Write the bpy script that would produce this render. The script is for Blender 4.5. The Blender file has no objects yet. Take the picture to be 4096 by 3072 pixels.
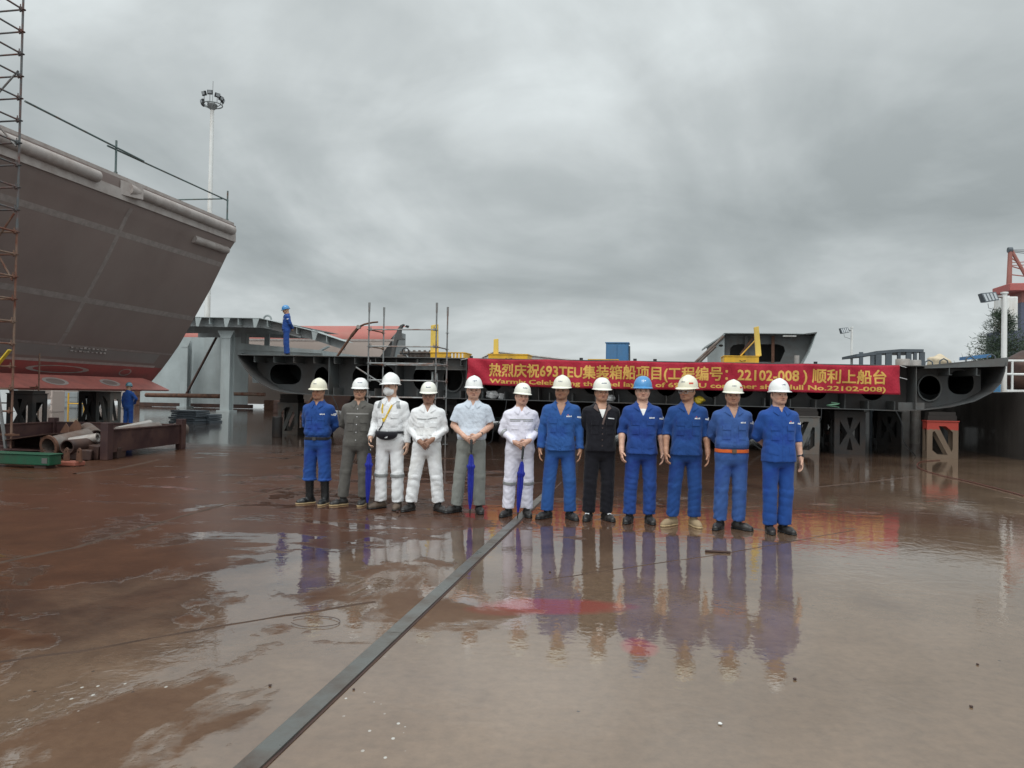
import bpy, bmesh, math, random
import numpy as np
from mathutils import Vector, Matrix
from mathutils.bvhtree import BVHTree
from mathutils.geometry import tessellate_polygon

S = bpy.context.scene
COL = S.collection
R = math.radians
rnd = random.Random(7)

# ------------------------------------------------------------------ camera
FPX, CAM_H, PITCH, ROLL, YAW = 3000.0, 1.55, R(.84), R(1.03), math.atan(.184)
cam_d = bpy.data.cameras.new('camera')
cam_d.sensor_width = 36.0
cam_d.lens = 36.0 * FPX / 4096.0
cam_d.clip_start, cam_d.clip_end = .1, 6000
cam = bpy.data.objects.new('camera', cam_d)
COL.objects.link(cam)
CM = Matrix.Rotation(math.pi / 2 + PITCH, 3, 'X') @ Matrix.Rotation(ROLL, 3, 'Z')
cam.matrix_world = Matrix.Translation((0, 0, CAM_H)) @ CM.to_4x4()
S.camera = cam

# ------------------------------------------------------------------ sky, sun, exposure
S.view_settings.view_transform = 'Standard'
S.view_settings.look = 'None'
S.view_settings.gamma = 1
S.view_settings.exposure = 0.0
SUN_EL, SUN_AZ = R(58), R(200)


def N(nt, typ, **kw):
    n = nt.nodes.new('ShaderNode' + typ)
    for k, v in kw.items():
        if k.startswith('i_'):
            key = k[2:]
            key = int(key) if key.isdigit() else key.replace('_', ' ')
            if hasattr(v, 'is_output') or type(v).__name__.startswith('NodeSocket'):
                nt.links.new(v, n.inputs[key])
            else:
                n.inputs[key].default_value = v
        else:
            setattr(n, k, v)
    return n


def ramp(nt, fac, stops, interp='LINEAR'):
    n = nt.nodes.new('ShaderNodeValToRGB')
    cr = n.color_ramp
    cr.interpolation = interp
    while len(cr.elements) < len(stops):
        cr.elements.new(.5)
    for e, (p, c) in zip(cr.elements, stops):
        e.position = p
        e.color = (c, c, c, 1) if not isinstance(c, (tuple, list)) else (*c, 1)
    nt.links.new(fac, n.inputs[0])
    return n.outputs[0]


def mixc(nt, fac, a, b, mode='MIX'):
    n = nt.nodes.new('ShaderNodeMix')
    n.data_type = 'RGBA'
    n.blend_type = mode
    for idx, v in ((0, fac), (6, a), (7, b)):
        if type(v).__name__.startswith('NodeSocket'):
            nt.links.new(v, n.inputs[idx])
        elif idx == 0:
            n.inputs[0].default_value = v
        else:
            n.inputs[idx].default_value = (*v, 1)
    return n.outputs[2]


def math_(nt, op, a, b=0.0, c=0.0, clamp=False):
    n = nt.nodes.new('ShaderNodeMath')
    n.operation = op
    n.use_clamp = clamp
    for i, v in enumerate((a, b, c)):
        if type(v).__name__.startswith('NodeSocket'):
            nt.links.new(v, n.inputs[i])
        else:
            n.inputs[i].default_value = v
    return n.outputs[0]


world = bpy.data.worlds.new('World')
S.world = world
world.use_nodes = True
nt = world.node_tree
nt.nodes.clear()
tc = N(nt, 'TexCoord')
sep = N(nt, 'SeparateXYZ', i_0=tc.outputs['Generated'])
dx, dy, dz = sep.outputs
zp = math_(nt, 'MAXIMUM', dz, 0.0)
den = math_(nt, 'ADD', zp, .34)
cx = math_(nt, 'DIVIDE', dx, den)
cy = math_(nt, 'DIVIDE', dy, den)
cv = N(nt, 'CombineXYZ', i_0=cx, i_1=cy, i_2=0.0).outputs[0]
n1 = N(nt, 'TexNoise', i_Vector=cv, i_Scale=1.15, i_Detail=8.0, i_Roughness=.53, i_Distortion=.6).outputs[0]
n2 = N(nt, 'TexNoise', i_Vector=N(nt, 'Mapping', i_Vector=cv, i_Scale=(1.1, 1.5, 1), i_Location=(3.3, 1.1, 0)).outputs[0],
       i_Scale=2.1, i_Detail=7.0, i_Roughness=.5, i_Distortion=.4).outputs[0]
# overcast luminance by height: pale near the horizon, a heavy band above it, brighter towards the zenith
lum = ramp(nt, zp, [(0, .60), (.05, .57), (.12, .49), (.20, .465), (.32, .55), (.46, .64), (.62, .95), (1.0, 1.15)])
cl = math_(nt, 'ADD', math_(nt, 'MULTIPLY', n1, .72), math_(nt, 'MULTIPLY', n2, .28))
cl = ramp(nt, cl, [(.38, .76), (.44, .88), (.49, .98), (.53, 1.10), (.60, 1.32)])
val = math_(nt, 'MULTIPLY', lum, cl)
# the side of the sky behind the camera is the bright one
back = ramp(nt, math_(nt, 'MULTIPLY_ADD', dy, -.5, .5), [(.35, 1.0), (.7, 1.45), (1.0, 1.6)])
val = math_(nt, 'MULTIPLY', val, back)
tint = mixc(nt, ramp(nt, val, [(.25, 0), (.6, 1)]), (.885, .995, 1.015), (.93, 1.0, 1.01))
cloud = mixc(nt, 1.0, tint, val, 'MULTIPLY')
cloud10 = N(nt, 'VectorMath', operation='SCALE', i_0=cloud, i_Scale=10.4).outputs[0]
sky = N(nt, 'TexSky', sky_type='NISHITA', sun_disc=False, sun_elevation=SUN_EL, sun_rotation=SUN_AZ,
        air_density=1.0, dust_density=3.0)
skyc = mixc(nt, .97, sky.outputs[0], cloud10)
bg = N(nt, 'Background', i_Color=skyc, i_Strength=.1)
wo = N(nt, 'OutputWorld', i_Surface=bg.outputs[0])

sun_d = bpy.data.lights.new('sun', 'SUN')
sun_d.energy = 1.25
sun_d.angle = R(35)
sun_d.color = (1, .97, .93)
sun = bpy.data.objects.new('sun', sun_d)
COL.objects.link(sun)
sdir = Vector((math.sin(SUN_AZ) * math.cos(SUN_EL), math.cos(SUN_AZ) * math.cos(SUN_EL), math.sin(SUN_EL)))
sun.rotation_euler = sdir.to_track_quat('Z', 'Y').to_euler()

# ------------------------------------------------------------------ coordinates
# the yard's own frame: u runs across the slipway, v along it, z up; the camera looks 10 degrees left of v
AX = Vector((math.sin(YAW), math.cos(YAW), 0))
TR = Vector((math.cos(YAW), -math.sin(YAW), 0))


def ray(px, py):
    return CM @ Vector(((px - 2048) / FPX, -(py - 1536) / FPX, -1))


def gnd(px, py, z=0.0):            # point of the ground at z seen at a place in the photograph, as u, v, z
    d = ray(px, py)
    p = Vector((0, 0, CAM_H)) + d * ((z - CAM_H) / d.z)
    return Vector((p.dot(TR), p.dot(AX), p.z))


def atv(px, py, v):                # point of the upright plane at v
    d = ray(px, py)
    p = Vector((0, 0, CAM_H)) + d * (v / d.dot(AX))
    return Vector((p.dot(TR), p.dot(AX), p.z))


def atu(px, py, u):
    d = ray(px, py)
    p = Vector((0, 0, CAM_H)) + d * (u / d.dot(TR))
    return Vector((p.dot(TR), p.dot(AX), p.z))


def yw(p):
    return TR * p[0] + AX * p[1] + Vector((0, 0, p[2]))


# ------------------------------------------------------------------ object helpers
def tag(o, label, cat, group=None, kind=None):
    if label: o['label'] = label
    if cat: o['category'] = cat
    if group: o['group'] = group
    if kind: o['kind'] = kind
    return o


def thing(name, label, cat, org, group=None, rz=None):
    o = bpy.data.objects.new(name, None)
    o.empty_display_size = .2
    COL.objects.link(o)
    o.location = yw(org)
    o.rotation_euler = (0, 0, -YAW if rz is None else rz)
    o['org'] = (float(org[0]), float(org[1]), float(org[2]))
    return tag(o, label, cat, group)


def mesh_obj(name, verts, faces, m, parent=None, smooth=False, sub=False):
    me = bpy.data.meshes.new(name)
    me.from_pydata([tuple(v) for v in verts], [], [tuple(f) for f in faces])
    me.update()
    me.materials.append(m)
    if smooth:
        me.polygons.foreach_set('use_smooth', [True] * len(me.polygons))
    o = bpy.data.objects.new(name, me)
    COL.objects.link(o)
    if parent is not None:
        o.parent = parent
    return o


class MB:
    def __init__(s):
        s.v, s.f = [], []

    def quadbox(s, pts):           # 8 corners: bottom ring then top ring
        b = len(s.v)
        s.v += [Vector(p) for p in pts]
        s.f += [[b + i for i in q] for q in ((3, 2, 1, 0), (4, 5, 6, 7), (0, 1, 5, 4), (1, 2, 6, 5), (2, 3, 7, 6), (3, 0, 4, 7))]
        return s

    def box(s, lo, hi):
        (a, b, c), (d, e, f) = lo, hi
        return s.quadbox([(a, b, c), (d, b, c), (d, e, c), (a, e, c), (a, b, f), (d, b, f), (d, e, f), (a, e, f)])

    def obox(s, c, size, rot=(0, 0, 0)):
        from mathutils import Euler
        M = Euler(rot).to_matrix()
        h = Vector(size) / 2
        pts = []
        for z in (-1, 1):
            for x, y in ((-1, -1), (1, -1), (1, 1), (-1, 1)):
                pts.append(Vector(c) + M @ Vector((x * h.x, y * h.y, z * h.z)))
        return s.quadbox(pts)

    def bar(s, a, b, w, h, up=(0, 0, 1)):
        a, b = Vector(a), Vector(b)
        d = (b - a).normalized()
        upv = Vector(up)
        if abs(d.dot(upv)) > .98: upv = Vector((0, 1, 0))
        x = d.cross(upv).normalized() * (w / 2)
        y = x.cross(d).normalized() * (h / 2)
        return s.quadbox([a - x - y, a + x - y, b + x - y, b - x - y, a - x + y, a + x + y, b + x + y, b - x + y])

    def tube(s, pts, r, n=10, cap=True, hollow=0):
        pts = [Vector(p) for p in pts]
        rs = r if isinstance(r, (list, tuple)) else [r] * len(pts)
        base = len(s.v)
        prev = None
        for i, p in enumerate(pts):
            d = (pts[min(i + 1, len(pts) - 1)] - pts[max(i - 1, 0)]).normalized()
            if prev is None:
                x = d.cross(Vector((0, 0, 1)) if abs(d.z) < .95 else Vector((0, 1, 0))).normalized()
            else:
                x = (prev - d * prev.dot(d)).normalized()
            prev = x
            y = d.cross(x)
            for k in range(n):
                a = 2 * math.pi * k / n
                s.v.append(p + (x * math.cos(a) + y * math.sin(a)) * rs[i])
        for i in range(len(pts) - 1):
            for k in range(n):
                k2 = (k + 1) % n
                s.f.append([base + i * n + k, base + i * n + k2, base + (i + 1) * n + k2, base + (i + 1) * n + k])
        if cap:
            s.f.append([base + k for k in range(n)][::-1])
            s.f.append([base + (len(pts) - 1) * n + k for k in range(n)])
        return s

    def pipe(s, a, b, ro, ri, n=18):   # an open pipe with a wall
        a, b = Vector(a), Vector(b)
        d = (b - a).normalized()
        x = d.cross(Vector((0, 0, 1)) if abs(d.z) < .95 else Vector((0, 1, 0))).normalized()
        y = d.cross(x)
        base = len(s.v)
        for p, r in ((a, ro), (b, ro), (b, ri), (a, ri)):
            for k in range(n):
                t = 2 * math.pi * k / n
                s.v.append(p + (x * math.cos(t) + y * math.sin(t)) * r)
        for j in range(4):
            for k in range(n):
                k2 = (k + 1) % n
                j2 = (j + 1) % 4
                s.f.append([base + j * n + k, base + j * n + k2, base + j2 * n + k2, base + j2 * n + k])
        return s

    def prism(s, outer, holes, o, ex, ey, th):
        """flat plate: 2-D outline with holes, laid at o along ex, ey, thickness th along ex x ey"""
        o, ex, ey = Vector(o), Vector(ex), Vector(ey)
        n = ex.cross(ey).normalized() * th

        def area(p):
            return sum(p[i][0] * p[(i + 1) % len(p)][1] - p[(i + 1) % len(p)][0] * p[i][1] for i in range(len(p)))
        loops = [list(outer) if area(outer) > 0 else list(outer)[::-1]]
        loops += [list(h) if area(h) < 0 else list(h)[::-1] for h in holes]
        base = len(s.v)
        flat = [p for l in loops for p in l]
        m = len(flat)
        for k in range(2):
            for p in flat:
                s.v.append(o + ex * p[0] + ey * p[1] + n * k)
        tris = tessellate_polygon([[Vector((p[0], p[1], 0)) for p in l] for l in loops])
        for t in tris:
            a = area([flat[i] for i in t])
            t = list(t) if a > 0 else list(t)[::-1]
            s.f.append([base + m + i for i in t])
            s.f.append([base + i for i in t[::-1]])
        st = 0
        for l in loops:
            c = len(l)
            for i in range(c):
                a, b = base + st + i, base + st + (i + 1) % c
                s.f.append([a, b, b + m, a + m])
            st += c
        return s

    def lathe(s, prof, n=20, c=(0, 0, 0), pleat=0, pn=8):
        base = len(s.v)
        for r, z in prof:
            for k in range(n):
                a = 2 * math.pi * k / n
                rr = r * (1 + pleat * math.cos(pn * a))
                s.v.append(Vector((c[0] + rr * math.cos(a), c[1] + rr * math.sin(a), c[2] + z)))
        for j in range(len(prof) - 1):
            for k in range(n):
                k2 = (k + 1) % n
                s.f.append([base + j * n + k, base + j * n + k2, base + (j + 1) * n + k2, base + (j + 1) * n + k])
        s.f.append([base + k for k in range(n)][::-1])
        s.f.append([base + (len(prof) - 1) * n + k for k in range(n)])
        return s

    def grid(s, rows):
        base = len(s.v)
        w = len(rows[0])
        for r_ in rows: s.v += [Vector(p) for p in r_]
        for j in range(len(rows) - 1):
            for i in range(w - 1):
                a = base + j * w + i
                s.f.append([a, a + 1, a + w + 1, a + w])
        return s

    def build(s, name, m, parent=None, smooth=False, org=None, label=None, bevel=0, fix=True):
        o_ = Vector(org) if org is not None else (Vector(parent['org']) if parent is not None and 'org' in parent else Vector((0, 0, 0)))
        o = mesh_obj(name, [v - o_ for v in s.v], s.f, m, parent, smooth)
        if fix:
            bm = bmesh.new(); bm.from_mesh(o.data)
            bmesh.ops.recalc_face_normals(bm, faces=bm.faces)
            bm.to_mesh(o.data); bm.free()
        if parent is None and org is not None:
            o.location = yw(org)
            o.rotation_euler = (0, 0, -YAW)
        if smooth and smooth != 'all':
            o.data.set_sharp_from_angle(angle=R(40))
        if bevel:
            b = o.modifiers.new('bevel', 'BEVEL'); b.width = bevel; b.segments = 2; b.limit_method = 'ANGLE'
        if label: o['label'] = label
        return o


def ellipse(cx, cy, a, b, n=20):
    return [(cx + a * math.cos(2 * math.pi * i / n), cy + b * math.sin(2 * math.pi * i / n)) for i in range(n)]


def rrect(x0, y0, x1, y1, r, n=4):
    out = []
    for cx_, cy_, a0 in ((x1 - r, y0 + r, -90), (x1 - r, y1 - r, 0), (x0 + r, y1 - r, 90), (x0 + r, y0 + r, 180)):
        for i in range(n + 1):
            a = R(a0 + 90 * i / n)
            out.append((cx_ + r * math.cos(a), cy_ + r * math.sin(a)))
    return out


# ------------------------------------------------------------------ materials
def mat(name, col, rough=.6, metal=0.0, var=.18, scale=3.0, bump=.12, bscale=30.0, dirt=None, damt=.5, dscale=1.2,
        streak=False, coat=0.0, dth=.5, spec=.5):
    m = bpy.data.materials.new(name)
    m.use_nodes = True
    nt = m.node_tree
    b = nt.nodes['Principled BSDF']
    tc = N(nt, 'TexCoord').outputs['Object']
    nz = N(nt, 'TexNoise', i_Vector=tc, i_Scale=scale, i_Detail=7.0, i_Roughness=.6).outputs[0]
    f = ramp(nt, nz, [(.3, 0), (.7, 1)])
    c = mixc(nt, f, tuple(x * (1 - var) for x in col), tuple(min(1, x * (1 + var)) for x in col))
    rg = math_(nt, 'MULTIPLY_ADD', nz, .24, rough - .12, clamp=True)
    if dirt:
        v = tc
        if streak:
            v = N(nt, 'Mapping', i_Vector=tc, i_Scale=(1, 1, .16)).outputs[0]
        d = N(nt, 'TexNoise', i_Vector=v, i_Scale=dscale, i_Detail=9.0, i_Roughness=.66).outputs[0]
        df = ramp(nt, d, [(dth - .06, 0), (dth + .16, damt)])
        c = mixc(nt, df, c, dirt)
        rg = math_(nt, 'MULTIPLY_ADD', df, .2, rg, clamp=True)
    nt.links.new(c, b.inputs['Base Color'])
    nt.links.new(rg, b.inputs['Roughness'])
    b.inputs['Metallic'].default_value = metal
    b.inputs['Specular IOR Level'].default_value = spec
    if coat:
        b.inputs['Coat Weight'].default_value = coat
        b.inputs['Coat Roughness'].default_value = .08
    if bump:
        h = N(nt, 'TexNoise', i_Vector=tc, i_Scale=bscale, i_Detail=5.0, i_Roughness=.6).outputs[0]
        bp = N(nt, 'Bump', i_Strength=bump, i_Distance=.02, i_Height=h)
        nt.links.new(bp.outputs[0], b.inputs['Normal'])
    return m


def cloth(name, col, rough=.85, var=.1, fold=.20, damp=None):
    m = bpy.data.materials.new(name)
    m.use_nodes = True
    nt = m.node_tree
    b = nt.nodes['Principled BSDF']
    tc = N(nt, 'TexCoord').outputs['Object']
    nz = N(nt, 'TexNoise', i_Vector=tc, i_Scale=9.0, i_Detail=6.0, i_Roughness=.65).outputs[0]
    c = mixc(nt, ramp(nt, nz, [(.3, 0), (.7, 1)]), tuple(x * (1 - var) for x in col), tuple(min(1, x * (1 + var)) for x in col))
    if damp:
        d = N(nt, 'TexNoise', i_Vector=tc, i_Scale=3.2, i_Detail=4.0).outputs[0]
        c = mixc(nt, ramp(nt, d, [(.52, 0), (.62, .7)]), c, damp)
    nt.links.new(c, b.inputs['Base Color'])
    b.inputs['Roughness'].default_value = rough
    b.inputs['Specular IOR Level'].default_value = .25
    b.inputs['Sheen Weight'].default_value = .08
    mp = N(nt, 'Mapping', i_Vector=tc, i_Scale=(1, 1, .55), i_Rotation=(.3, .5, .2)).outputs[0]
    h1 = N(nt, 'TexNoise', i_Vector=mp, i_Scale=13.0, i_Detail=4.0, i_Roughness=.5, i_Distortion=1.2).outputs[0]
    h2 = N(nt, 'TexNoise', i_Vector=tc, i_Scale=60.0, i_Detail=3.0).outputs[0]
    hh = math_(nt, 'MULTIPLY_ADD', h2, .18, h1)
    bp = N(nt, 'Bump', i_Strength=fold, i_Distance=.05, i_Height=hh)
    nt.links.new(bp.outputs[0], b.inputs['Normal'])
    return m


RUST = (.10, .045, .025)
M = {
    'hull': mat('hull primer', (.215, .162, .148), .55, 0, .1, .5, .06, 14, dirt=(.25, .205, .185), damt=.5, dscale=.5, streak=True),
    'hull_light': mat('pale doubler primer', (.38, .34, .32), .55, 0, .1, 1.5, .05, 20, dirt=(.2, .15, .13), damt=.5, dscale=2),
    'weld': mat('ground weld line', (.275, .235, .22), .55, 0, .2, 6, .1, 40),
    'red_hull': mat('red antifouling', (.34, .085, .078), .55, 0, .12, 1.2, .05, 20, dirt=(.2, .1, .09), damt=.5, dscale=2),
    'red_keel': mat('red keel plate', (.45, .15, .125), .55, 0, .12, 1.2, .05, 20, dirt=(.22, .1, .09), damt=.4, dscale=2),
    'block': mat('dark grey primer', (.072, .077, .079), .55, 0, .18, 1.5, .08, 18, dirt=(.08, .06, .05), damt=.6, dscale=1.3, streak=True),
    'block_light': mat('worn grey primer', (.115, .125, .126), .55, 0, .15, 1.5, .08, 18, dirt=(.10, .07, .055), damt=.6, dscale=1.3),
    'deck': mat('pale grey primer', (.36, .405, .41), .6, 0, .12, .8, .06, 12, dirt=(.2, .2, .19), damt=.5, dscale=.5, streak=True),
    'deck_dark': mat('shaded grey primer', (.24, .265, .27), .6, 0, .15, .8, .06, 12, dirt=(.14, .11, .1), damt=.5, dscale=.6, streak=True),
    'rust': mat('rusty steel', (.13, .06, .035), .75, .2, .3, 4, .25, 30, dirt=(.05, .03, .025), damt=.8, dscale=3),
    'rust_dark': mat('dark rusty steel', (.05, .026, .022), .6, .2, .3, 3, .2, 25, dirt=(.10, .05, .03), damt=.6, dscale=2.5),
    'pole_green': mat('greenish galvanised tube', (.10, .14, .14), .5, .4, .25, 5, .1, 60, dirt=(.14, .07, .04), damt=.9, dscale=2.2, dth=.56),
    'pole_rust': mat('rusted scaffold tube', (.22, .15, .11), .65, .2, .3, 5, .15, 60, dirt=(.16, .055, .035), damt=1.0, dscale=2.5, dth=.47),
    'pole_grey': mat('galvanised scaffold tube', (.25, .26, .26), .45, .5, .25, 5, .1, 60, dirt=(.20, .09, .055), damt=.9, dscale=2.0, dth=.54),
    'white_paint': mat('white painted steel', (.72, .73, .72), .45, 0, .06, 2, .03, 20, dirt=(.5, .44, .38), damt=.6, dscale=1.6, streak=True),
    'black_metal': mat('black metal', (.025, .027, .03), .45, .2, .2, 4, .05, 30),
    'lens': mat('lamp glass', (.35, .38, .40), .15, 0, .1, 5, 0),
    'yellow': mat('yellow enamel', (.72, .40, .02), .45, 0, .1, 1.5, .05, 20, dirt=(.35, .2, .05), damt=.6, dscale=2, streak=True),
    'yellow_pale': mat('faded yellow enamel', (.74, .52, .10), .5, 0, .1, 1.5, .05, 20, dirt=(.45, .3, .1), damt=.5, dscale=2, streak=True),
    'blue_box': mat('blue painted sheet', (.05, .17, .36), .5, 0, .1, 2, .05, 20, dirt=(.06, .1, .18), damt=.5, dscale=2),
    'blue_cont': mat('bright blue sheet', (.07, .24, .45), .55, 0, .1, 2, .05, 20),
    'orange_hull': mat('orange red primer', (.37, .115, .095), .6, 0, .12, .6, .05, 10, dirt=(.36, .17, .14), damt=.5, dscale=.7),
    'cream_hull': mat('brownish grey primer', (.46, .38, .34), .6, 0, .1, .6, .05, 10, dirt=(.36, .31, .28), damt=.5, dscale=.6),
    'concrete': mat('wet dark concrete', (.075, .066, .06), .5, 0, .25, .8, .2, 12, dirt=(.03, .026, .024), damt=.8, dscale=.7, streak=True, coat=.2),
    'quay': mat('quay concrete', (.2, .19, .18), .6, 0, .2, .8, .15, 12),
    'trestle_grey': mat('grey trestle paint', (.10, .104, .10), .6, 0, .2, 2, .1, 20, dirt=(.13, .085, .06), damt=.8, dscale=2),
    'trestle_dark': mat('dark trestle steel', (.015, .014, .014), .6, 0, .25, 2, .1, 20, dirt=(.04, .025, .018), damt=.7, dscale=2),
    'timber': mat('wet timber', (.018, .014, .012), .7, 0, .3, 5, .2, 20),
    'green': mat('green paint', (.006, .075, .036), .45, 0, .15, 2, .08, 20, dirt=(.03, .05, .03), damt=.7, dscale=2.5),
    'pipe_grey': mat('mill scale pipe', (.17, .145, .13), .5, .3, .2, 3, .08, 25, dirt=(.11, .06, .04), damt=.7, dscale=2),
    'pipe_pale': mat('pale pipe', (.40, .38, .36), .45, .3, .15, 3, .06, 25, dirt=(.25, .18, .14), damt=.6, dscale=2),
    'bin': mat('dark red brown bin paint', (.045, .020, .020), .5, 0, .25, 2, .1, 20, dirt=(.09, .04, .025), damt=.6, dscale=2),
    'rail': mat('wet steel flat', (.15, .155, .145), .30, .45, .25, 2, .08, 30, dirt=(.085, .055, .04), damt=.9, dscale=2.0, dth=.5),
    'seam': mat('ground seam', (.060, .036, .025), .7, 0, .3, 4, .3, 20, spec=.2),
    'crane_red': mat('crane red paint', (.40, .10, .09), .6, 0, .15, .5, .05, 8, dirt=(.3, .14, .13), damt=.5, dscale=.6),
    'crane_brown': mat('crane mast paint', (.30, .12, .10), .6, 0, .15, .5, .05, 8),
    'crane_blue': mat('dark blue paint', (.085, .095, .14), .6, 0, .15, .5, .05, 8),
    'tarp': mat('beige tarpaulin', (.55, .46, .33), .7, 0, .12, 4, .3, 9),
    'frame_blue': mat('dark blue grey steel', (.075, .09, .105), .55, 0, .2, 2, .06, 18),
    'bark': mat('bark', (.07, .05, .035), .85, 0, .3, 6, .3, 20),
    'white_cloth': cloth('white rag', (.7, .7, .7)),
    'green_hose': mat('green hose', (.25, .5, .32), .5, 0),
    'cable': mat('red brown cable', (.11, .03, .02), .5, 0),
    'yellow_plastic': mat('yellow plastic', (.75, .55, .05), .4, 0),
}
m = M['tower_tube'] = mat('rust at the foot, green tube above', (.12, .13, .135), .55, .3, .25, 5, .12, 60, dirt=(.16, .055, .035), damt=1.0, dscale=2.5, dth=.5)

# ------------------------------------------------------------------ ground: wet rusty slipway plates
def ground_material():
    m = bpy.data.materials.new('wet slipway')
    m.use_nodes = True
    nt = m.node_tree
    b = nt.nodes['Principled BSDF']
    P = N(nt, 'TexCoord').outputs['Object']
    x, y, z = N(nt, 'SeparateXYZ', i_0=P).outputs

    def noise(sc, det=6.0, ro=.6, dist=0.0, loc=(0, 0, 0), scl=(1, 1, 1)):
        v = N(nt, 'Mapping', i_Vector=P, i_Location=loc, i_Scale=scl).outputs[0]
        return N(nt, 'TexNoise', i_Vector=v, i_Scale=sc, i_Detail=det, i_Roughness=ro, i_Distortion=dist).outputs[0]
    nA = noise(.30, 7, .62, .4)
    nB = noise(1.5, 8, .65, .2, (4, 2, 0))
    nC = noise(.55, 6, .6, .6, (9, 3, 0))
    nD = noise(14, 6, .7)
    # dusty beige nearer the camera and to the right, rust brown beyond
    t = math_(nt, 'MULTIPLY_ADD', y, -.15, 1.52)
    t = math_(nt, 'MULTIPLY_ADD', x, .17, t)
    t = math_(nt, 'MULTIPLY_ADD', math_(nt, 'SUBTRACT', nA, .5), 2.2, t)
    t = math_(nt, 'MULTIPLY_ADD', math_(nt, 'SUBTRACT', nB, .5), .8, t, clamp=True)
    rust = mixc(nt, ramp(nt, nB, [(.35, 0), (.65, 1)]), (.042, .0185, .010), (.085, .037, .019))
    far = ramp(nt, math_(nt, 'MULTIPLY', y, .02), [(.22, 0), (.5, 1)])
    rust = mixc(nt, far, rust, (.045, .030, .023))
    dust = mixc(nt, ramp(nt, nC, [(.35, 0), (.65, 1)]), (.150, .098, .061), (.208, .140, .091))
    c = mixc(nt, t, rust, dust)
    fine = ramp(nt, nD, [(.25, .78), (.5, 1.0), (.75, 1.18)])
    c = mixc(nt, 1.0, c, fine, 'MULTIPLY')

    def patch(px, py, rx, ry, amp=.9):
        dx_ = math_(nt, 'MULTIPLY', math_(nt, 'SUBTRACT', x, px), 1 / rx)
        dy_ = math_(nt, 'MULTIPLY', math_(nt, 'SUBTRACT', y, py), 1 / ry)
        d = math_(nt, 'ADD', math_(nt, 'MULTIPLY', dx_, dx_), math_(nt, 'MULTIPLY', dy_, dy_))
        d = math_(nt, 'MULTIPLY_ADD', math_(nt, 'SUBTRACT', nB, .5), 1.6, d)
        return ramp(nt, d, [(.45, amp), (1.0, 0)])
    # red paint left on the plates; the widest, faintest patch paints the banner's reflection
    def gp(px, py):
        p = yw(gnd(px, py)); return p.x, p.y
    for px, py, rx, ry, a in ((2230, 2425, .62, .22, .62), (2560, 2590, .13, .20, .6), (3350, 2060, 1.3, .55, .22), (2010, 2440, .3, .16, .35)):
        c = mixc(nt, patch(*gp(px, py), rx, ry, a), c, (.27, .035, .03))
    # spilled white paint: small drops in a few drifts
    vor = N(nt, 'TexVoronoi', i_Vector=N(nt, 'Mapping', i_Vector=P, i_Scale=(1, .7, 1)).outputs[0], i_Scale=26.0, i_Randomness=1.0)
    drop = ramp(nt, vor.outputs['Distance'], [(.16, 1), (.24, 0)])
    pick = ramp(nt, N(nt, 'SeparateColor', i_0=vor.outputs['Color']).outputs[0], [(.72, 0), (.74, 1)])
    zone = None
    for px, py, rx, ry in ((1545, 2950, .12, .35), (1460, 2830, .12, .2), (1400, 2790, .16, .08), (170, 2830, .5, .25), (420, 2740, .6, .1), (620, 2740, .2, .1)):
        p_ = patch(*gp(px, py), rx, ry, 1.0)
        zone = p_ if zone is None else math_(nt, 'MAXIMUM', zone, p_)
    c = mixc(nt, math_(nt, 'MULTIPLY', math_(nt, 'MULTIPLY', drop, pick), zone), c, (.48, .46, .42))
    # dark grit everywhere
    vor2 = N(nt, 'TexVoronoi', i_Vector=P, i_Scale=7.0, i_Randomness=1.0)
    g2 = math_(nt, 'MULTIPLY', ramp(nt, vor2.outputs['Distance'], [(.05, 1), (.085, 0)]),
               ramp(nt, N(nt, 'SeparateColor', i_0=vor2.outputs['Color']).outputs[1], [(.8, 0), (.82, .8)]))
    c = mixc(nt, g2, c, (.03, .02, .016))
    # water film: continuous to the right and in front, broken to the left
    w = math_(nt, 'MULTIPLY_ADD', x, .12, .76)
    w = math_(nt, 'MULTIPLY_ADD', y, -.012, w)
    w = math_(nt, 'ADD', w, ramp(nt, math_(nt, 'MULTIPLY_ADD', x, .25, 0.0), [(0, 0), (.35, .5)]))
    w = math_(nt, 'MULTIPLY_ADD', math_(nt, 'SUBTRACT', nC, .5), 3.2, w)
    w = math_(nt, 'MULTIPLY_ADD', math_(nt, 'SUBTRACT', nB, .5), 1.0, w, clamp=True)
    nM = noise(1.1, 9, .74, .5, (2, 8, 0), (.8, 1.5, 1))
    mid = ramp(nt, math_(nt, 'MULTIPLY', y, .04), [(.29, 0), (.37, 1), (.50, .9), (.68, .1), (1.0, 0)])
    w = math_(nt, 'SUBTRACT', w, math_(nt, 'MULTIPLY', mid, math_(nt, 'MULTIPLY_ADD', math_(nt, 'SUBTRACT', nM, .5), 5.0, .12)))
    w = math_(nt, 'ADD', w, ramp(nt, math_(nt, 'MULTIPLY', y, .03), [(.33, 0), (.78, .6)]))
    wet = ramp(nt, w, [(.30, 0), (.42, 1)])
    red = math_(nt, 'MULTIPLY', mid, ramp(nt, nA, [(.42, 0), (.6, .7)]))
    c = mixc(nt, red, c, (.085, .031, .018))
    c = mixc(nt, math_(nt, 'MULTIPLY', math_(nt, 'SUBTRACT', 1.0, wet), .35), c, (.075, .030, .016))
    nt.links.new(c, b.inputs['Base Color'])
    b.inputs['Roughness'].default_value = .6
    b.inputs['Specular IOR Level'].default_value = .06
    dryw = ramp(nt, math_(nt, 'MULTIPLY', y, .05), [(.28, .10), (.45, .36)])
    cw = math_(nt, 'MULTIPLY_ADD', wet, math_(nt, 'SUBTRACT', 1.0, dryw), dryw)
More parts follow.
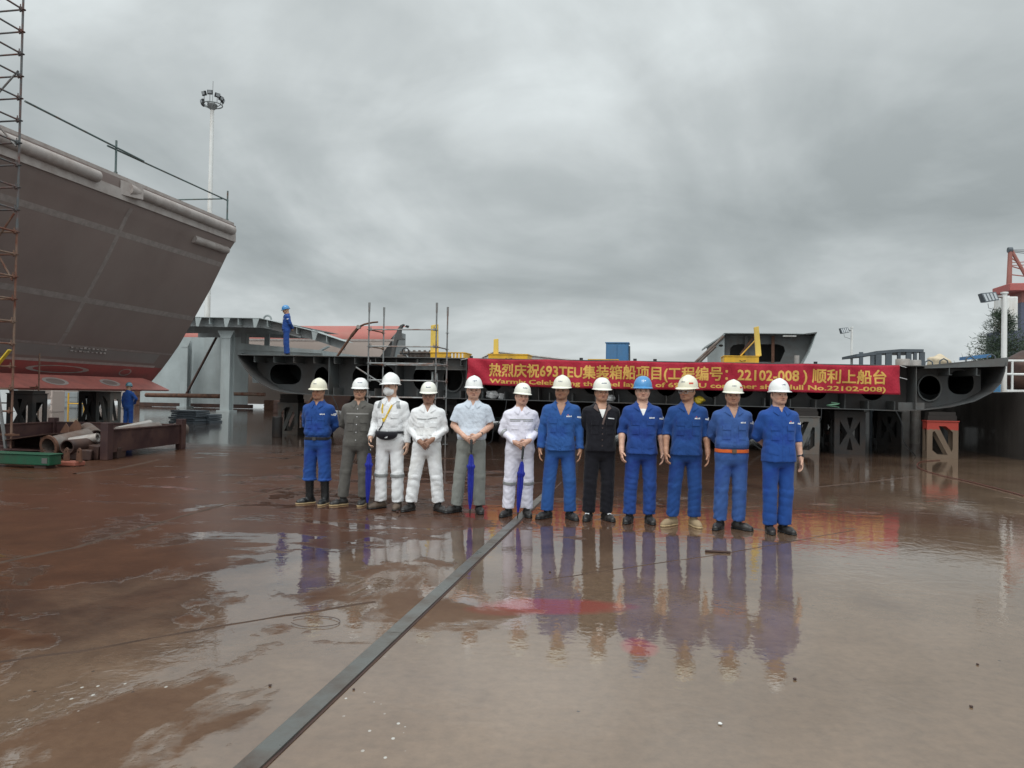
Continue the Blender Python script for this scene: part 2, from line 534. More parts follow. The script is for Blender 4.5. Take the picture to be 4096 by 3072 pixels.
    nt.links.new(cw, b.inputs['Coat Weight'])
    cr = math_(nt, 'MULTIPLY_ADD', wet, -.10, .13)
    cr = math_(nt, 'MULTIPLY_ADD', ramp(nt, nB, [(.4, 0), (.75, 1)]), .05, cr)
    nt.links.new(cr, b.inputs['Coat Roughness'])
    b.inputs['Coat IOR'].default_value = 1.95
    rough_h = math_(nt, 'MULTIPLY_ADD', nD, .4, nB)
    bp = N(nt, 'Bump', i_Strength=.35, i_Distance=.02, i_Height=rough_h)
    nt.links.new(bp.outputs[0], b.inputs['Normal'])
    r1 = noise(5.0, 3, .5, .5, (1, 7, 0), (1, 1, 1))
    r2 = noise(22, 2, .5, .3, (3, 2, 0))
    rip = math_(nt, 'MULTIPLY_ADD', r2, .26, r1)
    edge = math_(nt, 'MULTIPLY', math_(nt, 'MULTIPLY', wet, math_(nt, 'SUBTRACT', 1.0, wet)), 4.0)
    rE = noise(9, 4, .6, .8, (5, 1, 0), (1, 2.2, 1))
    rip = math_(nt, 'MULTIPLY_ADD', math_(nt, 'MULTIPLY', edge, rE), 2.0, rip)
    dry = math_(nt, 'MULTIPLY', math_(nt, 'SUBTRACT', 1.0, wet), nD)
    rip = math_(nt, 'MULTIPLY_ADD', dry, .9, rip)
    bc = N(nt, 'Bump', i_Strength=.5, i_Distance=.0040, i_Height=rip)
    nt.links.new(bc.outputs[0], b.inputs['Coat Normal'])
    return m


GROUND_M = ground_material()
g = MB().grid([[(x, y, 0) for x in (-2500, -60, -25, 0, 25, 60, 2500)] for y in (-300, -20, 10, 40, 90, 3500)])
tag(g.build('ground', GROUND_M, None, fix=False), None, None, kind='structure')


def seam(name, pts, w, h, seed):
    """a low ragged ridge between ground plates"""
    r_ = random.Random(seed)
    out = []
    for (a, b) in zip(pts[:-1], pts[1:]):
        n = max(4, int((Vector(b) - Vector(a)).length / .12))
        for i in range(n):
            out.append(Vector(a).lerp(Vector(b), i / n))
    out.append(Vector(pts[-1]))
    mb = MB()
    rows = []
    for i, p in enumerate(out):
        d = (out[min(i + 1, len(out) - 1)] - out[max(i - 1, 0)]).normalized()
        n = Vector((-d.y, d.x, 0))
        off = r_.uniform(-.012, .012)
        ww = w * r_.uniform(.7, 1.3)
        hh = h * r_.uniform(.5, 1.4)
        rows.append([p + n * (off + ww * s) + Vector((0, 0, z)) for s, z in ((-1, -.004), (-.45, hh * .8), (.1, hh), (.6, hh * .5), (1, -.004))])
    mb.grid(rows)
    mb.v = [yw(q) for q in mb.v]
    o = mb.build(name, M['seam'], None, True)
    return tag(o, None, None, kind='structure')
    return tag(mb.build(name, GROUND_M, None, True, org=(0, 0, 0)), None, None, kind='structure')


seam('ground_seam', [gnd(-60, 2655), gnd(420, 2590), gnd(900, 2500), gnd(1500, 2408)], .022, .005, 1)
seam('ground_seam', [gnd(-60, 2262), gnd(300, 2190), gnd(740, 2062), gnd(1210, 1935)], .04, .007, 2)
seam('ground_seam', [gnd(2180, 2320), gnd(2420, 2283), gnd(2900, 2215), gnd(3420, 2120)], .012, .003, 3)
seam('ground_seam', [gnd(3150, 1960), gnd(3500, 1925), gnd(3660, 1905)], .04, .007, 4)
seam('ground_seam', [gnd(300, 1895), gnd(470, 1875), gnd(640, 1838)], .06, .010, 5)

# long steel flat laid along the slipway, with a gap on its right
us = gnd(944, 3072).x
mb = MB()
for v0, v1 in ((1.0, 4.62), (4.632, 8.4), (8.412, 11.9)):
    mb.box((us, v0, -.01), (us + .105, v1, .014))
rail = mb.build('guide_strip', M['rail'], None, org=(us, 3, 0), bevel=.003)
tag(rail, 'long wet steel flat bar laid on the ground, running between the men', 'steel strip')
gapm = MB().box((us + .105, 1.0, -.01), (us + .12, 13.4, .004)).build('gap', M['rust_dark'], rail, org=(us, 3, 0))

# ------------------------------------------------------------------ left: ship hull section on trestles
VE = 29.6
prof_px = [(943, 905), (940, 968), (916, 1004), (882, 1075), (844, 1153), (811, 1212), (778, 1272), (748, 1325), (717, 1380), (684, 1428), (651, 1473), (612, 1520)]
hp = [(p.x, p.z) for p in (atv(x, y, VE) for x, y in prof_px)]
hp.append((hp[-1][0] - .55, 1.42))
hull = thing('ship_hull', 'huge grey brown ship hull section with flared side, red bottom and pipe fenders, on trestles', 'ship hull', (-20, VE, 0))
VH0 = 9.0


def hull_at(i, v):                 # slight fullness towards the near end
    k = (VE - v) / (VE - VH0)
    u, z = hp[i]
    return (u + .0 * k, v, z)


def strip(i0, i1, mb, off=0.0):
    rows = []
    for i in range(i0, i1 + 1):
        rows.append([hull_at(i, VH0 + (VE - VH0) * j / 10) for j in range(11)])
    mb.grid(rows)


mb = MB(); strip(0, 10, mb)
mb.box((-33, VH0, 8.62), (hp[0][0], VE, 8.63))
n_ = len(mb.v)
mb.prism([(p[0], p[1]) for p in hp] + [(-33, 1.42), (-33, 8.6)], [], (0, VE, 0), (1, 0, 0), (0, 0, 1), .02)
mb.prism([(p[0], p[1]) for p in hp] + [(-33, 1.42), (-33, 8.6)], [], (0, VH0, 0), (1, 0, 0), (0, 0, 1), .02)
side = mb.build('side_plating', M['hull'], hull, True)
mb = MB()
rows = [[hull_at(i, VH0 + (VE - VH0) * j / 10) for j in range(11)] for i in (10, 11, 12)]
rows.append([(-33, VH0 + (VE - VH0) * j / 10, 1.42) for j in range(11)])
mb.grid(rows)
mb.build('bottom_plating', M['red_hull'], hull, True)
# bilge keel: a bent red plate standing out of the bottom, its end cut on the slant
k0, k1 = atu(0, 1505, -20.95), atu(592, 1497, -21.15)
mb = MB()
zt, zb = 1.98, 1.50
mb.quadbox([(-20.35, VH0, zb - .05), (-20.35, VE - .6, zb - .05), (-21.2, VE - .6, zt - .1), (-21.2, VH0, zt - .1),
            (-20.30, VH0, zb), (-20.30, VE - .55, zb), (-21.2, VE - 1.1, zt), (-21.2, VH0, zt)])
kee = mb.build('bilge_keel', M['red_keel'], hull)
# pale plate under the fenders, the fenders themselves
zF = 8.18


def skin_u(z):
    for (u0, z0), (u1, z1) in zip(hp[:-1], hp[1:]):
        if z0 >= z >= z1:
            return u0 + (u1 - u0) * (z0 - z) / (z0 - z1)
    return hp[-1][0]


mb = MB().box((hp[0][0] + .001, VH0, 7.93), (hp[0][0] + .028, VE - .02, 8.30))
mb.build('doubler_plate', M['hull_light'], hull)
va, vb, vc = atu(395, 715, -17.6).y, atu(520, 735, -17.6).y, VE - .35
for v0, v1 in ((VH0, va), (vb, vc)):
    mb = MB().tube([(hp[0][0] + .06, v0, 8.36), (hp[0][0] + .06, v1, 8.36)], .19, 16)
    f = mb.build('fender_pipe', M['hull_light'], hull, True)
mb = MB().quadbox([(hp[0][0] + .02, vb - .35, 8.1), (hp[0][0] + .02, vb + .5, 8.1), (hp[0][0] + .02, vb + .5, 8.58), (hp[0][0] + .02, vb - .35, 8.58),
                   (hp[0][0] + .16, vb + .1, 8.1), (hp[0][0] + .26, vb + .5, 8.12), (hp[0][0] + .26, vb + .5, 8.58), (hp[0][0] + .16, vb + .1, 8.58)])
mb.build('fender_cap', M['hull_light'], hull)
mb = MB().tube([(skin_u(7.55) + .02, VE - 2.6, 7.55), (skin_u(7.55) + .02, VE - .2, 7.55)], .16, 14)
mb.build('fender_pipe', M['hull_light'], hull, True)
# coaming along the deck edge
MB().box((hp[0][0] - .3, VH0, 8.64), (hp[0][0] - .02, VE - .1, 8.75)).build('deck_edge', M['hull_light'], hull)
# ground weld lines on the side
for z, w in ((6.95, .09), (4.62, .09), (3.05, .035)):
    mb = MB()
    mb.grid([[(skin_u(z + w * s) + .004, VH0 + (VE - .05 - VH0) * j / 8, z + w * s) for j in range(9)] for s in (-1, 1)])
    mb.build('weld_line', M['weld'], hull, fix=False)
vs = [atu(480, 815, skin_u(6.9)).y, atu(235, 1330, skin_u(3.1)).y]
vsm = sum(vs) / 2
mb = MB().grid([[(skin_u(z) + .004, vsm + s, z) for s in (-.09, .09)] for z in [2.9 + 4.9 * i / 16 for i in range(17)]])
mb.build('weld_line', M['weld'], hull, fix=False)
mb = MB().grid([[(skin_u(z) + .005, VH0 + (VE - .6 - VH0) * j / 4, z) for j in range(5)] for z in (2.44, 2.53)])
mb.build('boot_line', M['hull_light'], hull, fix=False)
# pale primer field low on the side, chalked rings on the red
mb = MB().grid([[(skin_u(z) + .003, v, z) for v in np.linspace(VH0, atu(640, 1400, skin_u(3)).y, 6)] for z in (2.62, 2.8, 3.0)])
mb.build('primer_field', mat('grey touch up primer', (.235, .22, .21), .55, 0, .1, .8, .05, 12), hull, fix=False)


def ring_on(px, py, u, ru, rv, nm='chalk_ring', m_='weld', fill=None, tilt=0):
    p = atu(px, py, u)
    mb = MB()
    inner, outer = [], []
    for k in range(19):
        a = 2 * math.pi * k / 18
        wob = 1 + .12 * math.sin(3 * a + px)
        for lst, f in ((inner, .8), (outer, 1.0)):
            v = p.y + rv * f * wob * math.cos(a)
            z = p.z + ru * f * wob * math.sin(a) + tilt * math.cos(a)
            lst.append((v, z))
    return p, inner, outer


for px, py, ru, rv in ((225, 1521, .16, .55), (443, 1521, .15, .5)):
    # on the sloping keel plate
    p = gnd(px, py, 1.76) if abs(gnd(px, py, 1.76).y) < 60 else None
    q = atu(px, py, -20.72)
    rr = []
    for f in (.72, 1.0):
        rr.append([(-20.75 - .9 * .5 * 0 + (-ru * f * math.sin(2 * math.pi * k / 18)) * 1.6, q.y + rv * f * math.cos(2 * math.pi * k / 18),
                    zb + (zt - zb) * ((-20.30 + 20.75 + ru * f * math.sin(2 * math.pi * k / 18) * 1.6) / .9) + .012) for k in range(19)])
    MB().grid(rr).build('chalk_ring', M['hull_light'], hull, fix=False)
    MB().grid([rr[0], [(-20.75, q.y, zb + (zt - zb) * .5 + .011)] * 19]).build('ground_patch', M['hull'], hull, fix=False)
for px, py, ru, rv in ((500, 1486, .14, .35), (235, 1480, .14, 1.5)):
    q = atu(px, py, skin_u(2.2))
    rr = [[(skin_u(min(2.45, max(1.7, 2.2 + ru * f * math.sin(2 * math.pi * k / 18)))) + .006, q.y + rv * f * math.cos(2 * math.pi * k / 18) , 2.2 + ru * f * math.sin(2 * math.pi * k / 18)) for k in range(19)] for f in (.8, 1.0)]
    MB().grid(rr).build('chalk_ring', M['hull_light'], hull, fix=False)
# small raised marks (letters welded on) low on the side
mb = MB()
q = atu(355, 1368, skin_u(3.0))
for i in range(9):
    for row, zz in ((0, 3.02), (1, 2.90)):
        if rnd.random() < .85:
            v0 = q.y - .9 + i * .21 + row * .06
            mb.box((skin_u(zz) + .004, v0, zz - .05), (skin_u(zz) + .03, v0 + rnd.uniform(.08, .18), zz - .05 + rnd.uniform(.02, .07)))
mb.build('raised_marking', M['weld'], hull)
# guard rail of tubes on the deck edge
pr = [atu(x, y, -17.85) for x, y in ((462, 700), (905, 890))]
for (px, py), top in (((462, 705), (447, 563)), ((908, 893), (900, 764))):
    b_ = atu(px, py, -17.8)
    t_ = atv(top[0], top[1], b_.y)
    MB().tube([(-17.8, b_.y, 8.6), (-17.8, b_.y, t_.z)], .035, 8).tube([(-17.8, b_.y, 8.6), (-17.8, b_.y, 8.82)], .06, 8).build('rail_post', M['pole_green'], hull, True)
for a, b_, dv in (((100, 405), (575, 645), .03), ((430, 583), (912, 803), -.04)):
    pa, pb = atu(a[0], a[1], -17.8 + dv), atu(b_[0], b_[1], -17.8 + dv)
    MB().tube([pa, pb], .032, 8).build('guard_rail', M['pole_green'], hull, True)
pa = atu(890, 795, -17.8)
pb = atv(705, 799, pa.y)
MB().tube([pa, pb], .03, 8).build('guard_rail', M['pole_green'], hull, True)


# ------------------------------------------------------------------ trestles
def trestle(u, v, w, h, m, label, kind=0, top=1.3, dep=.6, group='trestles under the ship block', m2=None):
    t = thing('trestle', label, 'trestle', (u, v, 0), group)
    x0, x1 = -w / 2, w / 2
    b_ = .13 * w / .75
    if kind == 0:      # one diagonal, cut corners
        holes = [[(x0 + b_, h * .72), (x0 + b_, h * .22), (x0 + b_ + .14, h * .10), (x1 - b_ - .13, h * .10), (x0 + b_ + .06, h * .74)],
                 [(x1 - b_, h * .26), (x1 - b_, h * .72), (x1 - b_ - .18, h * .88), (x0 + b_ + .16, h * .88), (x0 + b_ + .19, h * .80), (x1 - b_ - .03, h * .18)]]
    elif kind == 1:    # mirror of it
        holes = [[(-x, y) for x, y in hh] for hh in
                 [[(x0 + b_, h * .72), (x0 + b_, h * .22), (x0 + b_ + .14, h * .10), (x1 - b_ - .13, h * .10), (x0 + b_ + .06, h * .74)],
                  [(x1 - b_, h * .26), (x1 - b_, h * .72), (x1 - b_ - .18, h * .88), (x0 + b_ + .16, h * .88), (x0 + b_ + .19, h * .80), (x1 - b_ - .03, h * .18)]]]
    else:              # crossed
        c = h * .5
        holes = [[(-.1 * w, h * .1), (.1 * w, h * .1), (0, c - .1)], [(-.1 * w, h * .88), (.1 * w, h * .88), (0, c + .1)],
                 [(x0 + b_, h * .2), (x0 + b_, h * .8), (-.07, c)], [(x1 - b_, h * .2), (x1 - b_, h * .8), (.07, c)]]
    outer = [(x0, 0), (x1, 0), (x1, h), (x0, h)]
    for y in (-dep / 2, dep / 2 - .03):
        MB().prism(outer, holes, (u, v + y + .03, 0), (1, 0, 0), (0, 0, 1), .03).build('frame_plate', m, t)
    for x in (x0 + .002, x1 - .032):
        MB().prism([(-dep / 2 + .035, 0.002), (dep / 2 - .035, .002), (dep / 2 - .035, h - .004), (-dep / 2 + .035, h - .004)],
                   [[(-dep * .25, h * .2), (dep * .25, h * .2), (dep * .25, h * .8), (-dep * .25, h * .8)]],
                   (u + x, v, 0), (0, 1, 0), (0, 0, 1), .03).build('side_plate', m, t)
    MB().box((u + x0 - .02, v - dep / 2 - .02, h + .001), (u + x1 + .02, v + dep / 2 + .02, h + .03)).build('cap_plate', m2 or m, t)
    if top > h + .06:
        z = h + .032
        k = 0
        while z < top - .03:
            zz = min(z + .14, top)
            MB().box((u + x0 + .03 + .02 * (k % 2), v - dep * .4, z), (u + x1 - .03 - .03 * (k % 2), v + dep * .4, zz - .003)).build('packing_block', M['timber'], t)
            z = zz; k += 1
    return t


TILT = R(.43)                      # the block lies with a slight list, its right side lower


def ztop(u): return 2.70 - .0075 * (u + 9)
def zbot(u): return 1.42 - .0075 * (u + 9)


mred = mat('tan trestle with red upper part', (.16, .115, .08), .6, 0, .15, 2, .1, 20)
ntm = mred.node_tree
bs = ntm.nodes['Principled BSDF']
lk = bs.inputs['Base Color'].links[0].from_socket
zz = N(ntm, 'SeparateXYZ', i_0=N(ntm, 'TexCoord').outputs['Object']).outputs[2]
zz = math_(ntm, 'MULTIPLY_ADD', N(ntm, 'TexNoise', i_Scale=6.0).outputs[0], .1, zz)
ntm.links.new(mixc(ntm, ramp(ntm, zz, [(.83, 0), (.86, 1)]), lk, (.36, .045, .03)), bs.inputs['Base Color'])

p = gnd(3760, 1832)
trestle(p.x, p.y, .80, 1.02, mred, 'tan trestle with red painted top, under the right end of the ship block', 0, zbot(8.0), .36)
p = gnd(1165, 1735)
trestle(p.x, p.y, .78, 1.10, M['trestle_grey'], 'grey trestle with one diagonal and cut corners, behind the man in rubber boots', 1, zbot(-12.6))
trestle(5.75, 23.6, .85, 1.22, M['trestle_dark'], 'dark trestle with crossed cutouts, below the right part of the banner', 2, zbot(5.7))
p = gnd(3200, 1812)
trestle(p.x + .1, p.y, .74, 1.06, M['trestle_grey'], 'grey trestle half hidden behind the man with the black wristwatch', 1, zbot(4.4))
p = gnd(1990, 1700)
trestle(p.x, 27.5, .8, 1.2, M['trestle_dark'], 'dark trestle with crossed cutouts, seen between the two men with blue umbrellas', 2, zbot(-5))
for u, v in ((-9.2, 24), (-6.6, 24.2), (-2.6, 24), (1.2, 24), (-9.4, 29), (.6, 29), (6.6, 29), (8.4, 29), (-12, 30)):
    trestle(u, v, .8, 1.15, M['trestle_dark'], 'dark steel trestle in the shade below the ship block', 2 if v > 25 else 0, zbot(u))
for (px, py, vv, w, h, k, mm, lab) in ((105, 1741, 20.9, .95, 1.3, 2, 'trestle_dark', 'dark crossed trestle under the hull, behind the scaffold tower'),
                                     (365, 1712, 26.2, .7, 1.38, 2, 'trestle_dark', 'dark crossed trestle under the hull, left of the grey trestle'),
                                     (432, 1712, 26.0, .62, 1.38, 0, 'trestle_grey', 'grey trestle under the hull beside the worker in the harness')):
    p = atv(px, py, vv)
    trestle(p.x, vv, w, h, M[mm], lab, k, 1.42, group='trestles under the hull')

# ------------------------------------------------------------------ the double bottom block with its open end towards us
blk = thing('hull_block', 'wide dark grey double bottom ship block with round holes, resting on trestles behind the men', 'ship block', (-2, 23, 0))
V0, V1 = 23.0, 36.5
UL, UR = -13.6, 9.75
CL = [(-13.6, 2.72), (-13.5, 2.52), (-13.3, 2.25), (-13.1, 2.04), (-12.75, 1.78), (-12.3, 1.575), (-11.8, 1.49), (-11.2, 1.445), (-10.4, 1.43)]
CR = [(7.0, 1.285), (7.7, 1.335), (8.35, 1.43), (8.95, 1.60), (9.4, 1.86), (9.62, 2.12), (9.72, 2.45), (9.75, 2.70)]
out = CL + [(u, zbot(u)) for u in (-8, -4, 0, 4, 6)] + CR


def shell(pts, y0, y1, th, nrm=1):
    mb = MB()
    for (a, b_) in zip(pts[:-1], pts[1:]):
        d = (Vector((b_[0] - a[0], b_[1] - a[1]))).normalized()
        n = Vector((-d.y, d.x)) * th
        mb.quadbox([(a[0], y0, a[1]), (b_[0], y0, b_[1]), (b_[0], y1, b_[1]), (a[0], y1, a[1]),
                    (a[0] + n.x, y0, a[1] + n.y), (b_[0] + n.x, y0, b_[1] + n.y), (b_[0] + n.x, y1, b_[1] + n.y), (a[0] + n.x, y1, a[1] + n.y)])
    return mb


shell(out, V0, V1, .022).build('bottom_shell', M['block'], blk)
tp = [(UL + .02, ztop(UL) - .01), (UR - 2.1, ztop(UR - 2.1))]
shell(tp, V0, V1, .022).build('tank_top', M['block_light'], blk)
# thicker margin at the right end, rising outwards
MB().quadbox([(7.65, V0 + .02, ztop(7.65) - .06), (9.78, V0 + .02, 2.60), (9.78, V1, 2.60), (7.65, V1, ztop(7.65) - .06),
              (7.65, V0, ztop(7.65) + .025), (9.80, V0, 2.85), (9.80, V1, 2.85), (7.65, V1, ztop(7.65) + .025)]).build('margin_plate', M['block_light'], blk)


def inner(u0, u1):                 # floor outline inside the shell between two u
    bot = []
    allp = out
    us_ = [u0] + [p[0] for p in allp if u0 < p[0] < u1] + [u1]
    for u in us_:
        for a, b_ in zip(allp[:-1], allp[1:]):
            if a[0] <= u <= b_[0] and b_[0] > a[0]:
                bot.append((u, a[1] + (b_[1] - a[1]) * (u - a[0]) / (b_[0] - a[0]) + .024))
                break
    return bot + [(u1, min(ztop(u1), 2.69) - .02), (u0, ztop(u0) - .02)]


bays = [-13.35, -10.35, -8.05, -5.72, -3.4, -1.1, 1.2, 3.5, 5.55, 7.45, 9.45]
for fi, vf in enumerate((V0 + .85, V0 + 3.2, V0 + 6.2)):
    for bi, (a, b_) in enumerate(zip(bays[:-1], bays[1:])):
        zc = (ztop((a + b_) / 2) + zbot((a + b_) / 2)) / 2 + .02
        w = b_ - a
        holes = []
        if bi == 0:
            holes = [rrect(-12.85, 1.78, -11.7, 2.46, .3), ellipse(-10.95, 2.02, .27, .36)]
        elif bi == 1:
            holes = [rrect(-9.85, 1.60, -8.35, 2.45, .36)]
        elif bi == 2:
            holes = [ellipse(-6.35, 2.05, .32, .40), ellipse(-7.4, 2.05, .32, .4)]
        elif bi == 8:
            holes = [ellipse((a + b_) / 2, zc, .35, .38)]
        elif bi == 9:
            holes = [ellipse(8.05, 1.98, .30, .36), rrect(8.55, 1.80, 9.25, 2.5, .3)]
        else:
            holes = [ellipse(a + w * .3, zc - .05, .32, .36), ellipse(a + w * .7, zc - .05, .32, .36)]
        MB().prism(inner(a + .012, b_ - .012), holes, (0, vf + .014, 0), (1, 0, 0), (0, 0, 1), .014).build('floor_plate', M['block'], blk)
        if fi == 0 and bi in (2, 9):       # rings welded round the manholes
            for hh in holes[:1]:
                c = (sum(q[0] for q in hh) / len(hh), sum(q[1] for q in hh) / len(hh))
                MB().prism([(c[0] + (q[0] - c[0]) * 1.12, c[1] + (q[1] - c[1]) * 1.12) for q in hh], [hh], (0, vf - .001, 0), (1, 0, 0), (0, 0, 1), .06).build('hole_ring', M['block_light'], blk)
for u in bays[1:-1]:                    # girders running back
    MB().box((u - .007, V0 + .06, zbot(u) + .026), (u + .007, V1 - .05, ztop(u) - .022)).build('girder', M['block_light'] if u in (-10.35, -5.72, 7.45) else M['block'], blk)
u = -13.0
mbt, mbb = MB(), MB()
while u < 9.2:                          # longitudinals under the tank top and on the bottom
    zt_ = ztop(u) - .022
    if all(abs(u - q) > .15 for q in bays):
        mb = MB().box((u - .006, V0 + .03, zt_ - .21), (u + .006, V1, zt_)).box((u - .006, V0 + .03, zt_ - .212), (u + .07, V1, zt_ - .2))
        mb.build('longitudinal', M['block_light'], blk)
    if -10.6 < u < 7 and all(abs(u - q) > .15 for q in bays):
        zb_ = zbot(u) + .024
        MB().box((u - .006, V0 + .03, zb_), (u + .006, V1, zb_ + .24)).build('longitudinal', M['block_light'], blk)
    u += .71
# closing plate strip left of the banner and small brackets
MB().box((-7.45, V0 + .25, ztop(-6.6) - .35), (-5.74, V0 + .262, ztop(-6.6) - .03)).build('header_plate', M['block_light'], blk)
MB().box((-7.45, V0 + .16, ztop(-6.6) - .37), (-5.74, V0 + .25, ztop(-6.6) - .352)).build('flange', M['block_light'], blk)
MB().box((7.05, V0 + .3, 1.32), (7.75, V0 + .314, 1.54)).build('bracket', M['block_light'], blk)
MB().tube([(-6.9, V0 + .3, 1.7), (-6.9, V0 + .3, 2.25)], .035, 10).tube([(-6.75, V0 + .3, 1.6), (-6.75, V0 + .3, 2.2)], .035, 10).tube([(-6.9, V0 + .3, 1.7), (-6.75, V0 + .3, 1.6)], .035, 10).build('vent_pipe', M['deck'], blk, True)
for px, py in ((1885, 1427), (2325, 1428), (2620, 1440), (2540, 1440), (3262, 1452)):   # stubs along the top edge
    q = atv(px, py, V0 + .4)
    MB().tube([(q.x, V0 + .4, ztop(q.x)), (q.x, V0 + .4, ztop(q.x) + .10)], .055, 10).build('pipe_stub', M['black_metal'], blk, True)
for px, py in ((1100, 1400),):
    pass
for px, py in ((3715, 1440), (3775, 1438), (3880, 1432), (3965, 1425)):
    q = atv(px, py, V0 + 1)
    zz = ztop(q.x) if q.x < 7.65 else ztop(7.65) + (q.x - 7.65) * .11 + .02
    MB().tube([(q.x - .11, V0 + 1, zz), (q.x - .10, V0 + 1, zz + .1), (q.x, V0 + 1, zz + .16), (q.x + .10, V0 + 1, zz + .1), (q.x + .11, V0 + 1, zz)], .022, 8).build('lifting_lug', M['frame_blue'], blk, True)
# things left lying inside the block
def lump(name, u, v, z, r, m, label, cat, sq=.6, seed=1):
    r_ = random.Random(seed)
    bm = bmesh.new()
    bmesh.ops.create_icosphere(bm, subdivisions=3, radius=r)
    for q in bm.verts:
        n = math.sin(q.co.x * 23 / r * .2 + seed) * math.cos(q.co.y * 19 / r * .2 + seed * 2) + .6 * math.sin(q.co.z * 31 / r * .2 + q.co.x * 11 / r * .2)
        q.co *= 1 + .16 * n
        q.co.z *= sq
    lo = min(q.co.z for q in bm.verts)
    for q in bm.verts: q.co.z -= lo
    me = bpy.data.meshes.new(name); bm.to_mesh(me); bm.free()
    me.polygons.foreach_set('use_smooth', [True] * len(me.polygons))
    me.materials.append(m)
    o = bpy.data.objects.new(name, me); COL.objects.link(o)
    o.location = yw((u, v, z)); o.rotation_euler = (0, 0, -YAW)
    return tag(o, label, cat)


for px, py, r, mm, nm, lab, cat in ((1968, 1595, .2, 'white_cloth', 'rag_bundle', 'crumpled white rag bundle inside the block, between the two men with umbrellas', 'rag'),
                                    (2440, 1605, .17, 'white_cloth', 'rag_bundle', 'white rag bundle inside the block behind the man in the black coverall', 'rag'),
                                    (2795, 1612, .18, 'yellow_plastic', 'hard_hat_pile', 'yellow plastic bundle on the block edge beside the man in clear goggles', 'bundle')):
    q = atv(px, py, V0 + .3)
    lump(nm, q.x, V0 + .3, zbot(q.x) + .027, r, M[mm], lab, cat, .65, px)
q = atv(3332, 1618, V0 + .25)
mb = MB().tube([(q.x + .16 * math.cos(a) , V0 + .25 + .1 * math.sin(a), zbot(q.x) + .05 + .05 * a / 3) for a in np.linspace(0, 8, 30)], .02, 8)
tag(mb.build('hose_coil', M['green_hose'], None, True, org=(q.x, V0 + .25, zbot(q.x))), 'small pale green hose coil inside the block under the banner', 'hose')
q = atv(2005, 1590, V0 + .3)
tag(MB().obox((q.x, V0 + .3, zbot(q.x) + .12), (.16, .1, .18), (0, .2, .3)).build('paper_bag', M['white_cloth'], None, org=(q.x, V0 + .3, zbot(q.x)), bevel=.02), 'small white packet standing inside the block beside the rag bundle', 'packet')

# ------------------------------------------------------------------ banner
def text_mesh(body, bold=0.0):
    c = bpy.data.curves.new('text', 'FONT')
    c.body = body
    c.offset = bold
    c.resolution_u = 2
    o = bpy.data.objects.new('text', c)
    COL.objects.link(o)
    dg = bpy.context.evaluated_depsgraph_get()
    me = bpy.data.meshes.new_from_object(o.evaluated_get(dg))
    vs_ = [tuple(v.co) for v in me.vertices]
    fs = [tuple(p.vertices) for p in me.polygons]
    bpy.data.objects.remove(o)
    bpy.data.meshes.remove(me)
    bpy.data.curves.remove(c)
    return vs_, fs


VB = V0 - .09
BL, BR = atv(1873, 1432, VB).x, atv(3598, 1463, VB).x


def ban_z(u, f):                   # f 0 bottom .. 1 top, the upper edge sags a little between ties
    k = (u - BL) / (BR - BL)
    zt_ = ztop(u) + .01 - .03 * abs(math.sin(k * math.pi * 5)) * (1 if k > .03 else .3)
    zb_ = ztop(u) - .81 - .02 * math.sin(k * math.pi * 2.3) - .035 * math.sin(k * math.pi)
    return zb_ + (zt_ - zb_) * f


def ban_v(u, f):
    return VB - .03 - .034 * math.sin(u * 2.1 + f * 2.5) - .026 * math.sin(u * 5.3 - f * 4 + 1) * (1 - f * .5) - .014 * math.sin(u * 11 + f * 7) - .03 * math.exp(-(u - BL) * 1.2) * math.sin((u - BL) * 9 + f * 9) - .03 * (1 - f)


ban = thing('banner', 'long red cloth banner with gold Chinese and English lettering hung along the block', 'banner', (BL, VB, ztop(BL)))
mb = MB().grid([[(u, ban_v(u, f), ban_z(u, f)) for u in np.linspace(BL, BR, 160)] for f in np.linspace(0, 1, 14)])
bc = mb.build('banner_cloth', cloth('red banner cloth', (.36, .016, .036), .7, .12, .4), ban, True, fix=False)
so = bc.modifiers.new('thickness', 'SOLIDIFY'); so.thickness = .004; so.offset = 1


def follow(mb, v0):                # cut long faces so that the letters follow the waves of the cloth
    bm = bmesh.new()
    vs_ = [bm.verts.new(q) for q in mb.v]
    for f in mb.f:
        try: bm.faces.new([vs_[i] for i in f])
        except ValueError: pass
    bmesh.ops.triangulate(bm, faces=bm.faces)
    for _ in range(4):
        e = [q for q in bm.edges if q.calc_length() > .055]
        if not e: break
        bmesh.ops.subdivide_edges(bm, edges=e, cuts=1)
        bmesh.ops.triangulate(bm, faces=bm.faces)
    bm.verts.index_update()
    out_ = MB()
    for q in bm.verts:
        p_ = q.co.copy()
        zt_ = ban_z(p_.x, 1); zb_ = ban_z(p_.x, 0)
        f_ = (p_.z - zb_) / (zt_ - zb_)
        k_ = q.co.y
        out_.v.append(p_)
        p_.y = ban_v(p_.x, f_) - .009
    out_.f = [[q.index for q in f.verts] for f in bm.faces]
    bm.free()
    return out_


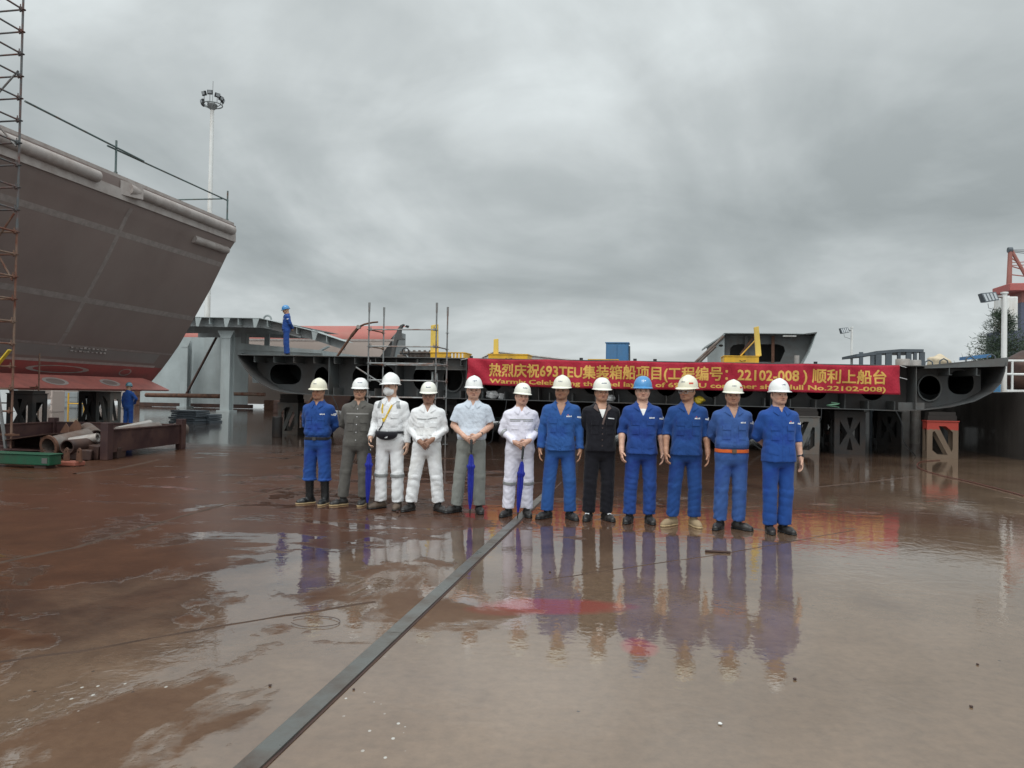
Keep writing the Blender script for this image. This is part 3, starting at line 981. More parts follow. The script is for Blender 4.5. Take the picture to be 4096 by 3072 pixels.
gold = cloth('gold lettering', (.60, .36, .085), .6, .06, .1)
for body, f0, f1, ua, ub, bold, nm in (('热烈庆祝693TEU集装箱船项目(工程编号：22102-008 ) 顺利上船台', .335, .825, atv(1957, 1480, VB).x, atv(3542, 1495, VB).x, .045, 'chinese_lettering'),
                                     ('Warmly Celebrating the keel laying  of 693TEU container ship(Hull No.22102-008)', .085, .255, atv(1960, 1510, VB).x, atv(3540, 1540, VB).x, .05, 'english_lettering')):
    vs_, fs = text_mesh(body, 0.0)
    if nm == 'english_lettering':
        y0, y1 = 0.0, .73
    else:
        y0, y1 = -.09, .84
    xa, xb = min(v[0] for v in vs_), max(v[0] for v in vs_)
    allm = MB()
    st = bold
    for k, (ox, oy) in enumerate(((0, 0), (st, 0), (0, st), (st, st), (st * .5, st * .5))):   # heavy strokes: the letters drawn several times, each layer 1 mm proud
        mb = MB()
        for x_, y_, _ in vs_:
            u = ua + (ub - ua) * (x_ + ox - xa) / (xb + st - xa)
            f = f0 + (f1 - f0) * (y_ + oy - y0) / (y1 - y0)
            mb.v.append(Vector((u, ban_v(u, f) - .008 - .001 * k, ban_z(u, f))))
        mb.f = [list(q) for q in fs]
        mb = follow(mb, VB)
        n0 = len(allm.v)
        allm.v += [q - Vector((0, .001 * k, 0)) for q in mb.v]
        allm.f += [[i + n0 for i in q] for q in mb.f]
    mb = allm
    mb.build(nm, gold, ban, fix=False)
# ties at the corners
for u, f, du in ((BL, 1, -.25), (BR, .6, .22), (BR, 1, .2)):
    MB().tube([(u, ban_v(u, f), ban_z(u, f) - .01), (u + du, VB + .06, ban_z(u, f) - .06)], .008, 6).build('tie_cord', M['white_cloth'], ban)

# ------------------------------------------------------------------ scaffolds
def post(mbl, u, v, z0, z1, step=.5, first=.25, r=.024):
    mbl.tube([(u, v, z0), (u, v, z1)], r, 8)
    z = first
    while z < z1 - .05:
        if z > z0:
            mbl.tube([(u, v, z - .006), (u, v, z + .006)], .06, 10)
        z += step


def spigot(mb, u, v, z):
    mb.tube([(u, v, z), (u, v, z + .28)], [.03, .036], 8)


qa, qc = atv(1478, 1213, 21.1), atv(1744, 1212, 21.0)
qb, qd = atv(1543, 1232, 22.25), atv(1796, 1230, 22.2)
mid = thing('scaffold_bay', 'rusty open scaffold frame of four posts standing in front of the dark ship block', 'scaffold', (-6.5, 21.5, 0))
corner = {'a': (qa.x, 21.1, qa.z), 'b': (qb.x - .05, 22.25, qb.z), 'c': (qc.x, 21.1, qc.z), 'd': (qd.x - .05, 22.25, qd.z)}
disc0 = corner['a'][2] - .28 - .5 * 8
for k, (u, v, z) in corner.items():
    mb = MB(); post(mb, u, v, .12, z - .24, .5, z - .28 - .5 * 7)
    spigot(mb, u, v, z - .26)
    mb.box((u - .075, v - .075, .004), (u + .075, v + .075, .012)).tube([(u, v, .012), (u, v, .13)], .018, 8)
    mb.build('scaffold_post', M['pole_grey'], mid, True)


def ledger(parent, a, b, z, m, r=.021):
    pa, pb = Vector((a[0], a[1], z)), Vector((b[0], b[1], z))
    d = (pb - pa).normalized()
    mb = MB().tube([pa + d * .05, pb - d * .05], r, 8)
    for p, s in ((pa, 1), (pb, -1)):
        mb.bar(p + d * s * .03, p + d * s * .09, .045, .07)
        mb.bar(p + d * s * .07 + Vector((0, 0, -.05)), p + d * s * .07 + Vector((0, 0, .09)), .012, .022)
    return mb.build('ledger', m, parent, True)


za = corner['a'][2] - .28
for i, z in enumerate((za - .5, za - 1.0, za - 1.5, za - 2.0, za - 2.5)):
    ledger(mid, corner['a'], corner['c'], z, M['pole_grey'])
    if i in (0, 1, 2): ledger(mid, corner['a'], corner['b'], z, M['pole_rust'])
    if i in (1, 2, 3, 4): ledger(mid, corner['c'], corner['d'], z, M['pole_grey'])
    if i in (2, 4): ledger(mid, corner['b'], corner['d'], z, M['pole_grey'])
ledger(mid, corner['a'], corner['c'], .55, M['pole_rust'])
MB().tube([(corner['a'][0] - .45, 21.25, za - 1.62), (corner['a'][0] + .55, 21.5, za - 2.25)], .024, 8).build('brace', M['pole_grey'], mid, True)

tw = thing('scaffold_tower', 'tall rusty scaffold tower rising past the picture top in front of the ship hull', 'scaffold', (-14, 14.4, 0))
vT = 14.4
pT = atv(46, 1700, vT)
uT = pT.x
p2 = gnd(150, 1732)
pts = {'near': (uT, vT), 'nearleft': (uT - 1.2, vT), 'front': (uT, vT - 1.6), 'frontleft': (uT - 1.2, vT - 1.6)}
zs0 = atv(90, 127, vT).z
first = zs0 - .5 * int(zs0 / .5)
for k, (u, v) in pts.items():
    if k.startswith('front'): continue
    mb = MB(); post(mb, u, v, .1, 5.05, .5, first); mb.box((u - .09, v - .09, 0.004), (u + .09, v + .09, .02)).tube([(u, v, .02), (u, v, .11)], .02, 8)
    mb.build('scaffold_post', M['pole_rust'], tw, True)
    mb = MB(); post(mb, u, v, 5.05, 12.2, .5, first); mb.tube([(u, v, 4.95), (u, v, 5.2)], .03, 8)
    mb.build('scaffold_post', M['tower_tube'], tw, True)
for k in ('front', 'frontleft'):
    u, v = pts[k]
    mb = MB(); post(mb, u, v, .1, 12.2, .5, first); mb.build('scaffold_post', M['pole_rust'], tw, True)
z = first + .5
n = 0
while z < 10.0:
    mm = M['pole_rust'] if z < 5 else M['tower_tube']
    if n not in (3,):
        ledger(tw, pts['nearleft'], pts['near'], z, mm)
    if n not in (0, 2):
        ledger(tw, pts['front'], pts['near'], z, mm)
    z += .5; n += 1
for z0, z1 in ((4.0, 5.4), (5.5, 3.9), (8.0, 6.9), (7.6, 8.6)):
    MB().tube([(uT - 1.15, vT, z0), (uT - .05, vT - .03, z1)], .022, 8).build('brace', M['pole_rust'] if z0 < 6 else M['pole_grey'], tw, True)
MB().box((uT - 1.1, vT - 1.5, first + 5.06), (uT - .35, vT - .1, first + 5.10)).build('walk_board', M['rust'], tw)
MB().box((uT - 1.1, vT - 1.5, first + 7.56), (uT - .45, vT - .1, first + 7.60)).build('walk_board', M['pole_grey'], tw)
MB().bar((uT - .05, vT - .06, .05), (uT - .45, vT - .06, 2.1), .05, .05).build('brace', M['pole_grey'], tw)
MB().bar((uT - .05, vT - .05, 2.35), (uT - .6, vT - .05, 1.75), .09, .03).build('ladder_tag', M['yellow_plastic'], tw)
MB().box((uT - .5, vT - .06, .45), (uT + .25, vT - .03, .49)).build('toe_board', M['rust'], tw)

t2 = thing('scaffold_tower', 'low rusty scaffold bay under the ship hull behind the scrap heap', 'scaffold', (p2.x, p2.y, 0))
u2, v2 = p2.x, p2.y
for (u, v, zt_) in ((u2, v2, 2.65), (u2 - 1.9, v2 - .3, 2.65)):
    mb = MB(); post(mb, u, v, .1, zt_, .5, .3); mb.box((u - .09, v - .09, 0.004), (u + .09, v + .09, .1)); mb.build('scaffold_post', M['pole_rust'], t2, True)
for z in (.98, 1.52):
    ledger(t2, (u2 - 1.9, v2 - .3), (u2, v2), z, M['pole_rust'])

# ------------------------------------------------------------------ scrap bin with pipes, left
bl_, br_ = gnd(425, 1840), gnd(722, 1797)
d = (br_ - bl_).normalized()
nrm = Vector((-d.y, d.x, 0))
if nrm.x > 0: nrm = -nrm
bin_ = thing('scrap_rack', 'dark red brown steel rack with corner posts, holding scrap pipes at the left', 'rack', (bl_.x, bl_.y, 0))
W = (br_ - bl_).length
DEP = 3.4
c0, c1, c2, c3 = bl_, br_, br_ + nrm * DEP, bl_ + nrm * DEP


def up(p, z): return Vector((p.x, p.y, z))


for p, h in ((c0, .80), (c1, .78), (c2, .75), (c3, .75)):
    MB().box((p.x - .09, p.y - .09, 0.003), (p.x + .09, p.y + .09, h)).build('post', M['bin'], bin_, bevel=.01)
dz_ = d * .1
for a, b_ in ((c0, c1), (c1, c2), (c2, c3)):
    e = (b_ - a).normalized() * .1
    MB().bar(up(a + e, .385), up(b_ - e, .385), .05, .47).build('side_panel', M['bin'], bin_)
    MB().bar(up(a + e, .635), up(b_ - e, .635), .10, .03).build('top_flange', M['bin'], bin_)
MB().quadbox([up(c0 + dz_, .15), up(c1 - dz_, .15), up(c2 - dz_, .15), up(c3 + dz_, .15), up(c0 + dz_, .17), up(c1 - dz_, .17), up(c2 - dz_, .17), up(c3 + dz_, .17)]).build('bin_floor', M['bin'], bin_)
for p in (c0, c1):
    pass
GP = 'pipes on the scrap rack'


def pipe_thing(name, a, b, ro, ri, m, label, flange=0, group=GP, cat='pipe'):
    t = thing(name, label, cat, a, group)
    MB().pipe(a, b, ro, ri, 20).build('barrel', m, t, True)
    if flange:
        dd = (Vector(b) - Vector(a)).normalized()
        mb = MB().pipe(Vector(a) - dd * .005, Vector(a) + dd * .05, ro * 1.18, ri, 24)
        mb.build('flange', M['rust'], t, True)
    return t


pa = atv(193, 1800, gnd(210, 1850).y + .6)
a = Vector((pa.x, pa.y, .27))
b_ = c0 + d * .9 + nrm * 1.0
pipe_thing('flanged_pipe', a, (b_.x, b_.y, .42), .20, .175, M['pipe_grey'], 'big rusty flanged pipe with its open mouth towards us, in the scrap heap', 1)
pa = atv(282, 1768, a.y + .35)
pipe_thing('steel_pipe', pa, up(c0 + d * .25 + nrm * .35, .46), .10, .07, M['pipe_pale'], 'pale pipe lying beside the big flanged pipe')
q = atv(470, 1722, c0.y + 1.2); q1 = atv(598, 1694, c0.y + 2.6)
pipe_thing('steel_pipe', q, q1, .09, .07, M['pipe_pale'], 'pale thin pipe lying topmost across the scrap rack')
q = atv(455, 1738, c0.y + .9); q1 = atv(630, 1712, c0.y + 2.4)
pipe_thing('steel_pipe', q, q1, .15, .13, M['pipe_grey'], 'thick grey pipe lying inside the scrap rack behind its front panel')
q = atv(348, 1718, c0.y + 1.6); q1 = atv(385, 1748, c0.y + .9)
pipe_thing('steel_pipe', q, q1, .17, .15, M['pipe_grey'], 'short fat pipe stub tilted on the scrap heap')
q = atv(722, 1740, c1.y - .1); q1 = atv(738, 1765, c1.y - .6)
pipe_thing('steel_pipe', up(c1 + d * .12 + nrm * .2, .5), up(c1 + d * .5 + nrm * .2, .48), .17, .15, M['pipe_grey'], 'pipe end sticking out behind the right post of the scrap rack')
pipe_thing('steel_pipe', up(c0 + nrm * .55 - d * .5, .3), up(c0 + nrm * .55 + d * 2.2, .3), .15, .13, M['rust_dark'], 'dark rusty pipe at the bottom of the scrap rack', 0)
for i, (px, py, s) in enumerate(((255, 1735, .42), (290, 1730, .5), (310, 1735, .34))):
    q = atv(px, py, c0.y + .9 + .2 * i)
    r_ = random.Random(i)
    mb = MB().prism([(-.5 * s, -.5 * s), (.5 * s, -.45 * s), (.42 * s, .3 * s), (.1 * s, .62 * s), (-.3 * s, .2 * s)], [], q, Vector((.9, .3 * (i - 1), .25)).normalized(), Vector((-.2, .4, .9)).normalized(), .015)
    tag(mb.build('scrap_plate', M['rust'], None, org=q), ['rusty bent offcut plate leaning behind the flanged pipe', 'tall pointed rusty offcut plate in the middle of the scrap heap', 'small rusty offcut beside the tilted pipe stub'][i], 'scrap plate', 'offcut plates in the scrap heap')
q0, q1 = gnd(20, 1830), gnd(190, 1790)
q0 = atv(45, 1800, q0.y + .7)
pl = MB().quadbox([(q0.x - .1, q0.y - .3, .30), (a.x - .05, a.y - .1, .52), (a.x - .05, a.y + 1.2, .52), (q0.x - .1, q0.y + 1.2, .3),
                   (q0.x - .1, q0.y - .3, .32), (a.x - .05, a.y - .1, .54), (a.x - .05, a.y + 1.2, .54), (q0.x - .1, q0.y + 1.2, .32)])
mbx = pl.box((q0.x, q0.y, .004), (q0.x + .08, q0.y + .9, .318)).box((a.x - .3, a.y + .1, .004), (a.x - .22, a.y + .9, .46))
tag(mbx.build('rusty_plate', M['rust_dark'], None, org=(q0.x, q0.y, 0)), 'rusty plate propped on its edge behind the green box', 'steel plate')
# pile of dark scrap under the flanged pipe
for i, (px, py, s, lab) in enumerate(((330, 1838, .55, 'dark scrap block right under the pale pipe'), (395, 1835, .45, 'dark scrap block next to the left post of the rack'), (270, 1845, .4, 'dark scrap block under the flanged pipe mouth'))):
    q = gnd(px, py)
    tag(MB().obox((q.x, q.y + .3, s * .3 + .01), (s * 1.3, s, s * .55), (.0, .1, .3 * i)).build('scrap_block', M['rust_dark'], None, org=(q.x, q.y, 0), bevel=.02), lab, 'scrap', 'scrap blocks under the pipes')
# green steel box at the very left
q = gnd(196, 1876)
gb = thing('green_box', 'green painted steel box on skids standing at the left edge', 'steel box', (q.x, q.y, 0))
MB().box((q.x - 2.6, q.y, .06), (q.x, q.y + .30, .25)).build('box_body', M['green'], gb, bevel=.015)
MB().box((q.x - 2.6, q.y - .02, .252), (q.x + .02, q.y + .32, .275)).build('lid', M['green'], gb, bevel=.008)
for x in (-2.3, -.35):
    MB().box((q.x + x, q.y + .03, 0.003), (q.x + x + .25, q.y + .27, .058)).build('skid', M['rust_dark'], gb)
MB().box((q.x - .16, q.y - .008, .10), (q.x - .04, q.y - .001, .20)).build('worn_patch', M['trestle_grey'], gb)
q = gnd(268, 1865)
t = thing('shackle_lug', 'small red painted steel lug with two upright eyes beside the green box', 'steel lug', (q.x, q.y, 0))
MB().obox((q.x, q.y + .1, .05), (.42, .28, .09)).build('base', mat('dull red primer', (.28, .09, .06), .5), t, bevel=.02)
for dx_ in (-.08, .2):
    MB().prism([(-.06, 0), (.06, 0), (.04, .24), (0, .28), (-.04, .24)], [ellipse(0, .2, .018, .018, 8)], (q.x + dx_, q.y + .1, .08), (1, 0, 0), (0, 0, 1), .04).build('eye', M['rust'], t)
# stack of dark plates by the column
for i, (px, py, w, h, lab) in enumerate(((757, 1642, 1.25, .62, 'stack of dark steel plates at the foot of the rusty pipe'), (822, 1640, .9, .42, 'lower stack of dark steel plates right of the tall stack'))):
    q = gnd(px, py + 50)
    q = atv(px, py + 45, q.y)
    t = thing('plate_stack', lab, 'plate stack', (q.x, q.y, 0), 'plate stacks')
    for k in range(int(h / .1)):
        o_ = rnd.uniform(-.06, .06)
        MB().box((q.x - w / 2 + o_, q.y - .5 + o_, .003 + k * .1), (q.x + w / 2 + o_, q.y + .6, .085 + k * .1)).build('plate', M['frame_blue'], t)

# ------------------------------------------------------------------ deck section on columns behind, left
VD = 47.0
dk = thing('deck_section', 'pale grey ship deck section with stiffeners on tall columns, behind the big hull', 'deck section', (-28, VD, 0))
dp = [(-36, 6.55)] + [(p.x, p.z) for p in (atv(x, y, VD) for x, y in ((770, 1267), (1042, 1272), (1110, 1288), (1250, 1322), (1375, 1364)))]
V2 = 60.0
mb = MB()
for i_, (p0, p1) in enumerate(zip(dp[:-1], dp[1:])):
    vb_ = V2 if i_ < 2 else VD + 1.6
    mb.quadbox([(p0[0], VD, p0[1] - .03), (p1[0], VD, p1[1] - .03), (p1[0], vb_, p1[1] - .03), (p0[0], vb_, p0[1] - .03),
                (p0[0], VD, p0[1]), (p1[0], VD, p1[1]), (p1[0], vb_, p1[1]), (p0[0], vb_, p0[1])])
mb.build('deck_plate', M['deck'], dk)


def dz_at(u):
    for p0, p1 in zip(dp[:-1], dp[1:]):
        if p0[0] <= u <= p1[0]: return p0[1] + (p1[1] - p0[1]) * (u - p0[0]) / (p1[0] - p0[0])
    return dp[-1][1]


for vf, dep in ((VD + .5, .62), (VD + 4, .8), (VD + 8, .8)):
    us_ = list(np.linspace(-36, dp[-1][0] - .1 if vf < VD + 1 else dp[2][0] + 1.0, 40))
    ou = [(u, dz_at(u) - .05) for u in us_] + [(u, dz_at(u) - dep * (1 if u < -20 else max(.35, 1 - (u + 20) / 8))) for u in us_[::-1]]
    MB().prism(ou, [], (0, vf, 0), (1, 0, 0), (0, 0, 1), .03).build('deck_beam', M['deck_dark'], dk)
for i in range(17):                      # hanging brackets under the edge
    u = -33.2 + i * 1.08
    if u > dp[-1][0] - .5: break
    z0 = dz_at(u) - .035
    mb = MB()
    if i % 2:
        mb.box((u - .02, VD + .03, z0 - .42), (u + .02, VD + 1.5, z0)).box((u - .02, VD + .03, z0 - .44), (u + .14, VD + 1.5, z0 - .422))
    else:
        mb.prism([(0, 0), (.5, 0), (.42, -.2), (.28, -.62), (.10, -.62)], [], (u, VD + .05, z0), (1, 0, 0), (0, 0, 1), .03)
    mb.build('bracket', M['deck'], dk)
# column feet
pc = atv(897, 1650, VD)
for (px, vv, w, zc) in ((900, VD + 1.0, .68, 5.7), (735, VD + 9.5, .62, 5.6)):
    p = atv(px, 1500, vv)
    mb = MB().box((p.x - w / 2, vv, .12), (p.x + w / 2, vv + .04, zc)).box((p.x - .02 + w * .22, vv + .04, .12), (p.x + .02 + w * .22, vv + .55, zc)).box((p.x - w / 2, vv + .55, .12), (p.x + w / 2, vv + .59, zc))
    mb.box((p.x - w * .75, vv - .2, .0), (p.x + w * .75, vv + .8, .12))
    mb.prism([(-w / 2, 0), (w / 2, 0), (w * .95, .55), (-w * .95, .55)], [], (p.x, vv + .02, zc - .55), (1, 0, 0), (0, 0, 1), .05)
    mb.build('column', M['deck'], dk)
p0_, p1_ = atv(560, 1600, 58), atv(990, 1600, 58)
MB().box((p0_.x, 58, .35), (p1_.x, 58.05, 6.0)).build('bulkhead', M['deck'], dk)
MB().box((p0_.x, 57.9, .02), (p1_.x + .3, 58.4, .34)).build('bulkhead_foot', M['rust_dark'], dk)
a_, b_ = atv(585, 1580, 54), atv(900, 1585, 52)
MB().tube([a_, b_], .17, 12).build('rusty_strut', M['rust'], dk, True)
a_, b_ = atv(905, 1575, 53), atv(1060, 1578, 53)
MB().tube([a_, b_], .14, 12).build('rusty_strut', M['pole_rust'], dk, True)
a_, b_ = atv(742, 1582, 55.5), atv(880, 1322, 56.5)
MB().tube([a_, b_], .10, 10).build('diagonal_brace', M['rust_dark'], dk, True)
# lower shelf deck with pale edge, towards the right
s0, s1 = atv(955, 1400, 50), atv(1290, 1418, 50)
MB().box((s0.x, 50, s0.z - .35), (s1.x, 58, s0.z)).build('lower_deck', M['deck'], dk)
MB().quadbox([(s0.x, 49.9, s0.z), (s1.x, 49.9, s0.z - .2), (s1.x, 50, s0.z - .2), (s0.x, 50, s0.z), (s0.x, 49.9, s0.z + .5), (s1.x, 49.9, s0.z + .02), (s1.x, 50, s0.z + .02), (s0.x, 50, s0.z + .5)]).build('lower_edge', M['deck'], dk)
for px in (975, 1068, 1270):
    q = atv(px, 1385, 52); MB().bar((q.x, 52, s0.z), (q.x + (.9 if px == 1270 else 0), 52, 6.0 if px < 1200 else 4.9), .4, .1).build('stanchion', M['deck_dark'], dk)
# curved skirt coming down from the shelf (the bilge turned outwards)
p0_, p1_ = atv(952, 1410, 49.6), atv(1010, 1540, 49.6)
MB().grid([[(p0_.x + (p1_.x - p0_.x) * math.sin(t), y, p0_.z + (p1_.z - p0_.z) * (1 - math.cos(t))) for y in (49.6, 57)] for t in np.linspace(0, 1.5, 8)]).build('curved_skirt', M['deck_dark'], dk, True)
q = atv(1070, 1270, VD + 1)
MB().tube([(q.x + .28 * math.cos(t), VD + 1, dz_at(q.x) + .28 * math.sin(t)) for t in np.linspace(0, 3.14, 9)], .07, 8).build('lifting_lug', M['deck_dark'], dk, True)

# ------------------------------------------------------------------ orange hull part behind
VO = 62.0
oh = thing('orange_hull_part', 'orange red and brownish hull part with curved top, behind the scaffold frame', 'hull part', (-20, VO, 0))
q0, q1 = atv(1120, 1290, VO), atv(1570, 1295, VO)
zt_, zm = q1.z, atv(1570, 1360, VO).z
u0, u1 = q0.x - 28, q1.x
band = [(VO + 2.2 - 2.2 * math.cos(t), zm + (zt_ - zm) * math.sin(t)) for t in np.linspace(0, 1.57, 9)]
MB().grid([[(u if j == 0 else u1 - .2 + 1.0 * (z - zm) / (zt_ - zm), v, z) for j, u in enumerate((u0, u1))] for v, z in band] ).build('orange_band', M['orange_hull'], oh, True)
low = [(VO + 1.6, .3), (VO + .9, 1.8), (VO + .35, 3.2), (VO + .05, 4.6), (VO - .02, zm)]
q2 = atv(1505, 1425, VO)
MB().grid([[(u0, v, z), (u1 - 2.6 + 2.6 * (z / zm) ** 2, v, z)] for v, z in low]).build('lower_side', M['cream_hull'], oh, True)
MB().grid([[(u, VO - .05 + (3.9 - 3.5) * .0 + .22 * abs(z - 4.4) * .6, z) for u in (u0, u1 - .6)] for z in (4.0, 4.12)]).build('weld_line', M['hull_light'], oh)
MB().grid([[(u0, v, z - .02 if z == zm else z), (u1 + .5, v, z - .02 if z == zm else z)] for v, z in ((VO - .06, zm - .1), (VO - .06, zm + .06))]).build('white_line', M['hull_light'], oh)
# end frame: crescent web with flanges
ow = [(0, 0), (1.6, 0), (1.6, .16), (1.0, .4), (.75, .9), (.8, 1.4), (1.1, 1.75), (1.5, 2.0), (1.4, 2.12), (.7, 1.95), (.1, 1.5), (-.5, .6), (-1.2, -1.2), (-2.0, -3.2), (-1.2, -3.2), (-.5, -1.0)]
sc = (zt_ - zm) / 2.1
MB().prism([(x * sc * .55, y * sc * .96) for x, y in ow], [], (u1 + .55, VO + .1, zm + .0), (1, 0, 0), (0, 0, 1), .4).build('end_frame', M['block'], oh)
MB().prism([(x * sc * .55 + .1, y * sc) for x, y in [(1.5, 1.95), (1.95, 1.9), (1.7, 1.6), (1.2, 1.7)]], [], (u1 + .55, VO + .5, zm + .0), (1, 0, 0), (0, 0, 1), .4).build('flange', M['black_metal'], oh)
# back of it, so that it has a body
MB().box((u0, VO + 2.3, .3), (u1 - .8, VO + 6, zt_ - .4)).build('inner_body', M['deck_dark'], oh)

# rusty articulated strut leaning on the deck section
st = thing('rusty_strut_arm', 'rusty jointed steel arm reaching up over the block edge with a curved end', 'steel arm', (-15, 40, 0))
cu = [atv(x, y, 40) for x, y in ((1350, 1424), (1405, 1345), (1435, 1308), (1458, 1297), (1490, 1290), (1512, 1288))]
MB().tube([Vector((cu[0].x - 2.2, 40, 0))] + cu[:2], .07, 10).build('lower_arm', M['rust'], st, True)
MB().tube(cu[1:3], .09, 10).build('sleeve', M['rust'], st, True)
MB().tube(cu[2:], [.06, .055, .05, .045], 10).build('upper_arm', M['rust'], st, True)
MB().tube([cu[2] - Vector((0, .12, 0)), cu[2] + Vector((0, .12, 0))], .11, 12).build('joint', M['pipe_pale'], st, True)

# corrugated container
q0, q1 = atv(1600, 1404, 36), atv(1728, 1406, 36)
ct = thing('corrugated_container', 'grey corrugated container top behind the scaffold frame', 'container', (q0.x, 36, 0))
mb = MB()
n = 24
rows = []
for z in (.1, q1.z - .08):
    rows.append([(q0.x + (q1.x - q0.x) * i / (4 * n), 36 + (.07 if (i % 4) in (1, 2) else 0), z) for i in range(4 * n + 1)])
mb.grid(rows).build('ribbed_side', M['pipe_grey'], ct)
mb = MB().box((q0.x, 35.95, q1.z - .08), (q1.x, 38.4, q1.z)).box((q0.x, 36.1, .1), (q1.x, 38.4, q1.z - .08))
for i in range(6):
    x = q0.x + (q1.x - q0.x) * (i + .3) / 6
    mb.box((x, 36.1, q1.z), (x + .08, 36.3, q1.z + .07))
mb.build('roof_frame', M['pipe_grey'], ct)
q = atv(1612, 1418, 34)
wm = thing('winch', 'small grey winch with a ring standing left of the corrugated container', 'winch', (q.x, 34, 0))
MB().box((q.x - .3, 34, .0), (q.x + .1, 34.4, q.z)).build('winch_body', M['pipe_grey'], wm, bevel=.02)
MB().tube([(q.x + .12 + .17 * math.cos(t), 34, q.z + .14 + .17 * math.sin(t)) for t in np.linspace(0, 6.28, 17)], .03, 6, cap=False).build('ring', M['black_metal'], wm, True)
MB().tube([(q.x + .15, 34, q.z), (q.x + .6, 34, q.z - .6)], .03, 8).build('winch_arm', M['pole_grey'], wm, True)


# ------------------------------------------------------------------ yellow machines on the block
def yellow_unit(box_px, arm_px, v, label, slant=0.0, ladder=False, dep=1.0):
    x0, y0, x1 = box_px
    a, b_ = atv(x0, y0, v), atv(x1, y0, v)
    zb_ = ztop((a.x + b_.x) / 2) + .003
    t = thing('yellow_unit', label, 'machine', (a.x, v, zb_), 'yellow machines on the block')
    MB().box((a.x, v, zb_), (b_.x, v + dep, a.z - .03)).build('housing', M['yellow'], t, bevel=.01)
    MB().box((a.x - .02, v - .02, a.z - .028), (b_.x + .02, v + dep + .02, a.z)).build('lid', M['yellow'], t)
    MB().tube([(a.x + (b_.x - a.x) * .45, v - .01, a.z - .15), (a.x + (b_.x - a.x) * .5, v - .05, a.z - .18), (a.x + (b_.x - a.x) * .62, v - .01, a.z - .15)], .012, 6).build('handle', M['rust_dark'], t, True)
    if arm_px:
        p, q, w = arm_px
        p, q = atv(*p, v + .15), atv(*q, v + .15)
        mb = MB().prism([(-w / 2, 0), (w / 2, 0), (w / 2 * .92, 1), (-w / 2 * .85, .96)], [], Vector((q.x, v + .2, q.z)), (1, 0, 0), Vector((p.x - q.x, 0, p.z - q.z)), .10)
        mb.build('arm', M['yellow_pale'], t, bevel=.008)
        if slant:
            MB().tube([(q.x - .06, v + .12, q.z + .55), (q.x - .55, v + .1, a.z)], .02, 8).build('gas_strut', M['yellow'], t, True)
    if ladder:
        mb = MB()
        for i in range(4):
            x = b_.x - .45 + i * .12
            mb.box((x, v - .012, a.z - .2), (x + .05, v - .004, a.z - .04))
        mb.build('label_panel', M['white_paint'], t)
    return t


yellow_unit((1722, 1408, 1858), ((1738, 1297), (1738, 1415), .27), 24.4, 'yellow machine with an upright arm beside the scaffold frame', ladder=True)
yellow_unit((1953, 1415, 2110), ((1984, 1355), (1984, 1416), .17), 25.2, 'yellow machine with a short upright arm, above the left end of the banner')
yellow_unit((2353, 1436, 2472), None, 25.5, 'low yellow machine in front of the blue cabinet')
yellow_unit((2896, 1422, 3036), ((3024, 1305), (3034, 1424), .17), 24.6, 'yellow machine with a leaning arm in front of the grey hull section', slant=1)
a, b_ = atv(2424, 1372, 27), atv(2514, 1372, 27)
bx = thing('blue_cabinet', 'tall blue sheet metal cabinet standing on the block above the banner', 'cabinet', (a.x, 27, 2.6))
MB().box((a.x, 27, ztop(a.x) + .003), (b_.x, 27.8, a.z)).build('cabinet_body', M['blue_box'], bx, bevel=.008)
MB().box((a.x - .03, 26.97, a.z), (b_.x + .03, 27.83, a.z + .03)).build('roof', M['blue_box'], bx)
for x0, x1 in ((a.x + .04, (a.x + b_.x) / 2 - .01), ((a.x + b_.x) / 2 + .01, b_.x - .04)):
    MB().box((x0, 26.98, ztop(a.x) + .05), (x1, 26.998, a.z - .07)).build('door', M['blue_box'], bx, bevel=.004)
MB().tube([(b_.x + .05, 27.1, ztop(b_.x) + .003), (b_.x + .03, 27.1, a.z - .1)], .03, 8).build('side_pipe', M['frame_blue'], bx, True)

# white gable sheet behind the second machine
q0, q1, q2 = atv(1925, 1427, 40), atv(1978, 1402, 40), atv(2320, 1440, 40)
wr = thing('white_roof_sheet', 'low white sloping roof behind the yellow machine and banner', 'roof', (q1.x, 40, 0))
MB().quadbox([(q0.x, 40, q0.z - .06), (q1.x, 40, q1.z - .06), (q1.x, 44, q1.z - .06), (q0.x, 44, q0.z - .06), (q0.x, 40, q0.z), (q1.x, 40, q1.z), (q1.x, 44, q1.z), (q0.x, 44, q0.z)]).quadbox(
    [(q1.x, 40, q1.z - .06), (q2.x, 40, q2.z - .06), (q2.x, 44, q2.z - .06), (q1.x, 44, q1.z - .06), (q1.x, 40, q1.z), (q2.x, 40, q2.z), (q2.x, 44, q2.z), (q1.x, 44, q1.z)]).build('roof_sheet', M['white_paint'], wr)
MB().prism([(q0.x + .1, .1), (q2.x - .1, .1), (q2.x - .1, q2.z - .07), (q1.x, q1.z - .07), (q0.x + .1, q0.z - .07)], [], (0, 43.9, 0), (1, 0, 0), (0, 0, 1), 3.8).build('shed_wall', M['white_paint'], wr)

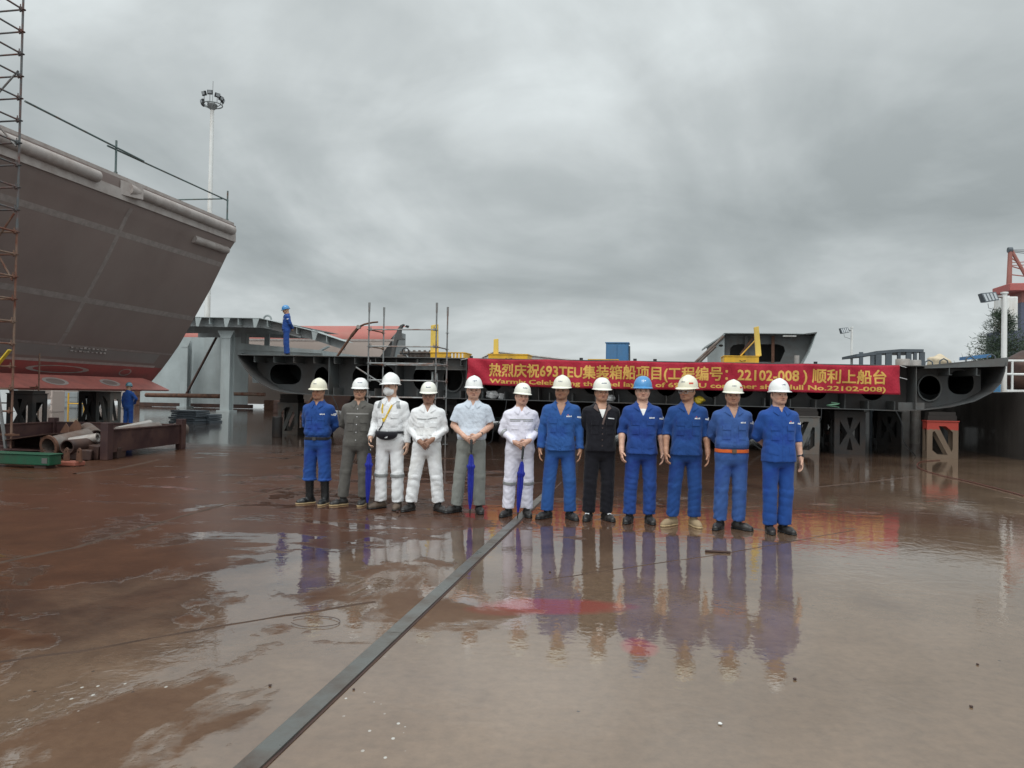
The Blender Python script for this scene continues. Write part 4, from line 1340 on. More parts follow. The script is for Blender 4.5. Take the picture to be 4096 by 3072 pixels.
# ------------------------------------------------------------------ grey hull section on the right, behind the banner
VH = 44.0
hs = thing('hull_section', 'dark grey hull section with rounded openings and a flared right side, behind the banner', 'hull section', (11, VH, 0))
pz = lambda x, y, v=VH: (atv(x, y, v).x, atv(x, y, v).z)
outl = [pz(2902, 1334), pz(2905, 1452), (pz(2905, 1452)[0], .9), (pz(3150, 1452)[0], .9), pz(3214, 1450), pz(3240, 1400), pz(3262, 1333)]
h1 = [pz(*p) for p in ((2925, 1425), (2926, 1390), (2938, 1377), (2960, 1373), (2990, 1373), (2990, 1425))]
h2 = [pz(*p) for p in ((3030, 1445), (3030, 1373), (3120, 1373), (3145, 1382), (3150, 1400), (3130, 1445))]
h3 = [pz(*p) for p in ((2908, 1372), (2912, 1350), (2940, 1338), (2980, 1338), (2940, 1350), (2915, 1368))]
MB().prism(outl, [h1, h2], (0, VH + .8, 0), (1, 0, 0), (0, 0, 1), .03).build('web_frame', M['block_light'], hs)
MB().prism(outl, [], (0, VH + 4.5, 0), (1, 0, 0), (0, 0, 1), .03).build('bulkhead', M['block'], hs)
tpl, tpr = pz(2898, 1331), pz(3245, 1334)
MB().quadbox([(tpl[0], VH, tpl[1] - .03), (tpr[0], VH, tpr[1] - .03), (tpr[0], VH + 8, tpr[1] - .03), (tpl[0], VH + 8, tpl[1] - .03),
              (tpl[0], VH, tpl[1]), (tpr[0], VH, tpr[1]), (tpr[0], VH + 8, tpr[1]), (tpl[0], VH + 8, tpl[1])]).build('deck_plate', M['deck'], hs)
c_ = [pz(3265, 1330), pz(3250, 1375), pz(3236, 1410), pz(3212, 1452), (pz(3180, 1452)[0], 1.2)]
shell([(x, z) for x, z in c_], VH, VH + 8, .04).build('side_shell', M['deck'], hs)
MB().quadbox([(pz(3222, 1338)[0], VH - .05, pz(3222, 1338)[1]), (c_[0][0], VH - .05, c_[0][1] - .05), (c_[0][0], VH + 8, c_[0][1] - .05), (pz(3222, 1338)[0], VH + 8, pz(3222, 1338)[1]),
              (pz(3222, 1338)[0], VH - .05, pz(3222, 1338)[1] + .06), (c_[0][0] + .05, VH - .05, c_[0][1] + .03), (c_[0][0] + .05, VH + 8, c_[0][1] + .03), (pz(3222, 1338)[0], VH + 8, pz(3222, 1338)[1] + .06)]).build('bulwark_edge', M['block_light'], hs)
wl = [pz(2900, 1334), pz(2828, 1385), pz(2832, 1452), (pz(2832, 1452)[0], .9), (pz(2900, 1452)[0], .9)]
MB().prism(wl, [ellipse(*pz(2885, 1381), .14, .07, 10)], (0, VH + .3, 0), (1, 0, 0), (0, 0, 1), .04).build('wing_plate', M['deck'], hs)
MB().quadbox([(wl[1][0] - .1, VH, wl[1][1] - .1), (wl[0][0], VH, wl[0][1] - .06), (wl[0][0], VH + 3, wl[0][1] - .06), (wl[1][0] - .1, VH + 3, wl[1][1] - .1),
              (wl[1][0] - .1, VH, wl[1][1]), (wl[0][0], VH, wl[0][1]), (wl[0][0], VH + 3, wl[0][1]), (wl[1][0] - .1, VH + 3, wl[1][1])]).build('sloping_plate', M['deck'], hs)
for a_, b_ in (((2895, 1345), (2782, 1450)), ((2862, 1385), (2795, 1450))):
    p, q = atv(*a_, VH - .3), atv(*b_, VH - .3)
    MB().tube([p, q], .09, 10).build('strut_pipe', M['pipe_grey'], hs, True)
for px in (2990, 3098):
    p = pz(px, 1340); q = pz(px, 1450)
    MB().bar((p[0], VH + .5, q[1]), (p[0], VH + .5, p[1]), .16, .1).build('pillar', M['rust'] if px == 3098 else M['block'], hs)
p, q = atv(3015, 1345, VH + .4), atv(2960, 1420, VH + .4)
MB().bar(p, q, .2, .1).build('diagonal_brace', M['rust'], hs)
q = atv(3187, 1440, VH - .4)
MB().tube([(q.x, VH - .4, 1.0), (q.x, VH - .4, q.z + .25)], .14, 10).build('valve_pipe', M['pipe_pale'], hs, True)
MB().obox((atv(3160, 1343, VH).x, VH + .2, atv(3160, 1343, VH).z), (.7, .2, .08)).build('work_light', M['white_paint'], hs)


# ------------------------------------------------------------------ lamp posts
def flood_post(u, v, z1, zb0, r, lamp, label, name='floodlight_post', facing=1):
    t = thing(name, label, 'floodlight', (u, v, zb0))
    MB().tube([(u, v, zb0), (u, v, z1)], [r * 1.1, r], 12).tube([(u, v, z1), (u, v, z1 + .05)], r * 1.4, 12).build('pole', M['white_paint'], t, True)
    lu, lz, w, h = lamp
    mb = MB().tube([(u, v, z1 - .12), (u - .25, v - .05, z1 - .1), (lu + w * .45, v - .1, lz + .05)], .03, 8)
    mb.build('bracket', M['pole_grey'], t, True)
    hd = thing_part('lamp_head', t)
    mb = MB().quadbox([(lu - w * .32, v - .26, lz - h * .5), (lu + w * .42, v - .26, lz - h * .28), (lu + w * .42, v + .12, lz - h * .18), (lu - w * .32, v + .12, lz - h * .4),
                       (lu - w * .5, v - .16, lz + h * .38), (lu + w * .32, v - .16, lz + h * .5), (lu + w * .36, v + .16, lz + h * .5), (lu - w * .46, v + .16, lz + h * .4)])
    hd = mb.build('lamp_head', M['frame_blue'], t, bevel=.01)
    mb = MB()
    for k in range(4):
        f0, f1 = .08 + k * .23, .22 + k * .23
        def lp(fx, fz, dy=-.01):
            a = Vector((lu - w * .32, v - .26, lz - h * .5)).lerp(Vector((lu + w * .42, v - .26, lz - h * .28)), fx)
            b2 = Vector((lu - w * .5, v - .16, lz + h * .38)).lerp(Vector((lu + w * .32, v - .16, lz + h * .5)), fx)
            return a.lerp(b2, fz) + Vector((0, dy, 0))
        mb.quadbox([lp(f0, .12), lp(f1, .12), lp(f1, .12, .004), lp(f0, .12, .004), lp(f0, .88), lp(f1, .88), lp(f1, .88, .004), lp(f0, .88, .004)])
    mb.build('lens_strip', M['lens'], hd, org=t['org'])
    MB().tube([(lu, v, lz - h * .5), (lu + .02, v, lz - h * .9), (lu + w * .5, v, lz - h * 1.1), (u - r, v, z1 - .5)], .008, 5).build('cord', M['black_metal'], t)
    return t


def thing_part(n, p): return None


q, ql = atv(4018, 1175, 25), atv(3952, 1192, 25)
flood_post(q.x, 25, q.z, 1.9, .075, (ql.x, ql.z, .5, .34), 'white lamp post with a wide flat floodlight on the quay at the right')
vv = 36
q, ql = atv(3408, 1312, vv), atv(3376, 1324, vv)
flood_post(q.x, vv, q.z, 0, .055, (ql.x, ql.z, .42, .30), 'slim white lamp post with a small floodlight, behind the right end of the banner')

# high mast with a ring of floodlights
vm = 75
q = atv(849, 440, vm)
hm = thing('high_mast_light', 'very tall white mast with a crown of floodlights, rising behind the hull', 'mast light', (q.x, vm, 0))
MB().tube([(q.x, vm, 0), (q.x, vm, q.z)], [.36, .20], 16).build('mast', M['white_paint'], hm, True)
zr = q.z + .55
mb = MB()
mb.tube([(q.x + 1.05 * math.cos(t), vm + 1.05 * math.sin(t), zr) for t in np.linspace(0, 6.283, 33)], .06, 6, cap=False)
for k in range(8):
    t = k * math.pi / 4
    mb.bar((q.x + .2 * math.cos(t), vm + .2 * math.sin(t), q.z + .1), (q.x + 1.05 * math.cos(t), vm + 1.05 * math.sin(t), zr), .06, .06)
mb.lathe([(.2, 0), (.5, .35), (.55, .6), (.3, .8)], 14, (q.x, vm, q.z - .02))
mb.tube([(q.x, vm, q.z + .7), (q.x + .02, vm, q.z + 3.2)], .03, 6)
mb.build('lamp_ring', M['deck_dark'], hm, True)
for t, dzz in ((2.3, .6), (-1.9, 1.0), (-1.25, 1.1), (-.55, .9), (-.1, .7), (.35, .6), (3.3, .15), (4.1, .1)):
    cxx, cyy = q.x + 1.1 * math.cos(t), vm + 1.1 * math.sin(t)
    zz = zr + dzz * .9
    mb = MB().obox((cxx, cyy, zz), (.54, .22, .48), (.35, 0, t + math.pi / 2))
    mb.bar((cxx, cyy, zz - .2), (q.x + 1.05 * math.cos(t), vm + 1.05 * math.sin(t), zr), .05, .05)
    lh = mb.build('lamp_head', M['black_metal'], hm, bevel=.02)
    MB().obox((cxx + .14 * math.cos(t), cyy + .14 * math.sin(t), zz), (.40, .02, .32), (.35, 0, t + math.pi / 2)).build('lens', M['lens'], lh, org=hm['org'])

# ------------------------------------------------------------------ dark blue frames, tarpaulin heap
vf = 34
fr = thing('steel_shelter', 'dark blue grey open steel frame with flat roof, behind the right end of the banner', 'steel frame', (14, vf, 0))


def fp(px, py, dv=0): return atv(px, py, vf + dv)


for (a_, b_) in (((3427, 1416), (3505, 1408)), ((3505, 1404), (3605, 1396)), ((3605, 1396), (3695, 1397))):
    p, q = fp(*a_), fp(*b_)
    MB().quadbox([(p.x, vf, p.z - .12), (q.x, vf, q.z - .12), (q.x, vf + 2.5, q.z - .12), (p.x, vf + 2.5, p.z - .12), (p.x, vf, p.z), (q.x, vf, q.z), (q.x, vf + 2.5, q.z), (p.x, vf + 2.5, p.z)]).build('roof_beam', M['frame_blue'], fr)
for px, w in ((3446, .14), (3494, .2), (3512, .3), (3556, .24), (3597, .12), (3636, .2), (3662, .12), (3690, .2)):
    for dv in (0.02, 2.3):
        p = fp(px, 1420, dv)
        MB().box((p.x - w / 2, vf + dv, .0), (p.x + w / 2, vf + dv + .12, fp(px, 1408).z)).build('frame_leg', M['frame_blue'], fr)
for z in (1.2, 2.3):
    MB().box((fp(3440, 1420).x, vf + .05, z), (fp(3690, 1420).x, vf + .15, z + .1)).build('cross_rail', M['frame_blue'], fr)
q = atv(3625, 1432, 30)
bd = thing('concrete_drum', 'two pale drums standing in front of the dark steel frame', 'drums', (q.x, 30, 0))
MB().lathe([(.24, 0), (.25, .04), (.25, q.z - .08), (.24, q.z - .04)], 18, (q.x - .12, 30, .0)).build('drum', M['pipe_pale'], bd, True)
MB().lathe([(.18, 0), (.19, .04), (.19, q.z - .10), (.18, q.z - .06)], 18, (q.x + .42, 30.3, .0)).build('drum', M['pipe_pale'], bd, True)
q = atv(3780, 1442, 26.5)
lump('tarpaulin_heap', q.x + .0, 27.0, ztop(7.5) + .02, .34, M['tarp'], 'beige tarpaulin heap on the right end of the block', 'tarpaulin', .75, 5)
q0, q1 = atv(3870, 1425, 24.6), atv(3965, 1415, 24.6)
tag(MB().quadbox([(q0.x, 24.6, q0.z - .1), (q1.x, 24.6, q1.z - .1), (q1.x, 25.2, q1.z - .1), (q0.x, 25.2, q0.z - .1), (q0.x, 24.6, q0.z), (q1.x, 24.6, q1.z), (q1.x, 25.2, q1.z), (q0.x, 25.2, q0.z)]).build('blue_plank', M['blue_box'], None, org=(q0.x, 24.6, 2.8)), 'blue painted plank lying on the raised right edge of the block', 'plank')

# ------------------------------------------------------------------ quay at the right with wall, railing, containers, tree, crane
UQ = 10.15
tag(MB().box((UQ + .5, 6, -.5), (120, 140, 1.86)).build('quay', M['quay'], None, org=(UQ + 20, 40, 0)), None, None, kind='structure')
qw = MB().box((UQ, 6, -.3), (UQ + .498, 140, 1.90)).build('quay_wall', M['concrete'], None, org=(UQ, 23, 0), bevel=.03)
tag(qw, 'dark wet concrete side wall of the slipway beneath the railing at the right', 'wall')
rl = thing('railing', 'pale two bar pipe railing on the quay at the right edge', 'railing', (UQ + 2, 26, 1.9))
zq = [atv(4060, y, 26).z for y in (1443, 1497)]
for z in zq:
    MB().tube([(UQ + .75, 26, z), (UQ + 9, 26, z)], .035, 8).build('rail_bar', M['white_paint'], rl, True)
for k in range(5):
    u = atv(4049, 1500, 26).x + k * 1.9
    MB().tube([(u, 26, 1.88), (u, 26, zq[0])], .035, 8).build('rail_post', M['white_paint'], rl, True)
MB().box((UQ + .75, 25.97, 1.88), (UQ + 9, 26.03, 2.0)).build('toe_plate', M['white_paint'], rl)
q0 = atv(4040, 1490, 36)
bc_ = thing('blue_container', 'bright blue container behind the railing at the right edge', 'container', (q0.x, 36, 1.86))
MB().box((q0.x - .4, 36, 1.863), (q0.x + 7, 38.4, atv(4060, 1472, 36).z)).build('container_body', M['blue_cont'], bc_, bevel=.02)
mb = MB()
for i in range(24): mb.box((q0.x - .3 + i * .3, 35.96, 1.95), (q0.x - .15 + i * .3, 35.998, atv(4060, 1472, 36).z - .1))
mb.build('container_ribs', M['blue_cont'], bc_)
q0 = atv(4085, 1535, 31)
jr = thing('scrap_heap', 'dark brown heap of scrap behind the railing at the right edge', 'scrap heap', (q0.x, 31, 1.86))
o = lump('heap', q0.x + .3, 31, 1.86, 1.0, M['rust_dark'], None, None, .8, 9); o.parent = jr; o.location = (.3, 0, 0); o.rotation_euler = (0, 0, 0)
o = lump('plank_end', q0.x + .4, 30.6, 2.3, .35, M['timber'], None, None, .3, 10); o.parent = jr; o.location = (.5, -.8, .55); o.rotation_euler = (.2, .4, 0)

# trees on the quay
leafm = mat('casuarina foliage', (.040, .062, .040), .8, 0, .35, 1.5, 0, dirt=(.06, .08, .045), damt=.6, dscale=.9)


def tree(u, v, h, w, seed, label):
    r_ = random.Random(seed)
    t = thing('casuarina_tree', label, 'tree', (u, v, 1.86), 'trees on the quay')
    mb = MB().tube([(u, v, 1.86), (u + .1, v, 1.86 + h * .4), (u - .05, v, 1.86 + h * .93)], [.22, .14, .03], 8)
    V, Fc = [], []
    for i in range(150):
        f = r_.uniform(.08, 1.0)
        az = r_.uniform(0, 6.283)
        z0 = 1.86 + h * f * .95
        L = w * (1 - f) ** .6 * r_.uniform(.5, 1.1) + .3
        a = Vector((u, v, z0))
        dirv = Vector((math.cos(az), math.sin(az), r_.uniform(.1, .7))).normalized()
        if i % 4 == 0: mb.tube([a, a + dirv * L * .8], [.035, .01], 5)
        for k in range(64):
            s = r_.uniform(.2, 1.08)
            p = a + dirv * L * s + Vector((r_.gauss(0, .16), r_.gauss(0, .16), r_.gauss(-.08, .16))) * (.6 + .5 * L)
            dd = (dirv * .7 + Vector((r_.gauss(0, .5), r_.gauss(0, .5), r_.gauss(.15, .5)))).normalized()
            sd = dd.cross(Vector((r_.gauss(0, 1), r_.gauss(0, 1), r_.gauss(0, 1)))).normalized() * r_.uniform(.012, .026)
            ln = r_.uniform(.14, .36)
            b0 = len(V)
            V += [p - sd, p + sd, p + dd * ln]
            Fc.append((b0, b0 + 1, b0 + 2))
    mb.build('trunk', M['bark'], t, True)
    m2 = MB(); m2.v, m2.f = V, Fc
    m2.build('crown', leafm, t, fix=False)
    return t


q = atv(4010, 1430, 52)
tree(q.x - .1, 52, 5.6, 2.1, 3, 'dark feathery conifer like tree behind the wide floodlight post')
q = atv(4090, 1430, 55)
tree(q.x + 1.0, 55, 4.6, 2.2, 4, 'lower bushy tree behind the railing at the right edge')
q = atv(3960, 1430, 50)
tree(q.x + .4, 50, 2.6, 1.4, 5, 'small bushy tree at the left foot of the tall feathery tree')

# red crane beyond
vc_ = 95
cp = lambda x, y, dv=0: atv(x, y, vc_ + dv)
cr = thing('harbour_crane', 'faded red harbour crane with blue column and lattice mast beyond the trees', 'crane', (cp(4090, 1300).x, vc_, 1.86))
p0, p1 = cp(4016, 1140), cp(4200, 1168)
MB().box((p0.x, vc_ - 1.5, p1.z), (p1.x, vc_ + 3, p0.z)).build('platform', M['crane_red'], cr, bevel=.05)
p2_ = cp(4078, 1212)
MB().box((p2_.x, vc_ - .5, p2_.z), (p1.x - .6, vc_ + 2.4, p1.z - .01)).build('slew_ring', M['crane_brown'], cr)
MB().box((p2_.x - .1, vc_ - .6, 1.86), (p1.x - .4, vc_ + 2.6, p2_.z - .01)).build('column', M['crane_blue'], cr)
ap = cp(4041, 1000)
MB().tube([(ap.x - .1, vc_, p0.z), (ap.x, vc_, ap.z)], [.3, .24], 8).build('mast', M['crane_brown'], cr)
MB().tube([(ap.x + .1, vc_, ap.z), (cp(4100, 1130).x + .6, vc_, p0.z)], .2, 8).build('back_leg', M['crane_brown'], cr)
mb = MB()
for f in (.3, .55, .8):
    a_ = Vector((ap.x - .05, vc_, p0.z + (ap.z - p0.z) * f)); b_ = Vector((ap.x + .1, vc_, ap.z)).lerp(Vector((cp(4100, 1130).x + .6, vc_, p0.z)), 1 - f * .8)
    mb.tube([a_, b_], .07, 6)
mb.build('lacing', M['crane_brown'], cr)
for k in range(3):
    MB().tube([(ap.x, vc_, ap.z - .1 * k), (ap.x + 12, vc_ - 2, ap.z - .6 - .9 * k)], .035, 5).build('stay_cable', M['black_metal'], cr)
for k in (1050, 1062):
    MB().tube([(ap.x, vc_, cp(4060, k).z), (ap.x + 12, vc_ - 1, cp(4060, k).z + .2)], .05, 5).build('stay_cable', M['crane_brown'], cr)
MB().tube([(ap.x - .25, vc_, ap.z), (ap.x + .2, vc_, ap.z)], .32, 10).build('mast_head', M['frame_blue'], cr)
w0, w1 = atv(4024, 1186, 90), atv(4072, 1320, 90)
ws = thing('white_silo', 'pale white sheet clad silo behind the wide floodlight post, beside the crane', 'silo', (w0.x, 90, 1.86))
MB().box((w0.x, 90, 1.863), (w1.x, 93, w0.z)).build('silo_body', M['white_paint'], ws, bevel=.1)
MB().box((w0.x - .3, 89.9, 1.863), (w1.x + 4, 94, atv(4030, 1322, 90).z)).build('lower_hall', M['crane_blue'], ws)

q = gnd(1108, 1748)
tag(MB().lathe([(.16, .003), (.17, .02), (.17, .66), (.15, .68)], 16, (q.x, q.y, 0)).build('steel_stub', M['trestle_dark'], None, True, org=(q.x, q.y, 0)), 'dark upright steel stub on the ground left of the grey trestle', 'steel stub')
# hose and cable on the ground at the right
cpts = [gnd(x, y) for x, y in ((3760, 1842), (3690, 1848), (3668, 1862), (3690, 1880), (3760, 1903), (3860, 1925), (3980, 1955), (4110, 1990))]
pts_ = []
for i in range(len(cpts) - 1):
    for k in range(6):
        t = k / 6
        P0, P1, P2, P3 = cpts[max(i - 1, 0)], cpts[i], cpts[i + 1], cpts[min(i + 2, len(cpts) - 1)]
        pts_.append(.5 * ((2 * P1) + (P2 - P0) * t + (2 * P0 - 5 * P1 + 4 * P2 - P3) * t * t + (3 * P1 - P0 - 3 * P2 + P3) * t ** 3) + Vector((0, 0, .014)))
tag(MB().tube(pts_, .010, 6).build('ground_cable', M['cable'], None, True, org=pts_[0]), 'red brown cable snaking over the wet ground in front of the tan trestle', 'cable')
q0, q1 = gnd(2820, 2208), gnd(2922, 2214)
tag(MB().tube([q0 + Vector((0, 0, .012)), q1 + Vector((0, 0, .012))], .012, 8).build('steel_rod', M['rust_dark'], None, True, org=q0), 'short dark steel rod lying on the wet ground before the man with the orange belt', 'rod')
q = gnd(1260, 2490)
wl_ = [Vector((q.x + .17 * math.cos(t) * (1 + .1 * t / 6), q.y + .12 * math.sin(t), .006 + .004 * abs(math.sin(2 * t)))) for t in np.linspace(-2.6, 2.9, 30)]
tag(MB().tube(wl_, .0022, 5).build('wire_loop', M['rust_dark'], None, True, org=q), 'thin rusty wire loop on the ground left of the steel strip', 'wire')
for i, (px, py, s, lab) in enumerate(((2880, 2899, .014, 'pale pebble on the wet ground, nearest the camera'), (2200, 2290, .014, 'small dark scrap beside the steel strip, under the white coverall reflection'),
                                     (1080, 2745, .012, 'dark clump on the ground left of the steel strip'), (3180, 2720, .014, 'dark fragment on the ground before the rightmost man'),
                                     (3885, 2830, .013, 'dark fragment nearest the right edge of the ground'), (1590, 2050, .03, 'bit of scrap by the umbrella tip of the masked man'),
                                     (3910, 2660, .012, 'dull pebble on the ground at far right'), (1415, 2760, .010, 'brown pebble left of the strip near the white paint'))):
    q = gnd(px, py)
    lump('ground_fragment', q.x, q.y, 0, s * .7, M['white_paint'] if 'pale' in lab else M['rust_dark'], lab, 'fragment', .6, i + 3)

rc = random.Random(4)
for i in range(9):
    u = -11 + i * 2.15 + rc.uniform(-.4, .4)
    v = 24.6 + rc.uniform(0, 2.5)
    h = rc.uniform(.25, .6)
    w = rc.uniform(.3, .8)
    t = thing('timber_stack', 'low dark stack of wet timber blocks in the shade under the ship block', 'timber stack', (u, v, 0), 'timber stacks under the ship block')
    z = .003
    k = 0
    while z < h:
        o_ = rc.uniform(-.06, .06)
        MB().box((u - w / 2 + o_, v - .2 - o_, z), (u + w / 2 + o_, v + .3, z + .115)).build('timber', M['rust_dark'] if (i + k) % 3 == 0 else M['timber'], t, bevel=.01)
        z += .12; k += 1
for i, (u, du) in enumerate(((-10.2, .8), (-4.4, -.6), (2.4, .9), (4.9, -.5), (6.9, .5))):
    zb_ = zbot(u)
    pts_h = [Vector((u + du * f + .06 * math.sin(9 * f), V0 + .02 - .05 * math.sin(3.1 * f), (zb_ - .02) * (1 - f) ** 1.5 + .015)) for f in np.linspace(0, 1, 14)]
    tag(MB().tube(pts_h, .013, 6).build('hanging_hose', M['black_metal'], None, True, org=pts_h[0]), 'black hose hanging from the bottom edge of the ship block to the ground', 'hose', 'hoses hanging from the ship block')

# hull block added to darken the view below the near block; far clutter
fh = thing('added_dark_block', 'added dark hull block far down the slipway, darkening the view under the near block', 'ship block', (-2, 40, 0))
MB().prism([(-15.5, .75), (-14, .55), (6.5, .5), (8.8, .8), (9.2, 2.4), (-16, 2.4)], [ellipse(x, 1.5, .5, .45) for x in (-12, -8, -4, 0, 4)], (0, 38, 0), (1, 0, 0), (0, 0, 1), .05).build('end_floor', M['block'], fh)
MB().prism([(-15.5, .75), (-14, .55), (6.5, .5), (8.8, .8), (9.2, 2.4), (-16, 2.4)], [], (0, 40, 0), (1, 0, 0), (0, 0, 1), 6).build('block_body', M['rust_dark'], fh)
for u in (-13, -9, -5, -1, 3, 7):
    MB().box((u - .4, 39, .003), (u + .4, 40, .52)).build('support', M['trestle_dark'], fh)
for i, (px, py, vv, w, h, mm) in enumerate(((1180, 1640, 48, 3.2, .9, 'rust_dark'), (540, 1600, 60, 2.0, 1.3, 'rust'), (270, 1600, 48, 1.6, 1.2, 'deck_dark'), (490, 1610, 50, .5, 1.3, 'hull_light'), (205, 1625, 40, .12, 1.3, 'cream_hull'), (1090, 1650, 55, 1.5, .8, 'rust'))):
    q = atv(px, py, vv)
    t = thing('yard_crate', ['dark rusty crate stack far behind the man in rubber boots', 'rusty brown crate seen under the hull beside the grey trestle', 'grey crate seen under the hull behind the low scaffold bay', 'pale upright seen under the hull beside the dark trestle', 'yellowish upright seen under the hull by the low scaffold bay', 'rusty crate far behind at the foot of the grey bulkhead'][i], 'crate', (q.x, vv, 0))
    MB().box((q.x - w / 2, vv, .003), (q.x + w / 2, vv + 1, h)).build('crate_body', M[mm], t, bevel=.02)
    mb = MB()
    for k in range(3): mb.box((q.x - w / 2 - .02, vv - .03, .1 + k * h * .3), (q.x + w / 2 + .02, vv - .003, .1 + k * h * .3 + .08))
    mb.build('slats', M[mm], t)
yb = thing('yellow_barrier', 'thin yellow barrier rail seen far under the hull', 'barrier', (-25, 46, 0))
q0, q1 = atv(272, 1662, 40), atv(335, 1660, 40)
MB().tube([(q0.x, 40, .55), (q1.x, 40, .55)], .04, 6).tube([(q0.x, 40, .0), (q0.x, 40, 1.2)], .05, 6).tube([(q1.x, 40, .0), (q1.x, 40, .9)], .04, 6).build('rail', M['yellow'], yb)

# ------------------------------------------------------------------ people: bodies and clothes grown from distance fields
def axis(*seg):
    out = []
    for a, b, st in seg:
        n = max(1, int(round((b - a) / st)))
        out += [a + (b - a) * i / n for i in range(n)]
    out.append(seg[-1][1])
    return np.array(out, np.float32)


class Field:
    def __init__(s, xs, ys, zs):
        s.ax = (xs, ys, zs)
        s.F = np.full((len(xs), len(ys), len(zs)), 9.0, np.float32)

    def _sl(s, lo, hi):
        sl = []
        for a, l, h in zip(s.ax, lo, hi):
            sl.append(slice(int(np.searchsorted(a, l)), int(np.searchsorted(a, h))))
        xs, ys, zs = (a[q] for a, q in zip(s.ax, sl))
        return tuple(sl), xs[:, None, None], ys[None, :, None], zs[None, None, :]

    def add(s, prim, k=0.0):
        fn, lo, hi = prim
        sl, X, Y, Z = s._sl(lo, hi)
        f = s.F[sl]
        if f.size == 0: return s
        d = fn(X, Y, Z)
        if k > 0:
            h = np.clip(.5 + .5 * (f - d) / k, 0, 1)
            s.F[sl] = f * (1 - h) + d * h - k * h * (1 - h)
        else:
            s.F[sl] = np.minimum(f, d)
        return s

    def cut(s, prim):
        fn, lo, hi = prim
        sl, X, Y, Z = s._sl(lo, hi)
        s.F[sl] = np.maximum(s.F[sl], -fn(X, Y, Z))
        return s

    def mesh(s):
        F = s.F
        xs, ys, zs = s.ax
        I = F < 0
        c = np.zeros(tuple(n - 1 for n in F.shape), np.uint8)
        for a in (0, 1):
            for b in (0, 1):
                for d in (0, 1):
                    c += I[a:F.shape[0] - 1 + a, b:F.shape[1] - 1 + b, d:F.shape[2] - 1 + d]
        act = (c > 0) & (c < 8)
        ijk = np.argwhere(act)
        ids = np.full(act.shape, -1, np.int32)
        ids[act] = np.arange(len(ijk))
        acc = np.zeros((len(ijk), 3)); cnt = np.zeros(len(ijk))
        cor = [(a, b, d) for a in (0, 1) for b in (0, 1) for d in (0, 1)]
        for p in cor:
            for ax_ in range(3):
                if p[ax_]: continue
                q = list(p); q[ax_] = 1
                ia, ib = ijk + p, ijk + q
                va = F[ia[:, 0], ia[:, 1], ia[:, 2]]; vb = F[ib[:, 0], ib[:, 1], ib[:, 2]]
                m = (va < 0) != (vb < 0)
                t = np.where(m, va / np.where(va == vb, 1, va - vb), 0)
                pa = np.stack([xs[ia[:, 0]], ys[ia[:, 1]], zs[ia[:, 2]]], 1)
                pb = np.stack([xs[ib[:, 0]], ys[ib[:, 1]], zs[ib[:, 2]]], 1)
                acc += np.where(m[:, None], pa + (pb - pa) * t[:, None], 0)
                cnt += m
        V = acc / np.maximum(cnt, 1)[:, None]
        Q = []
        for ax_ in range(3):
            sh = list(F.shape); sh[ax_] -= 1
            A = I[tuple(slice(0, -1) if i == ax_ else slice(None) for i in range(3))]
            B = I[tuple(slice(1, None) if i == ax_ else slice(None) for i in range(3))]
            e = np.argwhere(A != B)
            o1, o2 = [i for i in range(3) if i != ax_]
            ok = (e[:, o1] > 0) & (e[:, o2] > 0) & (e[:, o1] < F.shape[o1] - 1) & (e[:, o2] < F.shape[o2] - 1)
            e = e[ok]
            fl = A[e[:, 0], e[:, 1], e[:, 2]]
            def g(d1, d2):
                r_ = e.copy(); r_[:, o1] -= d1; r_[:, o2] -= d2
                return ids[r_[:, 0], r_[:, 1], r_[:, 2]]
            q = np.stack([g(1, 1), g(0, 1), g(0, 0), g(1, 0)], 1)
            if ax_ == 1: fl = ~fl
            q[~fl] = q[~fl][:, ::-1]
            Q.append(q)
        Q = np.concatenate(Q)
        Q = Q[(Q >= 0).all(1)]
        return V, Q


def cap(a, b, ra, rb, sc=None):
    a, b = np.array(a, float), np.array(b, float)
    ba = b - a
    L2 = max(float(ba @ ba), 1e-9)
    pad = max(ra, rb) + .05
    lo, hi = np.minimum(a, b) - pad, np.maximum(a, b) + pad

    def fn(X, Y, Z):
        px, py, pz_ = X - a[0], Y - a[1], Z - a[2]
        t = np.clip((px * ba[0] + py * ba[1] + pz_ * ba[2]) / L2, 0, 1)
        qx, qy, qz = px - ba[0] * t, py - ba[1] * t, pz_ - ba[2] * t
        if sc is not None: qx, qy, qz = qx / sc[0], qy / sc[1], qz / sc[2]
        return (np.sqrt(qx * qx + qy * qy + qz * qz) - (ra + (rb - ra) * t)).astype(np.float32)
    return fn, lo, hi


def band(a, b, ra, rb, t0, t1):     # a sleeve-like ring round the bone a-b
    a, b = np.array(a, float), np.array(b, float)
    ba = b - a
    L = float(np.linalg.norm(ba))
    pad = max(ra, rb) + .05
    lo, hi = np.minimum(a, b) - pad, np.maximum(a, b) + pad

    def fn(X, Y, Z):
        px, py, pz_ = X - a[0], Y - a[1], Z - a[2]
        t = (px * ba[0] + py * ba[1] + pz_ * ba[2]) / (L * L)
        qx, qy, qz = px - ba[0] * t, py - ba[1] * t, pz_ - ba[2] * t
        d = np.sqrt(qx * qx + qy * qy + qz * qz) - (ra + (rb - ra) * np.clip(t, 0, 1))
        return np.maximum(d, (np.abs(t - (t0 + t1) / 2) - (t1 - t0) / 2) * L).astype(np.float32)
    return fn, lo, hi


